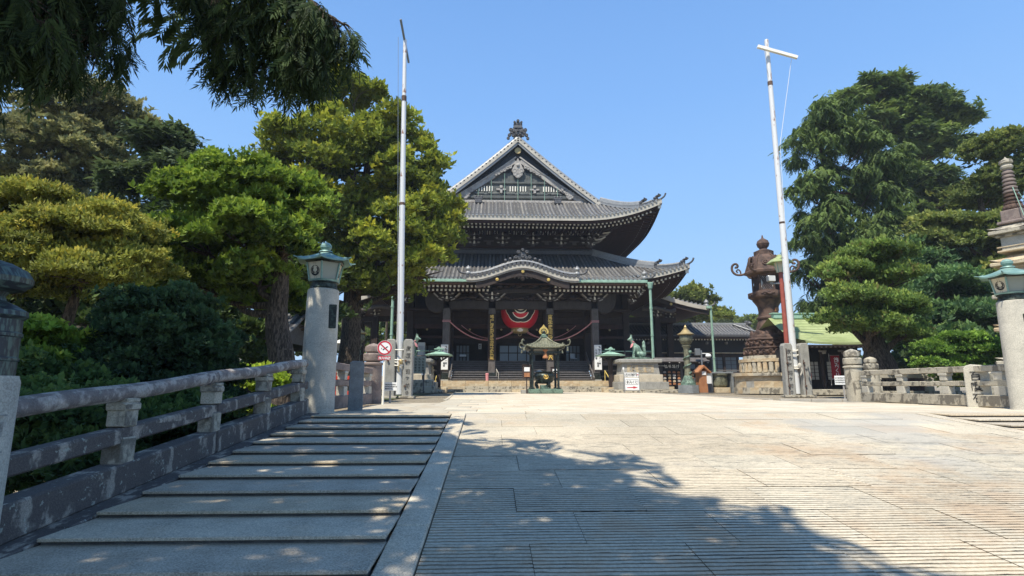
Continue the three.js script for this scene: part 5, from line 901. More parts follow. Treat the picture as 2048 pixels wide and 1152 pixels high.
// guardian foxes
{
  const S = 56, mc = new MarchingCubes(S, M.bronzeGreen, false, false, 60000);
  const bones = [ // ax ay az ar  bx by bz br   (facing -x, units of 1.2 m from the middle)
    [.30, -.62, 0, .25, .02, -.1, 0, .235], [.02, -.1, 0, .235, -.22, .16, 0, .17], [-.22, .16, 0, .15, -.36, .46, 0, .115], [-.36, .46, 0, .13, -.42, .58, .0, .14],
    [-.42, .57, 0, .115, -.6, .52, .03, .06], [-.6, .52, .03, .055, -.68, .49, .04, .035], [-.4, .64, -.09, .05, -.38, .9, -.11, .018], [-.4, .64, .09, .05, -.38, .9, .11, .018],
    [-.16, -.05, .13, .1, -.26, -.45, .13, .068], [-.26, -.45, .13, .066, -.27, -.8, .13, .058], [-.27, -.82, .13, .06, -.37, -.86, .13, .05], [-.16, -.05, -.13, .1, -.22, -.45, -.13, .068], [-.22, -.45, -.13, .066, -.23, -.8, -.13, .058], [-.23, -.82, -.13, .06, -.33, -.86, -.13, .05],
    [.34, -.55, .17, .19, .06, -.52, .2, .12], [.06, -.52, .2, .1, .2, -.8, .2, .06], [.2, -.84, .2, .06, -.02, -.86, .2, .05], [.34, -.55, -.17, .19, .06, -.52, -.2, .12], [.06, -.52, -.2, .1, .2, -.8, -.2, .06], [.2, -.84, -.2, .06, -.02, -.86, -.2, .05],
    [.5, -.78, 0, .08, .62, -.5, 0, .1], [.62, -.5, 0, .1, .56, .0, 0, .13], [.56, 0, 0, .13, .56, .3, 0, .1], [.56, .3, 0, .1, .58, .46, 0, .03]];
  const hs = S / 2, kf = .045;
  for (let z = 0; z < S; z++) for (let y = 0; y < S; y++) for (let x = 0; x < S; x++) {
    const px = (x - hs) / hs, py = (y - hs) / hs, pz = (z - hs) / hs; let d = 9;
    for (const b of bones) { const ax = px - b[0], ay = py - b[1], az = pz - b[2], vx = b[4] - b[0], vy = b[5] - b[1], vz = b[6] - b[2], h = clamp((ax * vx + ay * vy + az * vz) / (vx * vx + vy * vy + vz * vz)); const q = Math.hypot(ax - vx * h, ay - vy * h, az - vz * h) - lerp(b[3], b[7], h); const m = Math.max(kf - Math.abs(d - q), 0) / kf; d = Math.min(d, q) - m * m * kf * .25; }
    mc.field[z * S * S + y * S + x] = -d;
  }
  mc.isolation = 0; mc.update();
  const fg = new THREE.BufferGeometry(); fg.setAttribute('position', new THREE.BufferAttribute(mc.positionArray.slice(0, mc.count * 3), 3)); fg.setAttribute('normal', new THREE.BufferAttribute(mc.normalArray.slice(0, mc.count * 3), 3));
  fg.scale(1.2, 1.2, 1.2); const body = ready(fg);
  const f = thing('fox_statue', 'green bronze seated fox facing left with a faded red bib, on the right pedestal', 'statue', [12.65, 2.83, -48], .12, 'guardian fox statues');
  part('body', body, M.foxGreen, f).position.y = 1.1;
  part('bib', [grid(8, 6, (u, v) => { const a = lerp(-1.1, 1.1, u), r = .2 + .06 * v; return [-.31 - Math.cos(a) * r + .08 * (1 - v), 1.52 - .52 * v * (1 - .25 * a * a), Math.sin(a) * r]; }), new THREE.TorusGeometry(.19, .035, 6, 18).rotateX(PI / 2).rotateZ(-.45).translate(-.33, 1.53, 0)], M.pink, f);
  part('base_plate', [cb(2.3, .12, 1.1, 0, .04, 0, .03), cb(2.0, .1, .95, 0, .12, 0, .03)], M.bronzeGreen, f); part('eye', [sph(.03, -.58, 1.83, .15), sph(.03, -.58, 1.83, -.12)], M.gold, f);
  copyOf(f, [-6.95, 2.83, -48], PI - .35, 'green bronze seated fox facing right with a red bib, behind the left flagpole stones');
  const ped = (x, label, txt) => {
    const p = thing('fox_pedestal', label, 'pedestal', [x, 0, -48], 0, 'stone pedestals of the fox statues');
    part('foundation', cb(5.4, .28, 3.6, .2, .13, .3, .03), M.oldStone, p); part('lower_block', cb(4.3, .62, 3.0, .1, .58, 0, .03), M.steleStone, p); part('middle_block', cb(3.7, .62, 2.5, 0, 1.2, 0, .03), M.granite, p);
    part('die', extr([[-1.65, 1.51], [1.65, 1.51], [1.5, 2.5], [-1.5, 2.5]], 2.0, .02).translate(0, 0, -1), M.steleStone, p); part('name_panel', cb(2.3, .62, .04, 0, 2.0, 1.02, .01), M.cream, p); part('inscription', chars('福馬和', .55, .68, 0, .015, .11).map((g) => mv(g, -.66, 2.0, 1.045)), M.steleStone, p);
    part('cornice', cb(3.75, .32, 2.5, 0, 2.66, 0, .07), M.steleStone, p);
  };
  ped(12.65, 'stepped stone pedestal under the right fox statue'); ped(-6.95, 'stepped stone pedestal under the left fox statue');
}
{ // the great rusty lantern on its round stone base
  const p = G0(1549, 40), b = thing('lantern_base', 'round two tier stone base of the great iron lantern', 'stone base', p);
  srand(51);
  const ringOf = (r0, y, h, n, d, name, mats, off = 0) => { const r = r0 * .92; for (let i = 0; i < n; i++) { const a0 = (i + off) / n * 2 * PI, a1 = (i + 1 + off) / n * 2 * PI, g = .006 / r, q = rr(-.012, .012); const s = new THREE.Shape(); s.absarc(0, 0, r + q, a0 + g, a1 - g, false); s.absarc(0, 0, r - d, a1 - g, a0 + g, true); s.closePath(); part(name, new THREE.ExtrudeGeometry(s, { depth: h - .012, bevelEnabled: true, bevelThickness: .01, bevelSize: .008, bevelSegments: 1, curveSegments: 4 }).rotateX(-PI / 2).translate(0, y, 0), mats[Math.floor(rnd() * mats.length)], b); } };
  ringOf(2.98, .02, .42, 26, .5, 'stone_block', [M.cream, M.cream, M.oldStone]); ringOf(2.93, .45, .42, 26, .5, 'stone_block', [M.cream, M.cream, M.cream, M.steleStone], .5); ringOf(2.88, .88, .36, 26, .5, 'stone_block', [M.cream, M.cream, M.oldStone], .2); ringOf(3.1, 1.25, .2, 20, .7, 'coping_stone', [M.cream, M.oldStone]);
  part('core', [cy(2.3, 2.3, 1.4, 0, 0, 0, 32), cy(2.0, 2.0, 1.3, 0, 1.4, 0, 32)], M.oldStone, b);
  for (let i = 0; i < 36; i++) { const a = i / 36 * 2 * PI; part('baluster', [cb(.3, .72, .22, 0, 1.85, 2.17, .05), sph(.15, 0, 2.2, 2.2, 1, .6, .6, 8)].map((g) => g.rotateY(a)), i % 3 ? M.cream : M.oldStone, b); }
  ringOf(2.5, 2.25, .22, 20, .6, 'coping_stone', [M.cream, M.oldStone]); ringOf(2.35, 1.45, .12, 18, .5, 'stone_block', [M.oldStone]);
  const t = thing('iron_lantern', 'great rusty brown iron lantern with scroll handles, tallest lantern in the court', 'lantern', [p[0], 2.47, p[2]], .12);
  const yb = -2.47, L = (pts, n = 24) => creased(lathe(pts.map(([r, y]) => [r, y + yb]), n), .5);
  part('lower_drum', L([[1.95, 2.47], [1.95, 2.6], [1.8, 2.66], [1.78, 3.2], [1.92, 3.26], [1.9, 3.36], [0, 3.36]], 12), M.iron, t);
  part('upper_drum', L([[1.62, 3.35], [1.6, 3.8], [1.7, 3.88], [1.66, 3.98], [1.4, 4.08], [0, 4.1]], 12), M.iron, t);
  for (const [r, y, n, k] of [[1.8, 2.93, 26, .17], [1.6, 3.58, 22, .15]]) { const d = []; for (let i = 0; i < n; i++) { const a = i / n * 2 * PI; d.push(sph(k, Math.sin(a) * r, y + yb + (i % 2) * .1 - .05, Math.cos(a) * r, 1.3, .8, .6, 8), new THREE.TorusGeometry(k * .8, .035, 5, 10, 4).rotateY(a).translate(Math.sin(a + .1) * (r + .07), y + yb + .06, Math.cos(a + .1) * (r + .07))); } part('carved_frieze', d, M.iron, t); }
  part('lotus_foot', L([[1.45, 4.08], [1.38, 4.3], [1.1, 4.5], [.98, 4.62], [0, 4.62]], 24), M.iron, t);
  for (let i = 0; i < 10; i++) part('lotus_petal', sph(.3, 0, 0, 0, 1.1, 1, .35, 9).translate(0, 4.3 + yb, 1.3).rotateY(i / 10 * 2 * PI), M.iron, t);
  part('shaft', L([[.98, 4.6], [.9, 4.85], [.78, 5.3], [.75, 5.4], [.86, 5.46], [.86, 5.56], [.72, 5.64], [.68, 6.0], [.74, 6.4], [.9, 6.65], [1.05, 6.85], [0, 6.86]], 32), M.iron, t);
  part('shaft_lettering', [...chars('豊', .5, 0, 0, .04, .13).map((g) => mv(g, 0, 6.0 + yb, .7)), ...chars('川', .5, 0, 0, .04, .13).map((g) => mv(g, 0, 4.95 + yb, .87))].map((g) => g.rotateY(.35)), M.woodOrange, t);
  part('platform', L([[.95, 6.84], [1.3, 7.05], [1.32, 7.1], [1.32, 7.42], [1.25, 7.46], [0, 7.46]], 6), M.iron, t);
  for (let i = 0; i < 6; i++) { const a = (i + .5) / 6 * 2 * PI; part('carved_frieze', [tube([[-.45, 7.25, 0], [-.15, 7.33, .04], [.1, 7.2, .04], [.45, 7.3, 0]].map(([x, y, z]) => [x, y + yb, 1.15 + z]), .06, 10, 5), sph(.08, -.2, 7.2 + yb, 1.17), sph(.08, .25, 7.25 + yb, 1.17)].map((g) => g.rotateY(a)), M.iron, t); }
  const fb = part('fire_box', L([[.7, 7.46], [.7, 8.72], [0, 8.72]], 6), M.ironDark, t);
  for (let i = 0; i < 6; i++) {
    const a = (i + .5) / 6 * 2 * PI, g = []; for (let k = -3; k <= 3; k++) { g.push(beam([k * .14 - .35, 7.6 + yb, .78], [k * .14 + .35, 8.6 + yb, .78], .065, .05), beam([k * .14 + .35, 7.6 + yb, .79], [k * .14 - .35, 8.6 + yb, .79], .065, .05)); }
    const cl = g; part('lattice', merge(cl.map((q) => { const pp = q.attributes.position; for (let j = 0; j < pp.count; j++) { pp.setX(j, clamp(pp.getX(j), -.42, .42)); } return q; }).map((q) => q.rotateY(a))), M.ironDark, fb);
    part('corner_post', [cb(.12, 1.3, .12, 0, 8.1 + yb, .93, .02)].map((q) => q.rotateY(a + PI / 6)), M.iron, t);
    part('frame_rail', [cb(.95, .12, .1, 0, 7.54 + yb, .8, .02), cb(.95, .14, .1, 0, 8.68 + yb, .8, .02)].map((q) => q.rotateY(a)), M.iron, t);
    part('grey_pane', [bx(.8, 1, .02, 0, 8.1 + yb, .74)].map((q) => q.rotateY(a)), M.shoji, fb);
  }
  part('roof', L([[.95, 8.72], [1.5, 8.86], [1.52, 9.02], [1.3, 9.15], [1.18, 9.6], [1.02, 10.05], [.72, 10.3], [0, 10.32]], 6), M.iron, t);
  for (let i = 0; i < 6; i++) {
    const a = i / 6 * 2 * PI, c = (i + .5) / 6 * 2 * PI;
    part('scroll_handle', [tube([[0, 9.0, 1.3], [0, 8.92, 1.75], [0, 9.02, 2.1], [0, 9.32, 2.3], [0, 9.7, 2.25], [0, 9.82, 2.02], [0, 9.66, 1.88], [0, 9.5, 1.98], [0, 9.56, 2.08]].map(([x, y, z]) => [x, y + yb, z]), .09, 32, 7), tube([[0, 8.98, 1.7], [0, 9.2, 1.72], [0, 9.36, 1.88], [0, 9.22, 2.0], [0, 9.12, 1.9]].map(([x, y, z]) => [x, y + yb, z]), .06, 16, 6)].map((q) => q.rotateY(a)), M.iron, t);
    part('rib', [tube([[0, 9.1, 1.36], [0, 9.6, 1.2], [0, 10.05, 1.04], [0, 10.3, .74]].map(([x, y, z]) => [x, y + yb, z]), .06, 10, 6)].map((q) => q.rotateY(a)), M.iron, t);
    part('crest', [new THREE.TorusGeometry(.18, .04, 6, 16).rotateX(-.4).translate(0, 9.6 + yb, 1.06), sph(.1, 0, 9.6 + yb, 1.06, 1, 1, .6)].map((q) => q.rotateY(c)), M.iron, t);
  }
  part('neck', [creased(lathe([[.7, 10.3 + yb], [.7, 10.62 + yb], [.5, 10.7 + yb], [.3, 10.78 + yb], [0, 10.78 + yb]], 6), .4)], M.iron, t);
  part('ball_finial', L([[.3, 10.75], [.26, 10.85], [.4, 11.0], [.46, 11.22], [.38, 11.45], [.2, 11.58], [.08, 11.66], [.05, 11.85], [0, 11.95]], 24), M.iron, t);
}
{ // red street lamp with floodlight
  const p = at(1574, 690, 35), t = thing('street_lamp', 'red lamp post with green shade and a floodlight, half behind the right flagpole', 'street lamp', [p.x, 0, p.z]);
  const topY = at(1572, 545, 35).y;
  part('post', rod([0, 0, 0], [0, topY, 0], .17, .13, 12), M.redPole, t); part('lamp_body', creased(lathe([[.2, 0], [.24, .06], [.34, .62], [.36, .66], [0, .66]], 6), .4).translate(0, topY, 0), M.lampPane, t);
  part('lamp_frame', [0, 1, 2, 3, 4, 5].map((i) => rod([Math.sin(i * PI / 3) * .22, topY, Math.cos(i * PI / 3) * .22], [Math.sin(i * PI / 3) * .35, topY + .66, Math.cos(i * PI / 3) * .35], .03)), M.copper, t);
  part('shade', creased(lathe([[.8, .62], [.8, .68], [.5, .92], [.2, 1.05], [.14, 1.2], [0, 1.22]], 6), .4).translate(0, topY, 0), M.copperRoof, t);
  part('floodlight', [cb(.5, .42, .34, -.75, topY - .45, .1, .05), rod([0, topY - .75, 0], [-.8, topY - .75, .05], .045), rod([-.75, topY - .75, .05], [-.75, topY - .5, .08], .05)], M.steel, t);
  part('floodlight_glass', bx(.42, .34, .02, -.75, topY - .45, .285), M.shoji, t);
}
// bronze column lanterns
{
  const p = G0(1377, 43.5), t = thing('column_lantern', 'tall bronze lantern on a carved column right of the ema rack', 'lantern', p, 0, 'bronze column lanterns flanking the temple front');
  part('plinth', [lathe([[.6, .6], [.58, .78], [.48, .95], [.4, 1.1], [.3, 1.35], [0, 1.4]], 12)].map((g) => creased(g, .4)), M.bronzeGreen, t); part('stone_plinth', creased(lathe([[.84, 0], [.82, .62], [0, .62]], 8), .4), M.darkStone, t);
  part('shaft', creased(lathe([[.27, 1.3], [.23, 1.7], [.22, 3.35], [.26, 3.55], [.38, 3.7], [.28, 3.78], [.45, 3.95], [0, 3.95]], 18), .6), M.bronzeOlive, t);
  { const q = []; for (let i = 0; i <= 40; i++) { const a = i * .42; q.push(V(Math.sin(a) * .26, 1.5 + i * .045, Math.cos(a) * .26)); } part('coiled_dragon', [tube(q, .07, 80, 6), sph(.14, .2, 3.2, .24, 1, 1.1, 1)], M.bronzeGreen, t); }
  part('lamp_bowl', creased(lathe([[.36, 3.93], [.48, 4.05], [.52, 4.3], [.48, 4.5], [.4, 4.58], [0, 4.58]], 18), .6), M.bronzeOlive, t); for (let i = 0; i < 10; i++) part('petal', sph(.15, 0, 4.28, .47, 1, 1.7, .35, 8).rotateY(i / 10 * 2 * PI), M.bronzeOlive, t);
  part('roof', creased(lathe([[.66, 4.58], [.67, 4.63], [.4, 4.78], [.24, 4.98], [.18, 5.02], [.2, 5.06], [.1, 5.12], [.12, 5.2], [.06, 5.32], [0, 5.4]], 24), .6), M.goldDull, t);
  const l = G0(711, 43.5); copyOf(t, l, 0, 'tall olive bronze lantern under the left eaves, left of the no smoking sign');
}
{ // ema rack
  const p = G0(1362, 50), t = thing('ema_rack', 'roofed wooden rack hung with rows of wooden votive plaques', 'rack', p);
  for (const x of [-1.75, .1, 1.95]) part('post', cb(.2, 2.9, .2, x, 1.45, 0, .02), M.woodGray, t);
  part('roof', [extr([[-.8, 2.75], [0, 3.1], [.8, 2.75], [.8, 2.68], [0, 3.0], [-.8, 2.68]], 4.9).rotateY(PI / 2).translate(-2.4, 0, 0)], M.woodGray, t); part('crossbar', [cb(4, .16, .12, .1, 2.6, 0, .02), cb(4, .1, .1, .1, .55, 0, .02)], M.wood, t);
  for (const x of [-2.1, -1.2, -.3, .6, 1.5, 2.3]) part('rafter_end', cb(.12, .1, .06, x, 2.62, .8, .01), M.woodPale, t);
  const sg = part('sign', cb(1.55, .42, .06, -.8, 2.3, .12, .01), M.black, t); part('lettering', chars('絵馬掛け', .3, .36, 0, .01, .12).map((g) => mv(g, -1.34, 2.3, .152)), M.white, sg);
  part('hanging_frame', [bx(1.7, .06, .06, -.82, 1.95, .05), bx(1.7, .06, .06, -.82, .6, .05), bx(1.7, .06, .06, 1.02, 1.95, .05), bx(1.7, .06, .06, 1.02, .6, .05), bx(3.8, 1.5, .05, .1, 1.3, -.15)], M.black, t);
  for (const x of [-1.15, -.8, -.45]) part('cap_line', bx(.5, .05, .03, x - 1.2, 2.45 - .1, .2), M.white, t);
  srand(9); for (let j = 0; j < 5; j++) for (let i = 0; i < 9; i++) { if (i === 4) continue; const x = i < 4 ? -1.5 + i * .43 : -1.55 + i * .42 + .08, y = 1.78 - j * .26 + rr(-.02, .02); const g = extr([[-.13, -.09], [.13, -.09], [.13, .05], [0, .11], [-.13, .05]], .02); rot(g, rr(-.1, .1), rr(-.3, .3), rr(-.15, .15)); const e = solo('votive_plaque', mv(g, p[0] + x, y, p[2] + .16 + rr(0, .06)), rnd() < .5 ? M.woodPale : rnd() < .5 ? M.woodOrange : M.cream, 'small wooden votive plaque hanging in rows on the roofed rack', 'plaque', 'votive plaques on the rack'); }
}
{ // little shrine-like box, water tank, security camera, folding sign
  let p = G0(1404, 44), t = thing('wooden_box', 'small orange wooden box with a gabled lid beside the bronze column lantern', 'box', p, .15);
  part('body', [cb(.72, 1.75, .6, 0, .9, 0, .02), cb(.5, .06, .62, 0, 1.5, .02, .01)], M.woodOrange, t); part('roof', extr([[-.62, 1.62], [0, 2.18], [.62, 1.62], [.56, 1.56], [0, 2.02], [-.56, 1.56]], .9, .01).translate(0, 0, -.4), M.woodOrange, t); part('paper', [bx(.36, .28, .01, .05, 1.55, .34), bx(.4, .62, .02, .45, 1.05, .36)], M.paper, t); part('post', cb(.12, 1.2, .12, -.62, .6, 0, .01), M.woodGray, t);
  p = G0(1438, 45); t = thing('rain_tank', 'old bronze rain tank in a stone frame under the green downspout', 'tank', p);
  part('bowl', creased(lathe([[.5, .45], [.66, .6], [.72, 1.0], [.68, 1.35], [.8, 1.45], [.8, 1.55], [.66, 1.55], [.6, 1.2], [0, 1.15]], 24), .6), M.bronzeOlive, t); part('frame', [cb(.18, 1.6, 1.5, -.86, .8, 0, .03), cb(.18, 1.6, 1.5, .86, .8, 0, .03), cb(1.9, .12, 1.5, 0, 1.6, 0, .03)], M.darkStone, t); part('foot', cb(1.3, .42, 1.2, 0, .22, .1, .03), M.cream, t);
  p = G0(1411, 49); t = thing('security_camera', 'white dome security camera on a post by the ema rack', 'camera', p); part('post', cy(.07, .07, 3.7, -.2, 0, 0, 10), M.steel, t); part('box', cb(.45, .6, .3, -.55, 3.55, 0, .03), M.steel, t); part('arm', rod([-.2, 3.4, 0], [.3, 3.4, .2], .05), M.steel, t); part('housing', sph(.26, .35, 3.2, .2, 1, .8, 1), M.paper, t); part('dome', sph(.2, .35, 3.02, .2, 1, .9, 1), M.black, t);
  p = G0(1264, 43.5); t = thing('folding_sign', 'white folding board with a red arrow in front of the right fox pedestal', 'sign', p, .05);
  const bd = part('board', [cb(1.16, .95, .03, 0, .72, .0, .005), cb(1.12, .34, .03, 0, 1.42, 0, .005)], M.paper, t);
  part('frame', [rod([-.6, 0, .08], [-.58, 1.6, -.04], .025), rod([.6, 0, .08], [.58, 1.6, -.04], .025), rod([-.6, .05, -.4], [-.58, 1.6, -.05], .022), rod([.6, .05, -.4], [.58, 1.6, -.05], .022), rod([-.6, .2, .06], [.6, .2, .06], .02)], M.steel, t);
  part('lettering', [...chars('古札納所', .24, .24, 0, .004, .12).map((g) => mv(g, -.4, 1.42, .018)), ...chars('おみくじ', .24, .22, 0, .004, .12).map((g) => mv(g, -.33, .85, .018)), bx(.98, .02, .004, 0, 1.04, .018), bx(.98, .02, .004, 0, .66, .018), bx(.02, .38, .004, -.49, .85, .018), bx(.02, .38, .004, .49, .85, .018)], M.ink, bd);
  part('red_arrow', [extr([[-.42, -.035], [.1, -.035], [.1, -.09], [.46, 0], [.1, .11], [.1, .05], [-.42, .01]], .006).translate(0, .43, .016), extr([[0, -.02], [.1, -.02], [.1, -.05], [.2, 0], [.1, .05], [.1, .02], [0, .02]], .006).translate(.42 - .05, 1.42, .016)], M.signRed, bd);
  part('lamp', [rod([-.58, 1.5, 0], [-.64, 1.85, 0], .02), cb(.12, .2, .12, -.64, 1.9, 0, .03)], M.paper, t);
}
{ // small things left of the steps
  const q = G0(845, 46); let t = thing('white_post_sign', 'white panel on a dark post in front of the left stone steps', 'sign', q); part('post', cb(.12, 2.0, .1, 0, 1.0, 0, .01), M.wood, t); part('panel', cb(.32, 1.25, .05, .03, 2.05, .07, .08), M.paper, t);
  t = thing('small_stone_post', 'small round topped stone post left of the stone steps', 'post', G0(861, 50)); part('shaft', creased(lathe([[.3, 0], [.28, 1.9], [.32, 1.92], [.3, 2.02], [.2, 2.05], [.26, 2.2], [.1, 2.38], [0, 2.45]], 16), .5), M.oldStone, t);
  t = thing('stone_block', 'rough stone block beside the left fox pedestal', 'stone', G0(842, 44)); part('block', [cb(2.2, .55, 1.2, 0, .27, 0, .06), cb(1.7, .5, 1.0, .1, .78, 0, .06)], M.oldStone, t);
  t = thing('lettered_board', 'pale green lettered panel below the left fox statue', 'notice', G0(834, 43)); part('panel', cb(1.25, 1.3, .08, 0, 2.15, 0, .02), M.lampPaneGray, t); part('post', [cb(.1, 1.8, .08, -.5, .9, 0, .01), cb(.1, 1.8, .08, .5, .9, 0, .01)], M.woodGray, t); part('lettering', [0, 1, 2, 3].flatMap((k) => chars('令和開帳横', .16, 0, -.22, .004, .1).map((g) => mv(g, -.42 + k * .28, 2.6, .042))), M.ink, t);
  t = thing('lamp_post', 'small lamp post far behind the left balustrade', 'street lamp', G0(676, 48)); part('post', cy(.1, .08, 3.6, 0, 0, 0, 10), M.ironDark, t); part('lamp', creased(lathe([[.2, 3.55], [.3, 4.1], [.55, 4.15], [.2, 4.45], [0, 4.5]], 10), .4), M.shoji, t);
  t = thing('stone_lantern', 'small worn stone lantern in the dark garden behind the left balustrade', 'stone lantern', [-7.2, -.3, -16]); part('shaft', cy(.14, .12, .9, 0, 0, 0, 12), M.steleStone, t); part('fire_box', cb(.36, .3, .36, 0, 1.05, 0, .03), M.steleStone, t); part('cap', [sph(.34, 0, 1.25, 0, 1, .45, 1), sph(.14, 0, 1.48, 0)], M.steleStone, t);
}
// ---------------------------------------------------------------- other buildings
function tiledRoof(t, x0, x1, zF, zM, zB, yE, yR, matT, matB, pitch, sag = .12) {
  const y = (v) => lerp(yE, yR, v) - sag * Math.sin(v * PI);
  const b = part('roof', [grid(2, 8, (u, v) => [lerp(x0, x1, u), y(v), lerp(zF, zM, v)]), grid(2, 8, (u, v) => [lerp(x0, x1, u), y(v), lerp(zB, zM, v)]), ...[zF, zB].map((z) => grid(1, 1, (u, v) => [lerp(x0, x1, u), yE - .18 * v, z])), extr([[zF, yE], [zM, yR], [zB, yE]], .1).rotateY(-PI / 2).translate(x1 - .4, 0, 0), extr([[zF, yE], [zM, yR], [zB, yE]], .1).rotateY(-PI / 2).translate(x0 + .5, 0, 0)], matB, t);
  const rows = []; for (let x = x0 + .15; x < x1; x += pitch) { const p = []; for (let i = 0; i <= 6; i++) p.push(V(x, y(i / 6) + .02, lerp(zF, zM, i / 6))); rows.push(sweep(p, V(1, 0, 0), [[-.1, 0], [-.07, .07], [0, .1], [.07, .07], [.1, 0]], false, false)); }
  stuff(part('tile_row', rows, matT, b)); return b;
}
{
  const t = thing('corridor_building', 'long low wooden corridor building with grey tiled roof, right of the temple', 'building', [0, 0, -66]);
  const x0 = 15.5, x1 = 32.4;
  tiledRoof(t, x0, x1, 1.2, -2.2, -5.6, 6.55, 8.1, M.tile, M.tileDark, .4); part('ridge', cb(x1 - x0, .35, .4, (x0 + x1) / 2, 8.2, -2.2, .05), M.silver, t); part('ridge_end_tile', [cb(.5, .6, .5, x1 - .2, 8.35, -2.2, .06), sph(.25, x1, 8.3, -1.9)], M.tileDark, t);
  part('hip_ridge', sweep([[x1 - 2.0, 8.05, -2.0], [x1 - .9, 7.2, -.3], [x1 + .1, 6.75, 1.1]], V(.8, 0, .6).normalize(), [[-.15, 0], [.15, 0], [.12, .25], [-.12, .25]]), M.silver, t);
  const re = []; for (let x = x0; x < x1; x += .36) re.push(bx(.16, .16, .04, x, 6.05, .55)); stuff(part('rafter_end', re, M.white, t));
  part('eave_board', [bx(x1 - x0, .14, .1, (x0 + x1) / 2, 6.32, 1.05), bx(x1 - x0, .06, 4, (x0 + x1) / 2, 6.2, -.8)], M.wood, t);
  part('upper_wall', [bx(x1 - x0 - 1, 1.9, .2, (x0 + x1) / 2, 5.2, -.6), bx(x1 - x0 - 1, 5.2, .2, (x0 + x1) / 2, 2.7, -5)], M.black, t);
  for (let x = x0 + 1; x < x1; x += 2.4) part('bracket', [cb(.2, .3, .5, x, 5.7, -.2, .03), cb(.14, .14, .05, x, 5.7, .08, .01)], M.woodPale, t);
  part('gutter', cb(x1 - x0 - 2.5, .14, .14, (x0 + x1) / 2 + .6, 4.5, -.2, .03), M.cream, t);
  for (let x = x0 + .8; x < x1; x += 1.7) part('column', cb(.26, 4.6, .26, x, 2.3, -.5, .02), M.wood, t);
  part('lintel', [cb(x1 - x0 - 1, .3, .2, (x0 + x1) / 2, 4.15, -.5, .02), cb(x1 - x0 - 1, .25, .2, (x0 + x1) / 2, 2.1, -.5, .02)], M.wood, t);
  for (let x = x0 + 1.65, i = 0; x < x1; x += 1.7, i++) if (i % 3 !== 2) { part('window_pane', bx(1.3, 1.75, .03, x, 3.12, -.52), M.glass, t); part('window_lattice', [bx(1.3, .04, .05, x, 3.1, -.49), bx(1.3, .04, .05, x, 3.6, -.49), bx(1.3, .04, .05, x, 2.6, -.49), bx(.04, 1.75, .05, x, 3.1, -.49)], M.wood, t); }
  part('veranda', [cb(x1 - x0, .2, 1.4, (x0 + x1) / 2, 1.75, .4, .02), cb(x1 - x0, .12, .1, (x0 + x1) / 2, 2.35, 1.0, .02), cb(x1 - x0, .1, .1, (x0 + x1) / 2, 2.05, 1.0, .02)], M.woodGray, t); part('underfloor', bx(x1 - x0, 1.6, .1, (x0 + x1) / 2, .8, -.2), M.black, t);
}
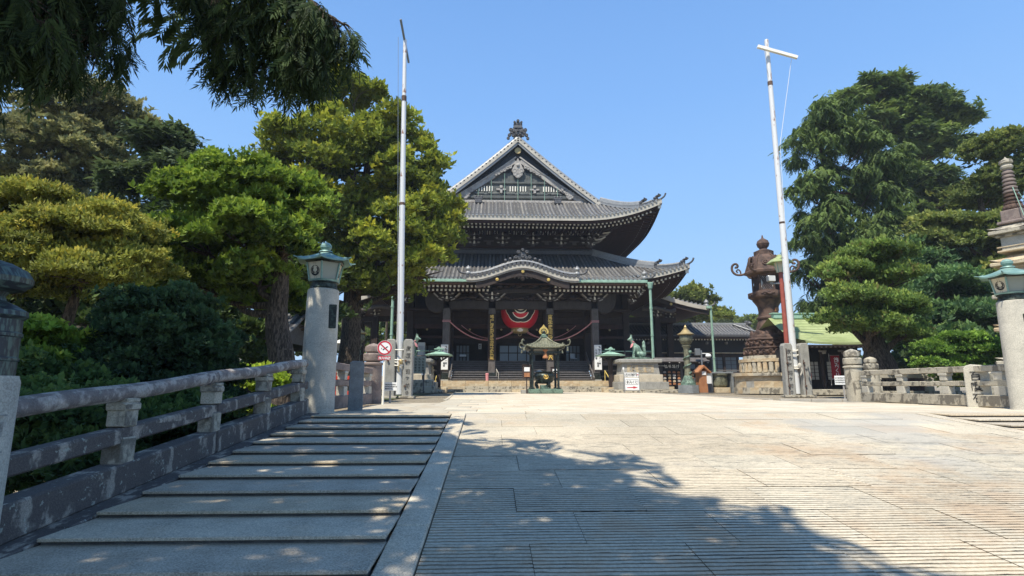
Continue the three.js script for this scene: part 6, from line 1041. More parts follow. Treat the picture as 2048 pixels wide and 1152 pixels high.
{
  const t = thing('green_roof_hall', 'low hall with pale green copper roof behind the right flagpole', 'building', [0, 0, -36], 0);
  const x0 = 19.6, x1 = 24.2;
  part('roof', [grid(10, 10, (u, v) => [lerp(x0, x1, u), lerp(3.25, 5.3, v) - .42 * Math.sin(v * PI) * .9 + .12 * Math.pow(Math.abs(u * 2 - 1), 3) * (1 - v), lerp(2.2, -2.2, v)]), grid(4, 6, (u, v) => [lerp(x0, x1, u), lerp(3.25, 5.3, v), lerp(-6.6, -2.2, v)]), grid(10, 1, (u, v) => [lerp(x0, x1, u), 3.25 + .12 * Math.pow(Math.abs(u * 2 - 1), 3) - .14 * v, 2.2])], M.copperRoof, t);
  const seams = []; for (let j = 1; j < 13; j++) { const v = j / 13; seams.push(bx(x1 - x0, .018, .03, (x0 + x1) / 2, lerp(3.25, 5.3, v) - .42 * Math.sin(v * PI) * .9 + .012, lerp(2.2, -2.2, v))); } part('roof_seam', seams, M.copperRoof, t);
  part('ridge', [cb(x1 - x0 - .6, .36, .4, (x0 + x1) / 2, 5.42, -2.2, .05), cb(x1 - x0 - .4, .08, .5, (x0 + x1) / 2, 5.62, -2.2, .02)], M.copper, t);
  part('eave_soffit', bx(x1 - x0 - .1, .08, 3, (x0 + x1) / 2, 3.05, .7), M.wood, t); const re = []; for (let x = x0 + .2; x < x1; x += .3) re.push(bx(.12, .1, .04, x, 2.98, 2.0)); stuff(part('rafter_end', re, M.woodPale, t));
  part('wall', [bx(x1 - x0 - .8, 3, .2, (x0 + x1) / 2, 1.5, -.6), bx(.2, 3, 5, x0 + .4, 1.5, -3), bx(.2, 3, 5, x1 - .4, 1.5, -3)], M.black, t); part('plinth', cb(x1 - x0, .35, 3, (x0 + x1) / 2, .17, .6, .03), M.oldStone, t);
  for (const x of [x0 + .5, x0 + 1.9, x0 + 3.2, x1 - .4]) { part('column', cb(.2, 3, .2, x, 1.5, .6, .02), M.wood, t); part('bracket', [cb(.5, .12, .14, x, 2.8, .75, .02), cb(.12, .2, .3, x, 2.7, .9, .02)], M.woodPale, t); }
  const sh = (x, w) => { const f = part('shoji_screen', bx(w, 1.25, .04, x, 1.55, -.46), M.shoji, t); part('lattice', [...[0, 1, 2, 3, 4, 5].map((k) => bx(w, .03, .03, x, .95 + k * .24, -.43)), bx(.05, 1.25, .03, x - w / 2, 1.55, -.43), bx(.05, 1.25, .03, x + w / 2, 1.55, -.43), bx(.05, 1.25, .03, x, 1.55, -.43)], M.wood, f); };
  sh(21.55, .6); sh(22.95, 1.1); part('lower_panel', bx(3.6, .9, .1, 22.2, .5, -.44), M.wood, t); part('red_box', cb(.5, .35, .4, 20.6, 1.2, .2, .02), M.redLacquer, t);
  const b = thing('red_banner', 'hanging red banner with white characters under the green roofed hall', 'banner', [22.05, 0, -34.9]); part('cloth', [cb(.58, 1.45, .03, 0, 1.75, 0, .005)], M.redBanner, b); part('lettering', chars('御みくじ', .3, 0, -.33, .006, .13).map((g) => mv(g, .06, 2.2, .017)), M.paper, b); part('pole', [rod([-.36, .6, -.03], [-.36, 2.6, -.03], .02), rod([-.4, 2.5, -.02], [.32, 2.5, -.02], .015)], M.woodPale, b);
}
{ // dark red hall in the trees, left
  const t = thing('dark_red_hall', 'dark red brown wooden hall half hidden behind the trunk of the left tree', 'building', [-12.6, -.3, -27]);
  tiledRoof(t, -3.2, 3.0, 1.8, -1.5, -4.8, 2.95, 4.4, M.tile, M.tileDark, .4);
  part('wall', [bx(5.2, 2.9, .2, 0, 1.45, -.2)], M.woodRed, t); for (const x of [-2.4, -.8, .8, 2.4]) part('column', cb(.22, 2.9, .22, x, 1.45, .2, .02), M.woodRed, t); part('rail', [cb(5.6, .1, .1, 0, 1.35, 1, .02), cb(5.6, .1, .1, 0, 1.05, 1, .02), cb(5.8, .2, 1.2, 0, .65, .5, .02)], M.woodRed, t); part('door', [bx(1.3, 1.8, .1, 0, 1.6, .0)], M.wood, t);
}
{ // stone pagoda at the right edge
  const p = at(2003, 330, 21), t = thing('stone_pagoda', 'stone pagoda with ringed spire rising behind the right lamp pillar', 'pagoda', [p.x + .2, 0, p.z], .5);
  const y0 = p.y, ring = []; const spY = y0 - 2.05;
  for (let i = 0; i < 9; i++) part('spire_ring', creased(lathe([[.2 - .006 * i, 0], [.29 - .012 * i, .04], [.29 - .012 * i, .1], [.2 - .006 * i, .14], [0, .14]], 20), .5).translate(0, spY + .3 + i * .165, 0), i < 3 ? M.iron : M.brownStone, t);
  part('spire_core', cy(.2, .13, 1.9, 0, spY + .1, 0), M.brownStone, t); part('lotus_base', [creased(lathe([[.22, 0], [.34, .1], [.3, .26], [0, .26]], 20), .5).translate(0, spY + .04, 0), ...[...Array(10)].map((_, i) => sph(.1, 0, spY + .17, .29, 1, 1.1, .6, 7).rotateY(i / 10 * 2 * PI))], M.iron, t);
  part('jewel', creased(lathe([[.12, 0], [.2, .06], [.22, .14], [.16, .24], [.24, .3], [.22, .42], [.06, .5], [0, .6]], 16), .5).translate(0, spY + 1.82, 0), M.oldStone, t);
  let y = spY + .04;
  part('dew_basin', [cb(.7, .5, .7, 0, y - .22, 0, .03), cb(.95, .12, .95, 0, y - .5, 0, .03)], M.brownStone, t);
  for (let k = 0; k < 6; k++) {
    const w = 1.02 + k * .1, ry = y - .66 - k * 1.32;
    part('roof_tier', [grid(24, 5, (u, v) => { const a = u * 4, q = Math.floor(a) % 4, f = (a - Math.floor(a)) * 2 - 1, r = lerp(.3, w * .72, v), P = [[f, 1], [1, -f], [-f, -1], [-1, f]][q]; return [P[0] * r, ry + .12 - .3 * Math.pow(v, .8) + .14 * Math.abs(f) ** 3 * v * v, P[1] * r]; }), cb(w * 1.44, .16, w * 1.44, 0, ry - .25, 0, .03), cb(w * 1.1, .12, w * 1.1, 0, ry - .38, 0, .03)], k % 2 ? M.cream : M.oldStone, t);
    part('body', cb(w * .86, .62, w * .86, 0, ry - .7, 0, .02), M.pillarStone, t); part('balcony', [cb(w * 1.12, .08, w * 1.12, 0, ry - 1.03, 0, .02), cb(w * 1.08, .05, w * .04, 0, ry - .86, w * .54, .01), cb(w * 1.08, .05, w * .04, 0, ry - .86, -w * .54, .01), cb(w * .04, .05, w * 1.08, w * .54, ry - .86, 0, .01), cb(w * .04, .05, w * 1.08, -w * .54, ry - .86, 0, .01)], M.cream, t);
  }
  part('plinth', cb(3.6, 1.2, 3.6, 0, .5, 0, .05), M.oldStone, t); for (const s of [-1, 1]) part('guy_chain', rod([s * .22, spY + 1.0, .15], [s * .65, spY - .55, .5], .015), M.copper, t);
}
// ---------------------------------------------------------------- trees
const leafMat = (tr = .35) => new THREE.MeshPhysicalMaterial({ color: 0xffffff, roughness: .55, transmission: tr, thickness: 0, side: THREE.DoubleSide, specularIntensity: .35 });
M.leaf = leafMat(.42); M.leaf.roughness = .93; M.needle = leafMat(.35); M.needle.roughness = .95;
function leafGeo(list) {                    // list of [base, tip, width dir, width, fold]: kite leaves of two faces each
  const p = [];
  for (const [b, t, s, w, f] of list) { const m = b.clone().lerp(t, .45), a = m.clone().addScaledVector(s, w).add(f), c = m.clone().addScaledVector(s, -w).add(f); for (const q of [b, a, t, b, t, c]) p.push(q.x, q.y, q.z); }
  const g = new THREE.BufferGeometry(); g.setAttribute('position', new THREE.Float32BufferAttribute(p, 3)); g.setAttribute('uv', new THREE.Float32BufferAttribute(new Float32Array(p.length / 3 * 2), 2)); g.computeVertexNormals(); g.userData.ready = true; return g;
}
function broadCluster(s, n, R, L, w, up) {  // rosettes of leaves round short twigs
  srand(s); const out = [];
  for (let i = 0; i < n; i++) { const a = i * 2.4 + rr(-.4, .4), e = rr(-.25, 1.1) + up, d = V(Math.cos(a) * Math.cos(e), Math.sin(e), Math.sin(a) * Math.cos(e)).normalize(), b = V(rr(-1, 1), rr(-.5, .5), rr(-1, 1)).multiplyScalar(R), t = b.clone().addScaledVector(d, L * rr(.7, 1.2)), sd = d.clone().cross(V(rr(-.4, .4), 1, rr(-.4, .4))).normalize(); out.push([b, t, sd, w * rr(.8, 1.2), V(0, .012, 0)]); }
  return leafGeo(out);
}
function frond(s, L, n, droop, tw = 1, wf = 1) {    // flat hanging spray of a cypress
  srand(s); const out = [], ax = (k) => V(L * k * .75, -droop * L * k * k, .08 * L * Math.sin(k * 3 + s) * tw);
  for (let i = 0; i < n; i++) { const k = (i + .5) / n, b = ax(k), dir = ax(Math.min(1, k + .05)).sub(ax(k - .05)).normalize(); for (const sgn of [-1, 1]) { const l = L * .42 * Math.sin(.5 + k * 2.3) * rr(.75, 1.15), d = dir.clone().multiplyScalar(.75).add(V(0, -.25 - .2 * rnd(), sgn * .75)).normalize(), t = b.clone().addScaledVector(d, l); out.push([b, t, d.clone().cross(V(.2, 1, 0)).normalize(), l * .10 * wf, V(0, 0, 0)]); for (const q of [.35, .6, .8]) { const b2 = b.clone().lerp(t, q), d2 = d.clone().add(dir.clone().multiplyScalar(.7)).add(V(0, -.2, 0)).normalize(); out.push([b2, b2.clone().addScaledVector(d2, l * .42), d2.clone().cross(V(0, 1, .2)).normalize(), l * .075 * wf, V(0, 0, 0)]); } } }
  out.push([ax(.9), ax(1.15), V(0, 0, 1), L * .04, V(0, 0, 0)]); return leafGeo(out);
}
function tuft(s, n, L, w) {                 // bushy conifer tuft: many narrow blades, slightly drooping
  srand(s); const out = []; for (let i = 0; i < n; i++) { const a = rr(0, 2 * PI), e = rr(-.7, .5), d = V(Math.cos(a) * Math.cos(e), Math.sin(e), Math.sin(a) * Math.cos(e)), b = V(rr(-1, 1), rr(-.4, .4), rr(-1, 1)).multiplyScalar(L * .5), t = b.clone().addScaledVector(d, L * rr(.6, 1)); t.y -= L * .15; out.push([b, t, d.clone().cross(V(0, 1, .3)).normalize(), w, V(0, .005, 0)]); } return leafGeo(out);
}
const CL = { broad: broadCluster(3, 11, .12, .24, .058, .25), fine: broadCluster(5, 13, .17, .2, .05, .15), big: broadCluster(8, 11, .2, .36, .095, .2), bushy: broadCluster(9, 16, .13, .14, .045, .2), frond: frond(2, .3, 8, 1.0, 1, 1.0), hang: frond(4, .62, 6, 1.0, 1, 2.4), tuft: tuft(6, 18, .38, .05), tuftBig: tuft(12, 18, .6, .1) };
const _m = new THREE.Matrix4(), _q = new THREE.Quaternion(), _q2 = new THREE.Quaternion();
function instances(name, geo, mat, list, parent) {      // list of [pos, quaternion, scale, color]
  const m = new THREE.InstancedMesh(geo, mat, list.length); list.forEach(([p, q, s, c], i) => { m.setMatrixAt(i, _m.compose(p, q, V(s, s, s))); m.setColorAt(i, c); });
  m.name = numbered(name); m.castShadow = m.receiveShadow = true; m.userData.kind = 'stuff'; parent.add(m); return m;
}
// o: { name, label, trunk: [[x, y, z, r]...] relative to base, base, lobes: [[centre, rx, ry, rz, share]...], n, pads, padR, geo, mat, dark, light, tip, gap }
function tree(o) {
  const t = thing(o.name, o.label, o.category || 'tree', [o.base.x, o.base.y, o.base.z], 0, o.group); srand(o.seed);
  const rel = (p) => p.clone().sub(o.base), list = [], limbs = [];
  const T = (o.trunk || []).map(([x, y, z, r]) => [V(x, y, z), r]);
  if (T.length > 1) {
    const path = T.map((a) => a[0]), cv = new THREE.CatmullRomCurve3(path), n = 26, ns = 14, P = []; for (let i = 0; i <= n; i++) P.push(cv.getPoint(i / n));
    const rad = (k) => { const f = k * (T.length - 1), i = Math.min(T.length - 2, Math.floor(f)); return lerp(T[i][1], T[i + 1][1], f - i); };
    const g = grid(ns, n, (u, v) => { const p = cv.getPoint(v), r = rad(v) * (1 + .08 * Math.sin(u * 2 * PI * 5 + v * 6) + .25 * Math.max(0, .12 - v) / .12), tg = cv.getTangent(v), s1 = V(1, 0, .01).cross(tg).normalize(), s2 = tg.clone().cross(s1); return [p.x + (s1.x * Math.cos(u * 2 * PI) + s2.x * Math.sin(u * 2 * PI)) * r, p.y + (s1.y * Math.cos(u * 2 * PI) + s2.y * Math.sin(u * 2 * PI)) * r, p.z + (s1.z * Math.cos(u * 2 * PI) + s2.z * Math.sin(u * 2 * PI)) * r]; });
    const tr = part('trunk', g, o.bark || M.bark, t);
    for (const l of o.lobes) { const c = rel(l[0]), k = clamp((c.y - l[2] * .6 - path[0].y) / (path[path.length - 1].y - path[0].y + .01), .3, .97), a = cv.getPoint(k), e = c.clone().add(V(0, -l[2] * .25, 0)), mid = a.clone().lerp(e, .5).add(V(rr(-.3, .3), -.08 * a.distanceTo(e), rr(-.3, .3))), r = rad(k) * .5; limbs.push(taperTube([a, mid, e], r, r * .25)); for (let j = 0; j < (o.twigs ?? 4); j++) { const d = c.clone().add(V(rr(-1, 1) * l[1] * .8, rr(-.5, .7) * l[2], rr(-1, 1) * l[3] * .8)); limbs.push(taperTube([mid.clone().lerp(e, rr(.1, .9)), e.clone().lerp(d, .5).add(V(0, -.1, 0)), d], r * .32, .015)); } }
    if (limbs.length) part('limb', limbs, o.bark || M.bark, t);
  }
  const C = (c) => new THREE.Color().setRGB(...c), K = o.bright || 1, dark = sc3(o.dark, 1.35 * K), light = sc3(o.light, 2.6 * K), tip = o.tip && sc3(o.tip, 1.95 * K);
  const tot = o.lobes.reduce((s, l) => s + (l[4] || l[1] * l[2] + l[1] * l[3]), 0), zero = V(0, 0, 0);
  for (const l of o.lobes) {
    const c = rel(l[0]), share = (l[4] || l[1] * l[2] + l[1] * l[3]) / tot, nPads = Math.max(1, Math.round(o.pads * share)), per = o.n * share / nPads, lobeTone = rr(-.12, .12);
    for (let k = 0; k < nPads; k++) {
      let d; do { d = V(rr(-1, 1), rr(-1, 1), rr(-1, 1)); } while (d.lengthSq() > 1 || d.lengthSq() < .05); d.normalize(); if (d.y < (o.minY ?? -.45)) d.y *= -.6;
      const f = rnd() < (o.inner ?? .22) ? rr(.2, .7) : rr(.78, 1.04), pc = c.clone().add(V(d.x * l[1] * f, d.y * l[2] * f, d.z * l[3] * f)), pr = o.padR * rr(.45, 1.35), fl = o.flat ?? .45, padTone = rr(-.18, .18) + lobeTone;
      const nn = Math.round(per * rr(.6, 1.4));
      for (let i = 0; i < nn; i++) {
        const a = rr(0, 2 * PI), loose = rnd() < .1, q = Math.sqrt(rnd()) * (loose ? 1.45 : 1) * (1 + .22 * Math.sin(a * 3 + k * 1.7) + .12 * Math.sin(a * 7 + k)), h = loose ? rr(-.5, .7) * pr * fl : (1 - q * q) * fl * pr * rr(.3, 1.05) - (o.hang || 0) * q * q * pr - rr(0, .25) * pr * fl, p = V(pc.x + Math.cos(a) * q * pr, pc.y + h, pc.z + Math.sin(a) * q * pr);
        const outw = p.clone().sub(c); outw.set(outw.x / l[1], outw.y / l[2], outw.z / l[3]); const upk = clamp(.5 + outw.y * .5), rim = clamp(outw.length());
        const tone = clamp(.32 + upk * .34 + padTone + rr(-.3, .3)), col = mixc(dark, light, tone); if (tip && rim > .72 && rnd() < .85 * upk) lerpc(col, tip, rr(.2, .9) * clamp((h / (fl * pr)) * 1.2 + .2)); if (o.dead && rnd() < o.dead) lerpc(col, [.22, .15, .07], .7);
        _q.setFromAxisAngle(V(0, 1, 0), o.orient ? Math.atan2(-(p.z - c.z), p.x - c.x) + rr(-.7, .7) : rr(0, 2 * PI)); _q2.setFromEuler(new THREE.Euler(rr(-.5, .5), 0, rr(-.5, .5) - (o.orient ? .1 : 0))); list.push([p, _q.clone().multiply(_q2), rr(.75, 1.25) * (o.scale || 1), C(col)]);
      }
    }
  }
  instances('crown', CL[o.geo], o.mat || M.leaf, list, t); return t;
}
const mixc = (a, b, k) => [lerp(a[0], b[0], k), lerp(a[1], b[1], k), lerp(a[2], b[2], k)];
const lerpc = (c, b, k) => { for (let i = 0; i < 3; i++) c[i] = lerp(c[i], b[i], k); };
function taperTube(pts, r0, r1) { const cv = new THREE.CatmullRomCurve3(pts), n = 8; return grid(6, n, (u, v) => { const p = cv.getPoint(v), tg = cv.getTangent(v), s1 = V(.3, .2, 1).cross(tg).normalize(), s2 = tg.clone().cross(s1), r = lerp(r0, r1, v), c = Math.cos(u * 2 * PI) * r, s = Math.sin(u * 2 * PI) * r; return [p.x + s1.x * c + s2.x * s, p.y + s1.y * c + s2.y * s, p.z + s1.z * c + s2.z * s]; }); }
const blob = (px, py, d, rx, ry, rz, s) => [at(px, py, d), rx * d / 1100, ry * d / 1100 * 1.3, rz, s];     // rx, ry in survey pixels
const ground = (px, d, y = 0) => { const p = at(px, 772, d); p.y = y; return p; };

// big layered evergreen left of the temple
tree({ name: 'evergreen_tree', label: 'tall layered evergreen with yellow green tips between the left flagpole and the temple', seed: 101, base: ground(690, 36), trunk: [[0, 0, 0, .75], [.3, 4, .2, .6], [.2, 8, 0, .5], [.6, 12, .2, .35], [.8, 17, 0, .15]], geo: 'big', scale: .95, bright: 1.42, n: 14500, pads: 290, padR: .85, flat: .85, inner: .15, minY: -.6, dark: [.022, .042, .010], light: [.105, .122, .016], tip: [.24, .225, .022],
  lobes: [blob(700, 205, 35, 80, 45, 2.2), blob(620, 290, 35, 95, 50, 2.6), blob(790, 290, 35, 75, 55, 2.6), blob(700, 330, 34, 120, 60, 3.2), blob(800, 400, 35, 85, 70, 3), blob(640, 410, 34, 110, 60, 3), blob(860, 450, 34.5, 62, 62, 2.6), blob(760, 500, 34, 125, 55, 3), blob(830, 350, 35, 55, 60, 2.4), blob(570, 345, 35.5, 60, 40, 2), blob(720, 440, 35, 110, 60, 3), blob(640, 500, 36, 90, 50, 2.5), blob(880, 500, 34.5, 42, 48, 2), blob(720, 565, 35, 120, 35, 3), blob(540, 300, 36, 42, 30, 1.6), blob(650, 570, 35.5, 80, 40, 2.5), blob(820, 470, 34, 90, 60, 3), blob(845, 535, 34, 55, 38, 2.2), blob(790, 570, 34, 60, 26, 2), blob(700, 185, 35, 70, 22, 1.6), blob(735, 260, 34.5, 80, 36, 2.2)] });
// bright green tree in front of it
tree({ name: 'evergreen_tree', label: 'broad bright green evergreen with a forked trunk behind the left lamp pillar', seed: 102, base: ground(562, 19, -.3), trunk: [[0, 0, 0, .52], [0, 1.6, 0, .42], [-.3, 3, 0, .36], [-.2, 4.4, .2, .26], [-.4, 6.6, 0, .1]], geo: 'broad', scale: .92, bright: 1.3, n: 13000, pads: 190, padR: .58, flat: .8, inner: .15, dark: [.018, .04, .008], light: [.082, .117, .015], tip: [.17, .20, .022],
  lobes: [blob(480, 365, 19, 85, 34, 1.6), blob(420, 405, 18.5, 75, 40, 1.5), blob(560, 400, 19, 80, 45, 1.7), blob(380, 480, 18.5, 70, 38, 1.3), blob(480, 470, 18, 90, 40, 1.6), blob(575, 490, 18.5, 48, 35, 1.4), blob(330, 500, 19, 50, 30, 1.2), blob(520, 555, 19, 60, 25, 1.4), blob(470, 590, 20, 60, 35, 1.4), blob(400, 560, 19.5, 80, 40, 1.5), blob(560, 600, 21, 60, 35, 1.4)] });
tree({ name: 'broadleaf_tree', label: 'tall loose olive tree at the far left, fading at its sunlit top', seed: 103, base: ground(150, 32), trunk: [[0, 0, 0, .5], [.2, 5, 0, .42], [.4, 10, 0, .3], [.2, 15, 0, .14]], geo: 'big', scale: .8, n: 7500, pads: 150, padR: .95, flat: .7, inner: .25, bright: 1.35, dark: [.04, .048, .02], light: [.12, .12, .05], tip: [.19, .165, .075],
  lobes: [blob(90, 170, 32, 90, 60, 2.4), blob(170, 240, 32, 100, 60, 2.6), blob(60, 290, 31, 80, 60, 2.5), blob(200, 320, 32, 90, 55, 2.4), blob(265, 255, 33, 45, 14, 1.2), blob(110, 390, 32, 120, 60, 2.6)] });
tree({ name: 'conifer_tree', label: 'dark pointed conifer between the olive tree and the bright evergreen', seed: 104, base: ground(340, 28), trunk: [[0, 0, 0, .4], [0, 6, 0, .3], [.1, 12.6, 0, .08]], geo: 'tuftBig', scale: .9, bright: 1.3, mat: M.needle, n: 5500, pads: 90, padR: .95, flat: .35, hang: .25, inner: .25, dark: [.012, .025, .013], light: [.044, .06, .023], tip: [.07, .085, .028],
  lobes: [blob(335, 300, 28, 50, 32, 1.2), blob(365, 345, 28, 45, 28, 1.2), blob(310, 370, 28, 75, 42, 1.6), blob(350, 440, 28, 85, 50, 1.8), blob(270, 460, 28, 70, 50, 1.6), blob(300, 545, 28, 90, 40, 2)] });
tree({ name: 'maple_tree', label: 'low spreading yellow green tree at the left edge above the balustrade', seed: 105, base: ground(60, 15, -1.2), trunk: [[0, 0, 0, .26], [.4, 2, 0, .2], [.8, 4, 0, .12], [1, 5.2, 0, .06]], geo: 'fine', scale: .6, bright: 1.25, n: 17000, pads: 230, padR: .52, flat: .5, inner: .15, dark: [.05, .065, .014], light: [.13, .135, .025], tip: [.27, .215, .03],
  lobes: [blob(60, 430, 15, 110, 36, 1.4), blob(170, 480, 14.5, 90, 32, 1.3), blob(40, 500, 14, 100, 34, 1.3), blob(130, 545, 14, 110, 30, 1.3), blob(235, 450, 15, 45, 22, 1), blob(20, 575, 14.5, 80, 25, 1.1), blob(240, 530, 15, 70, 30, 1.1)] });
tree({ name: 'broadleaf_tree', label: 'shadowed dark tree mass behind the dark bush at the left', seed: 106, base: ground(300, 24, -.4), trunk: [[0, 0, 0, .4], [.2, 3, 0, .3], [0, 6, 0, .1]], geo: 'big', n: 6500, pads: 120, padR: .95, flat: .6, dark: [.014, .025, .009], light: [.045, .07, .016],
  lobes: [blob(140, 620, 23, 160, 60, 2), blob(330, 600, 25, 120, 60, 2), blob(440, 640, 24, 80, 70, 2), blob(30, 640, 22, 90, 70, 2), blob(480, 690, 25, 60, 50, 1.5), blob(200, 500, 26, 150, 50, 2), blob(420, 560, 26, 90, 60, 2), blob(600, 560, 27, 50, 60, 1.6), blob(640, 640, 30, 40, 40, 1.6)] });
tree({ name: 'round_bush', category: 'bush', label: 'large dark rounded bush just beyond the near left balustrade', seed: 107, base: ground(345, 10.5, -2), trunk: [[0, 0, 0, .1], [0, 1, 0, .07], [0, 2, 0, .04]], geo: 'bushy', scale: .62, bright: 1.1, n: 20000, pads: 190, padR: .3, flat: .7, inner: .2, minY: -.8, twigs: 2, dark: [.014, .028, .012], light: [.034, .06, .024], tip: [.05, .085, .028],
  lobes: [blob(340, 660, 10.2, 95, 75, .95), blob(330, 740, 10, 115, 85, 1.05), blob(410, 745, 10.4, 60, 70, .8), blob(260, 800, 9.6, 110, 80, 1), blob(400, 830, 10, 90, 60, .8)] });
tree({ name: 'garden_shrub', category: 'shrub', label: 'bright yellow green shrub at the far left above the rail', seed: 108, base: ground(90, 9.2, -2), trunk: [[0, 0, 0, .07], [0, 1.2, 0, .05], [0, 2.4, 0, .03]], geo: 'broad', scale: .5, n: 4000, pads: 36, padR: .33, flat: .4, twigs: 2, dark: [.05, .09, .012], light: [.13, .2, .025], tip: [.24, .28, .04],
  lobes: [blob(85, 690, 9, 60, 28, .5), blob(50, 735, 9, 60, 30, .5), blob(115, 745, 9, 50, 25, .5)] });
tree({ name: 'garden_shrub', category: 'shrub', label: 'mid green leafy shrubs in the hollow under the near left rail', seed: 109, base: ground(150, 8, -2), geo: 'bushy', scale: .65, n: 13000, pads: 130, padR: .36, flat: .6, dark: [.022, .045, .014], light: [.05, .085, .025], tip: [.1, .14, .03],
  lobes: [blob(130, 800, 8.6, 100, 50, .7), blob(70, 860, 7, 110, 60, .7), blob(200, 880, 7.6, 110, 70, .7), blob(120, 950, 6.6, 120, 50, .6), blob(330, 880, 8.6, 100, 60, .7), blob(20, 790, 8, 60, 60, .6), blob(290, 820, 9.4, 70, 40, .5)] });
tree({ name: 'clipped_shrub', category: 'shrub', label: 'sunlit yellow green shrub seen between the balustrade posts', seed: 110, base: ground(510, 15, -.3), geo: 'bushy', scale: .8, n: 2400, pads: 30, padR: .35, flat: .6, dark: [.1, .14, .015], light: [.2, .26, .03], tip: [.3, .33, .04], lobes: [blob(505, 768, 15, 48, 20, .6), blob(480, 825, 14, 30, 12, .4), blob(545, 840, 15, 20, 10, .3)] });
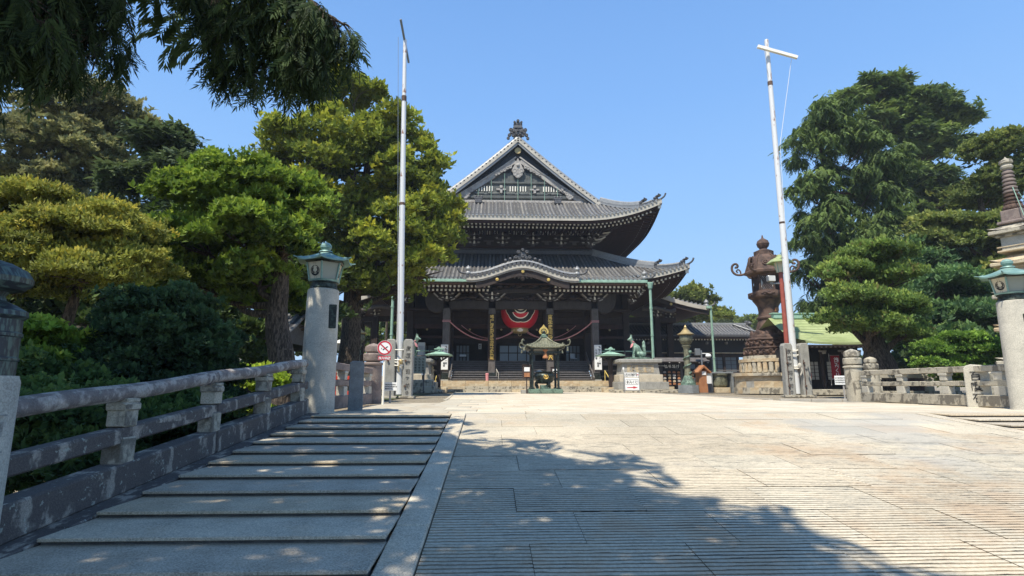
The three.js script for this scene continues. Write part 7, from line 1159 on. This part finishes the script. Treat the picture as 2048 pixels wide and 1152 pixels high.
// overhanging cypress: its trunk stands left of the camera, its boughs hang into the top of the picture
{
  const base = V(-8.2, -2.1, -1.5), t = thing('overhanging_cypress', 'dark cypress boughs hanging into the top left of the picture', 'tree', [base.x, base.y, base.z]); srand(120);
  const rel = (p) => p.clone().sub(base);
  part('trunk', taperTube([V(0, 0, 0), V(.2, 5, 0), V(.1, 10, .2), V(.3, 17, .3)], .75, .2), M.bark, t);
  const boughs = [], list = [], big = [], C = (k) => { const q = mixc([.018, .036, .016], [.095, .145, .05], k); return new THREE.Color().setRGB(...q); };
  const bough = (pts) => { const P = pts.map(([x, y, d]) => rel(at(x, y, d))); boughs.push(taperTube(P, .075, .012)); return new THREE.CatmullRomCurve3(P); };
  const sprays = (c, n0, spread, hang, k0 = 0, sc = 1) => { const n = Math.round(n0 * .9); const clumps = []; for (let i = 0; i < n0 / 9; i++) clumps.push([rr(k0, 1), V(rr(-1, 1) * spread, -rnd() * rnd() * hang * .8, rr(-1, 1) * spread)]); for (let i = 0; i < n; i++) { const cl = clumps[Math.floor(rnd() * clumps.length)], k = clamp(cl[0] + rr(-.03, .03)), p = c.getPoint(k), o = cl[1].clone().add(V(rr(-1, 1) * .1, -rnd() * .22, rr(-1, 1) * .1)); p.add(o); _q.setFromAxisAngle(V(0, 1, 0), rr(0, 2 * PI)); _q2.setFromEuler(new THREE.Euler(rr(-.5, .5), 0, rr(-1.2, .0))); list.push([p, _q.clone().multiply(_q2), rr(.7, 1.3) * sc, C(clamp(rr(0, 1)))]); if (rnd() < .28) boughs.push(taperTube([c.getPoint(k), c.getPoint(k).lerp(p, .5).add(V(0, .03, 0)), p], .014, .004)); } };
  // the bough above the big tree
  for (const [pts, n, sp, hg] of [
    [[[300, -200, 7.2], [400, -60, 7.4], [470, 60, 7.6], [520, 150, 7.8]], 260, .36, .35], [[[300, -200, 7.2], [480, -90, 7.3], [590, 0, 7.5], [650, 90, 7.6]], 330, .36, .4], [[[400, -160, 7.2], [560, -60, 7.3], [640, 20, 7.3], [690, 50, 7.4]], 190, .24, .28], [[[480, -40, 7.5], [560, 60, 7.6], [590, 140, 7.7]], 240, .34, .3], [[[400, -120, 7.6], [430, 0, 7.8], [440, 80, 8], [455, 135, 8]], 110, .18, .25], [[[520, -60, 7.4], [610, 80, 7.5], [640, 130, 7.5]], 160, .28, .25], [[[340, -90, 7.3], [520, 20, 7.5], [560, 110, 7.7]], 170, .3, .3]]) sprays(bough(pts), n, sp, hg, .3);
  // the mass in the corner
  for (const [pts, n, sp, hg] of [
    [[[-200, -150, 6], [-40, -40, 6.2], [60, 40, 6.4], [110, 120, 6.6]], 360, .42, .35], [[[-150, -200, 6.4], [60, -60, 6.6], [150, 20, 6.8], [200, 110, 7]], 330, .36, .35], [[[-100, -250, 6.6], [120, -80, 6.8], [210, 0, 7], [232, 90, 7.2]], 240, .26, .35], [[[-200, -80, 5.8], [-60, 0, 6], [0, 70, 6.2], [30, 120, 6.3]], 170, .34, .3], [[[150, -120, 6.8], [205, -40, 7], [235, 20, 7.1]], 80, .18, .22], [[[-160, -150, 6], [30, -20, 6.1], [80, 60, 6.2]], 220, .4, .3], [[[-80, 40, 6.6], [-10, 120, 6.8], [5, 180, 6.8]], 40, .2, .25]]) sprays(bough(pts), n, sp, hg, .25);
  part('bough', boughs, M.bark, t);
  const cr = instances('foliage', CL.frond, M.needle, list, t);
  // the rest of the crown, over and behind the camera, which throws the shade on the ramp
  const up = (x, z, h) => { const g = rampY(z); return V(x, g, z).addScaledVector(TO_SUN, h / TO_SUN.y); };
  const shade = [[-3.0, -12.6, 1.0, 7.4], 
    [-3.4, -10.6, .9, 7.6], [-2.4, -9.6, .9, 7.6], [-1.6, -8.8, .8, 8], [-3.2, -8.2, 1.3, 8], [-1.0, -8.3, .7, 8.4], [-.1, -8.05, .5, 8.4], [.35, -7.4, .55, 8.4], [1.0, -6.9, .5, 8.6], [1.4, -6.55, .42, 8.6], [-.6, -6.9, 1.1, 8.4], [-2.2, -6.6, 1.4, 8.6], [.5, -6.1, .7, 8.6], [-3.8, -5.6, 1.5, 8.8], [-.9, -5.2, 1.2, 8.8], [.6, -5.0, .75, 9], [1.2, -5.55, .4, 9], [1.5, -5.15, .55, 9.2], [2.1, -4.8, .5, 9.2], [-2.4, -4.3, 1.4, 9], [0.2, -3.9, 1.1, 9.2], [1.6, -4.1, .8, 9.4], [2.3, -3.9, .55, 9.4], [2.1, -3.2, .7, 9.6], [.9, -2.7, 1.1, 9.6], [-1.0, -2.7, 1.3, 9.4], [-3.2, -2.8, 1.4, 9.2], [1.4, -1.6, 1.2, 9.8], [-.8, -1.0, 1.5, 9.8], [-3.0, -.8, 1.5, 9.6], [-4.6, -4.2, 1.4, 9], [-4.8, -7.4, 1.4, 8.4], [-5, -10, 1.4, 8], [-5, -1.4, 1.6, 9.4], [-6, -5, 1.6, 9], [-6.4, -9, 1.6, 8.4], [-4.4, -11.6, .9, 7.6]];
  const lb = [];
  for (const [x, z, r, h] of shade) { const c = rel(up(x, z, h)); const n = Math.round(58 * r * r + 9); for (let i = 0; i < n; i++) { const a = rr(0, 2 * PI), q = Math.sqrt(rnd()) * r; const p = V(c.x + Math.cos(a) * q, c.y + rr(-.5, .5), c.z + Math.sin(a) * q); _q.setFromAxisAngle(V(0, 1, 0), rr(0, 2 * PI)); _q2.setFromEuler(new THREE.Euler(rr(-.6, .6), 0, rr(-.5, .3))); big.push([p, _q.clone().multiply(_q2), rr(.8, 1.2), C(rr(.1, .8))]); } if (rnd() < .5) lb.push(taperTube([V(.2, 10, .1), V(.2, 10, .1).lerp(c, .5).add(V(0, -.4, 0)), c], .12, .03)); }
  instances('foliage', frond(3, .8, 9, .35), M.needle, big, t); part('bough', lb, M.bark, t);
}
// right side
tree({ name: 'conifer_tree', label: 'tall dark green hanging conifer right of the leaning flagpole', seed: 131, base: ground(1690, 44), bark: M.barkRed, trunk: [[0, 0, 0, .6], [0, 8, 0, .5], [.1, 16, 0, .3], [.2, 23.4, 0, .08]], geo: 'hang', scale: .95, bright: 1.35, mat: M.needle, n: 15000, pads: 300, padR: .85, flat: .8, hang: .35, inner: .15, minY: -.8, dark: [.014, .032, .012], light: [.058, .085, .021], tip: [.095, .125, .03],
  lobes: [blob(1640, 235, 44, 42, 30, 1.8), blob(1690, 235, 44, 40, 26, 1.8), blob(1620, 300, 44, 42, 45, 2), blob(1700, 310, 44, 72, 60, 2.6), blob(1625, 390, 44, 48, 50, 2.2), blob(1715, 410, 44, 78, 60, 2.8), blob(1640, 480, 43.5, 52, 55, 2.4), blob(1720, 500, 44, 80, 50, 2.8), blob(1645, 570, 43.5, 48, 60, 2.2), blob(1640, 640, 43.5, 36, 30, 1.8), blob(1730, 590, 44, 70, 50, 2.4), blob(1780, 350, 44.5, 35, 70, 2)] });
tree({ name: 'conifer_tree', label: 'tall pointed conifer with bare lower branches, behind the hanging conifer', seed: 132, base: ground(1835, 54), bark: M.barkRed, trunk: [[0, 0, 0, .6], [-.3, 10, 0, .5], [-.6, 20, 0, .3], [-1.6, 31, 0, .08]], geo: 'tuftBig', scale: 1.25, bright: 1.35, mat: M.needle, n: 6000, pads: 210, padR: 1.05, flat: .5, hang: .25, inner: .2, dark: [.022, .045, .018], light: [.072, .10, .025], tip: [.125, .15, .04],
  lobes: [blob(1765, 180, 54, 50, 26, 1.8), blob(1830, 215, 54, 80, 34, 2.4), blob(1905, 240, 54, 42, 24, 1.8), blob(1780, 260, 54, 70, 40, 2.4), blob(1870, 300, 54, 70, 40, 2.6), blob(1830, 370, 54, 80, 40, 2.6), blob(1890, 400, 54, 50, 30, 2), blob(1810, 450, 54, 60, 40, 2.4), blob(1700, 210, 55, 40, 20, 2)] });
tree({ name: 'broadleaf_tree', label: 'big olive green broadleaf tree behind the pagoda at the right edge', seed: 133, base: ground(2010, 38), trunk: [[0, 0, 0, .6], [0, 5, 0, .5], [.3, 10, 0, .35], [.3, 15, 0, .12]], geo: 'big', scale: 1, bright: 1.3, n: 9500, pads: 190, padR: .95, flat: .45, inner: .2, dark: [.028, .042, .012], light: [.085, .105, .025], tip: [.16, .16, .035],
  lobes: [blob(2010, 310, 38, 72, 45, 2.6), blob(2060, 380, 38, 90, 60, 3), blob(1975, 380, 38, 60, 50, 2.4), blob(1930, 470, 36, 85, 40, 2.6), blob(1990, 500, 36, 90, 50, 2.8), blob(1890, 500, 36, 60, 35, 2), blob(1960, 580, 36, 90, 50, 2.6), blob(2060, 560, 38, 70, 80, 2.6)] });
tree({ name: 'pine_tree', label: 'olive green pine with layered pads and a thick stump trunk behind the right balustrade', seed: 134, base: ground(1762, 27), bark: M.bark, trunk: [[0, 0, 0, .95], [0, 1.4, 0, .85], [-.1, 2.4, 0, .5], [-.3, 4.5, 0, .25], [-.4, 7, 0, .08]], geo: 'fine', scale: .95, bright: 1.38, n: 11500, pads: 200, padR: .52, flat: .65, inner: .12, dead: .05, dark: [.022, .045, .012], light: [.075, .11, .024], tip: [.15, .175, .035],
  lobes: [blob(1748, 515, 26.5, 58, 20, 1.4), blob(1690, 548, 26.5, 38, 16, 1.2), blob(1788, 560, 26.5, 40, 18, 1.2), blob(1702, 600, 26, 48, 16, 1.3), blob(1782, 618, 26, 48, 18, 1.3), blob(1688, 640, 26.5, 34, 14, 1.1), blob(1745, 655, 26, 56, 16, 1.3), blob(1800, 668, 26.5, 34, 14, 1.1)] });
tree({ name: 'broadleaf_tree', label: 'shadowed green trees behind the right balustrade and the pine', seed: 135, base: ground(1900, 32), trunk: [[0, 0, 0, .3], [0, 3, 0, .25], [0, 7, 0, .1]], geo: 'big', scale: .95, bright: 1.15, n: 6000, pads: 80, padR: 1.2, flat: .45, dark: [.018, .04, .016], light: [.045, .085, .03], tip: [.1, .15, .04],
  lobes: [blob(1890, 590, 32, 60, 35, 2), blob(1910, 650, 31, 75, 35, 2), blob(1860, 690, 30, 60, 30, 1.6), blob(1980, 660, 32, 60, 50, 2), blob(1840, 540, 36, 60, 45, 2), blob(1960, 700, 30, 60, 30, 1.6)] });
tree({ name: 'garden_shrub', category: 'shrub', label: 'bright green rounded shrub above the right balustrade', seed: 136, base: ground(1935, 24), geo: 'bushy', scale: 1.0, n: 4200, pads: 34, padR: .55, flat: .5, dark: [.05, .10, .02], light: [.12, .20, .03], tip: [.18, .26, .04], lobes: [blob(1930, 703, 24, 75, 24, 1), blob(1985, 712, 24, 40, 20, .8), blob(1900, 740, 24, 60, 20, .8), blob(1960, 760, 24, 60, 20, .8)] });
// far trees round the temple
const far = (px, py, d, rx, ry, seed, label, dark, light, tip, extra = []) => tree({ name: 'background_tree', label, seed, base: ground(px, d), trunk: [[0, 0, 0, .4], [.2, (772 - py) / 1100 * d * .6, 0, .3], [0, (772 - py) / 1100 * d, 0, .1]], geo: 'big', scale: 1.7, n: 2200 + 400 * extra.length, pads: 40 + 8 * extra.length, padR: 1.4, flat: .8, dark, light, tip, lobes: [blob(px, py, d, rx, ry, 4), ...extra.map(([x, y, a, b]) => blob(x, y, d, a, b, 3.5))] });
far(1395, 603, 84, 34, 16, 141, 'yellow green tree behind the right end of the lower temple roof', [.04, .06, .012], [.12, .145, .03], [.2, .19, .04], [[1350, 640, 40, 16], [1420, 640, 22, 20], [1365, 605, 26, 18]]);
far(1272, 640, 95, 22, 14, 142, 'small green tree seen under the right temple eaves', [.04, .065, .015], [.1, .13, .03], [.15, .17, .04]);
far(1448, 650, 120, 22, 9, 143, 'rounded distant tree above the corridor roof', [.03, .05, .02], [.08, .1, .035], [.11, .13, .04]);
far(1515, 652, 110, 26, 12, 144, 'distant green tree left of the iron lantern shaft', [.04, .06, .015], [.1, .13, .03], [.14, .16, .04]);
far(690, 660, 88, 45, 34, 145, 'light green tree behind the left bronze lantern', [.05, .075, .025], [.11, .15, .045], [.16, .2, .06], [[660, 700, 40, 22], [730, 690, 30, 30]]);
far(790, 665, 96, 34, 34, 146, 'yellow green tree seen under the left temple eaves', [.06, .09, .02], [.14, .18, .04], [.2, .23, .05], [[780, 700, 40, 24], [830, 650, 26, 22]]);
{ const t = thing('background_tree', 'row of bare slender trunks behind the left bronze lantern', 'tree', [0, 0, 0]); const g = []; for (const [x, d] of [[655, 80], [668, 84], [682, 78], [702, 86], [724, 80], [742, 90], [770, 82]]) { const a = ground(x, d), b = at(x + 4, 640, d); g.push(rod(a, b, .3, .18, 8)); } part('trunk', g, M.bark, t); }
tree({ name: 'hedge', category: 'hedge', label: 'dark hedge mass closing the garden behind the left balustrade', seed: 150, base: ground(200, 40), geo: 'big', scale: 1.6, n: 3600, pads: 60, padR: 1.6, flat: .6, dark: [.015, .028, .01], light: [.045, .07, .02], lobes: [blob(60, 700, 36, 130, 60, 2), blob(250, 690, 38, 130, 60, 2), blob(430, 690, 40, 110, 60, 2), blob(560, 690, 46, 60, 50, 2), blob(600, 620, 48, 60, 50, 2), blob(640, 690, 60, 40, 50, 2)] });
tree({ name: 'hedge', category: 'hedge', label: 'dark hedge mass closing the view behind the right balustrade', seed: 151, base: ground(1850, 46), geo: 'big', scale: 1.7, n: 3600, pads: 60, padR: 1.8, flat: .6, dark: [.015, .03, .012], light: [.045, .075, .025], lobes: [blob(1750, 690, 50, 60, 50, 2), blob(1850, 660, 48, 90, 70, 2.4), blob(1960, 640, 46, 90, 80, 2.4), blob(2070, 660, 44, 80, 90, 2.4), blob(1880, 560, 58, 90, 60, 2.4), blob(1980, 720, 40, 100, 40, 2), blob(1830, 725, 44, 60, 40, 2), blob(1800, 760, 40, 60, 30, 2), blob(1900, 750, 42, 80, 30, 2)] });
renderer.render(scene, camera);
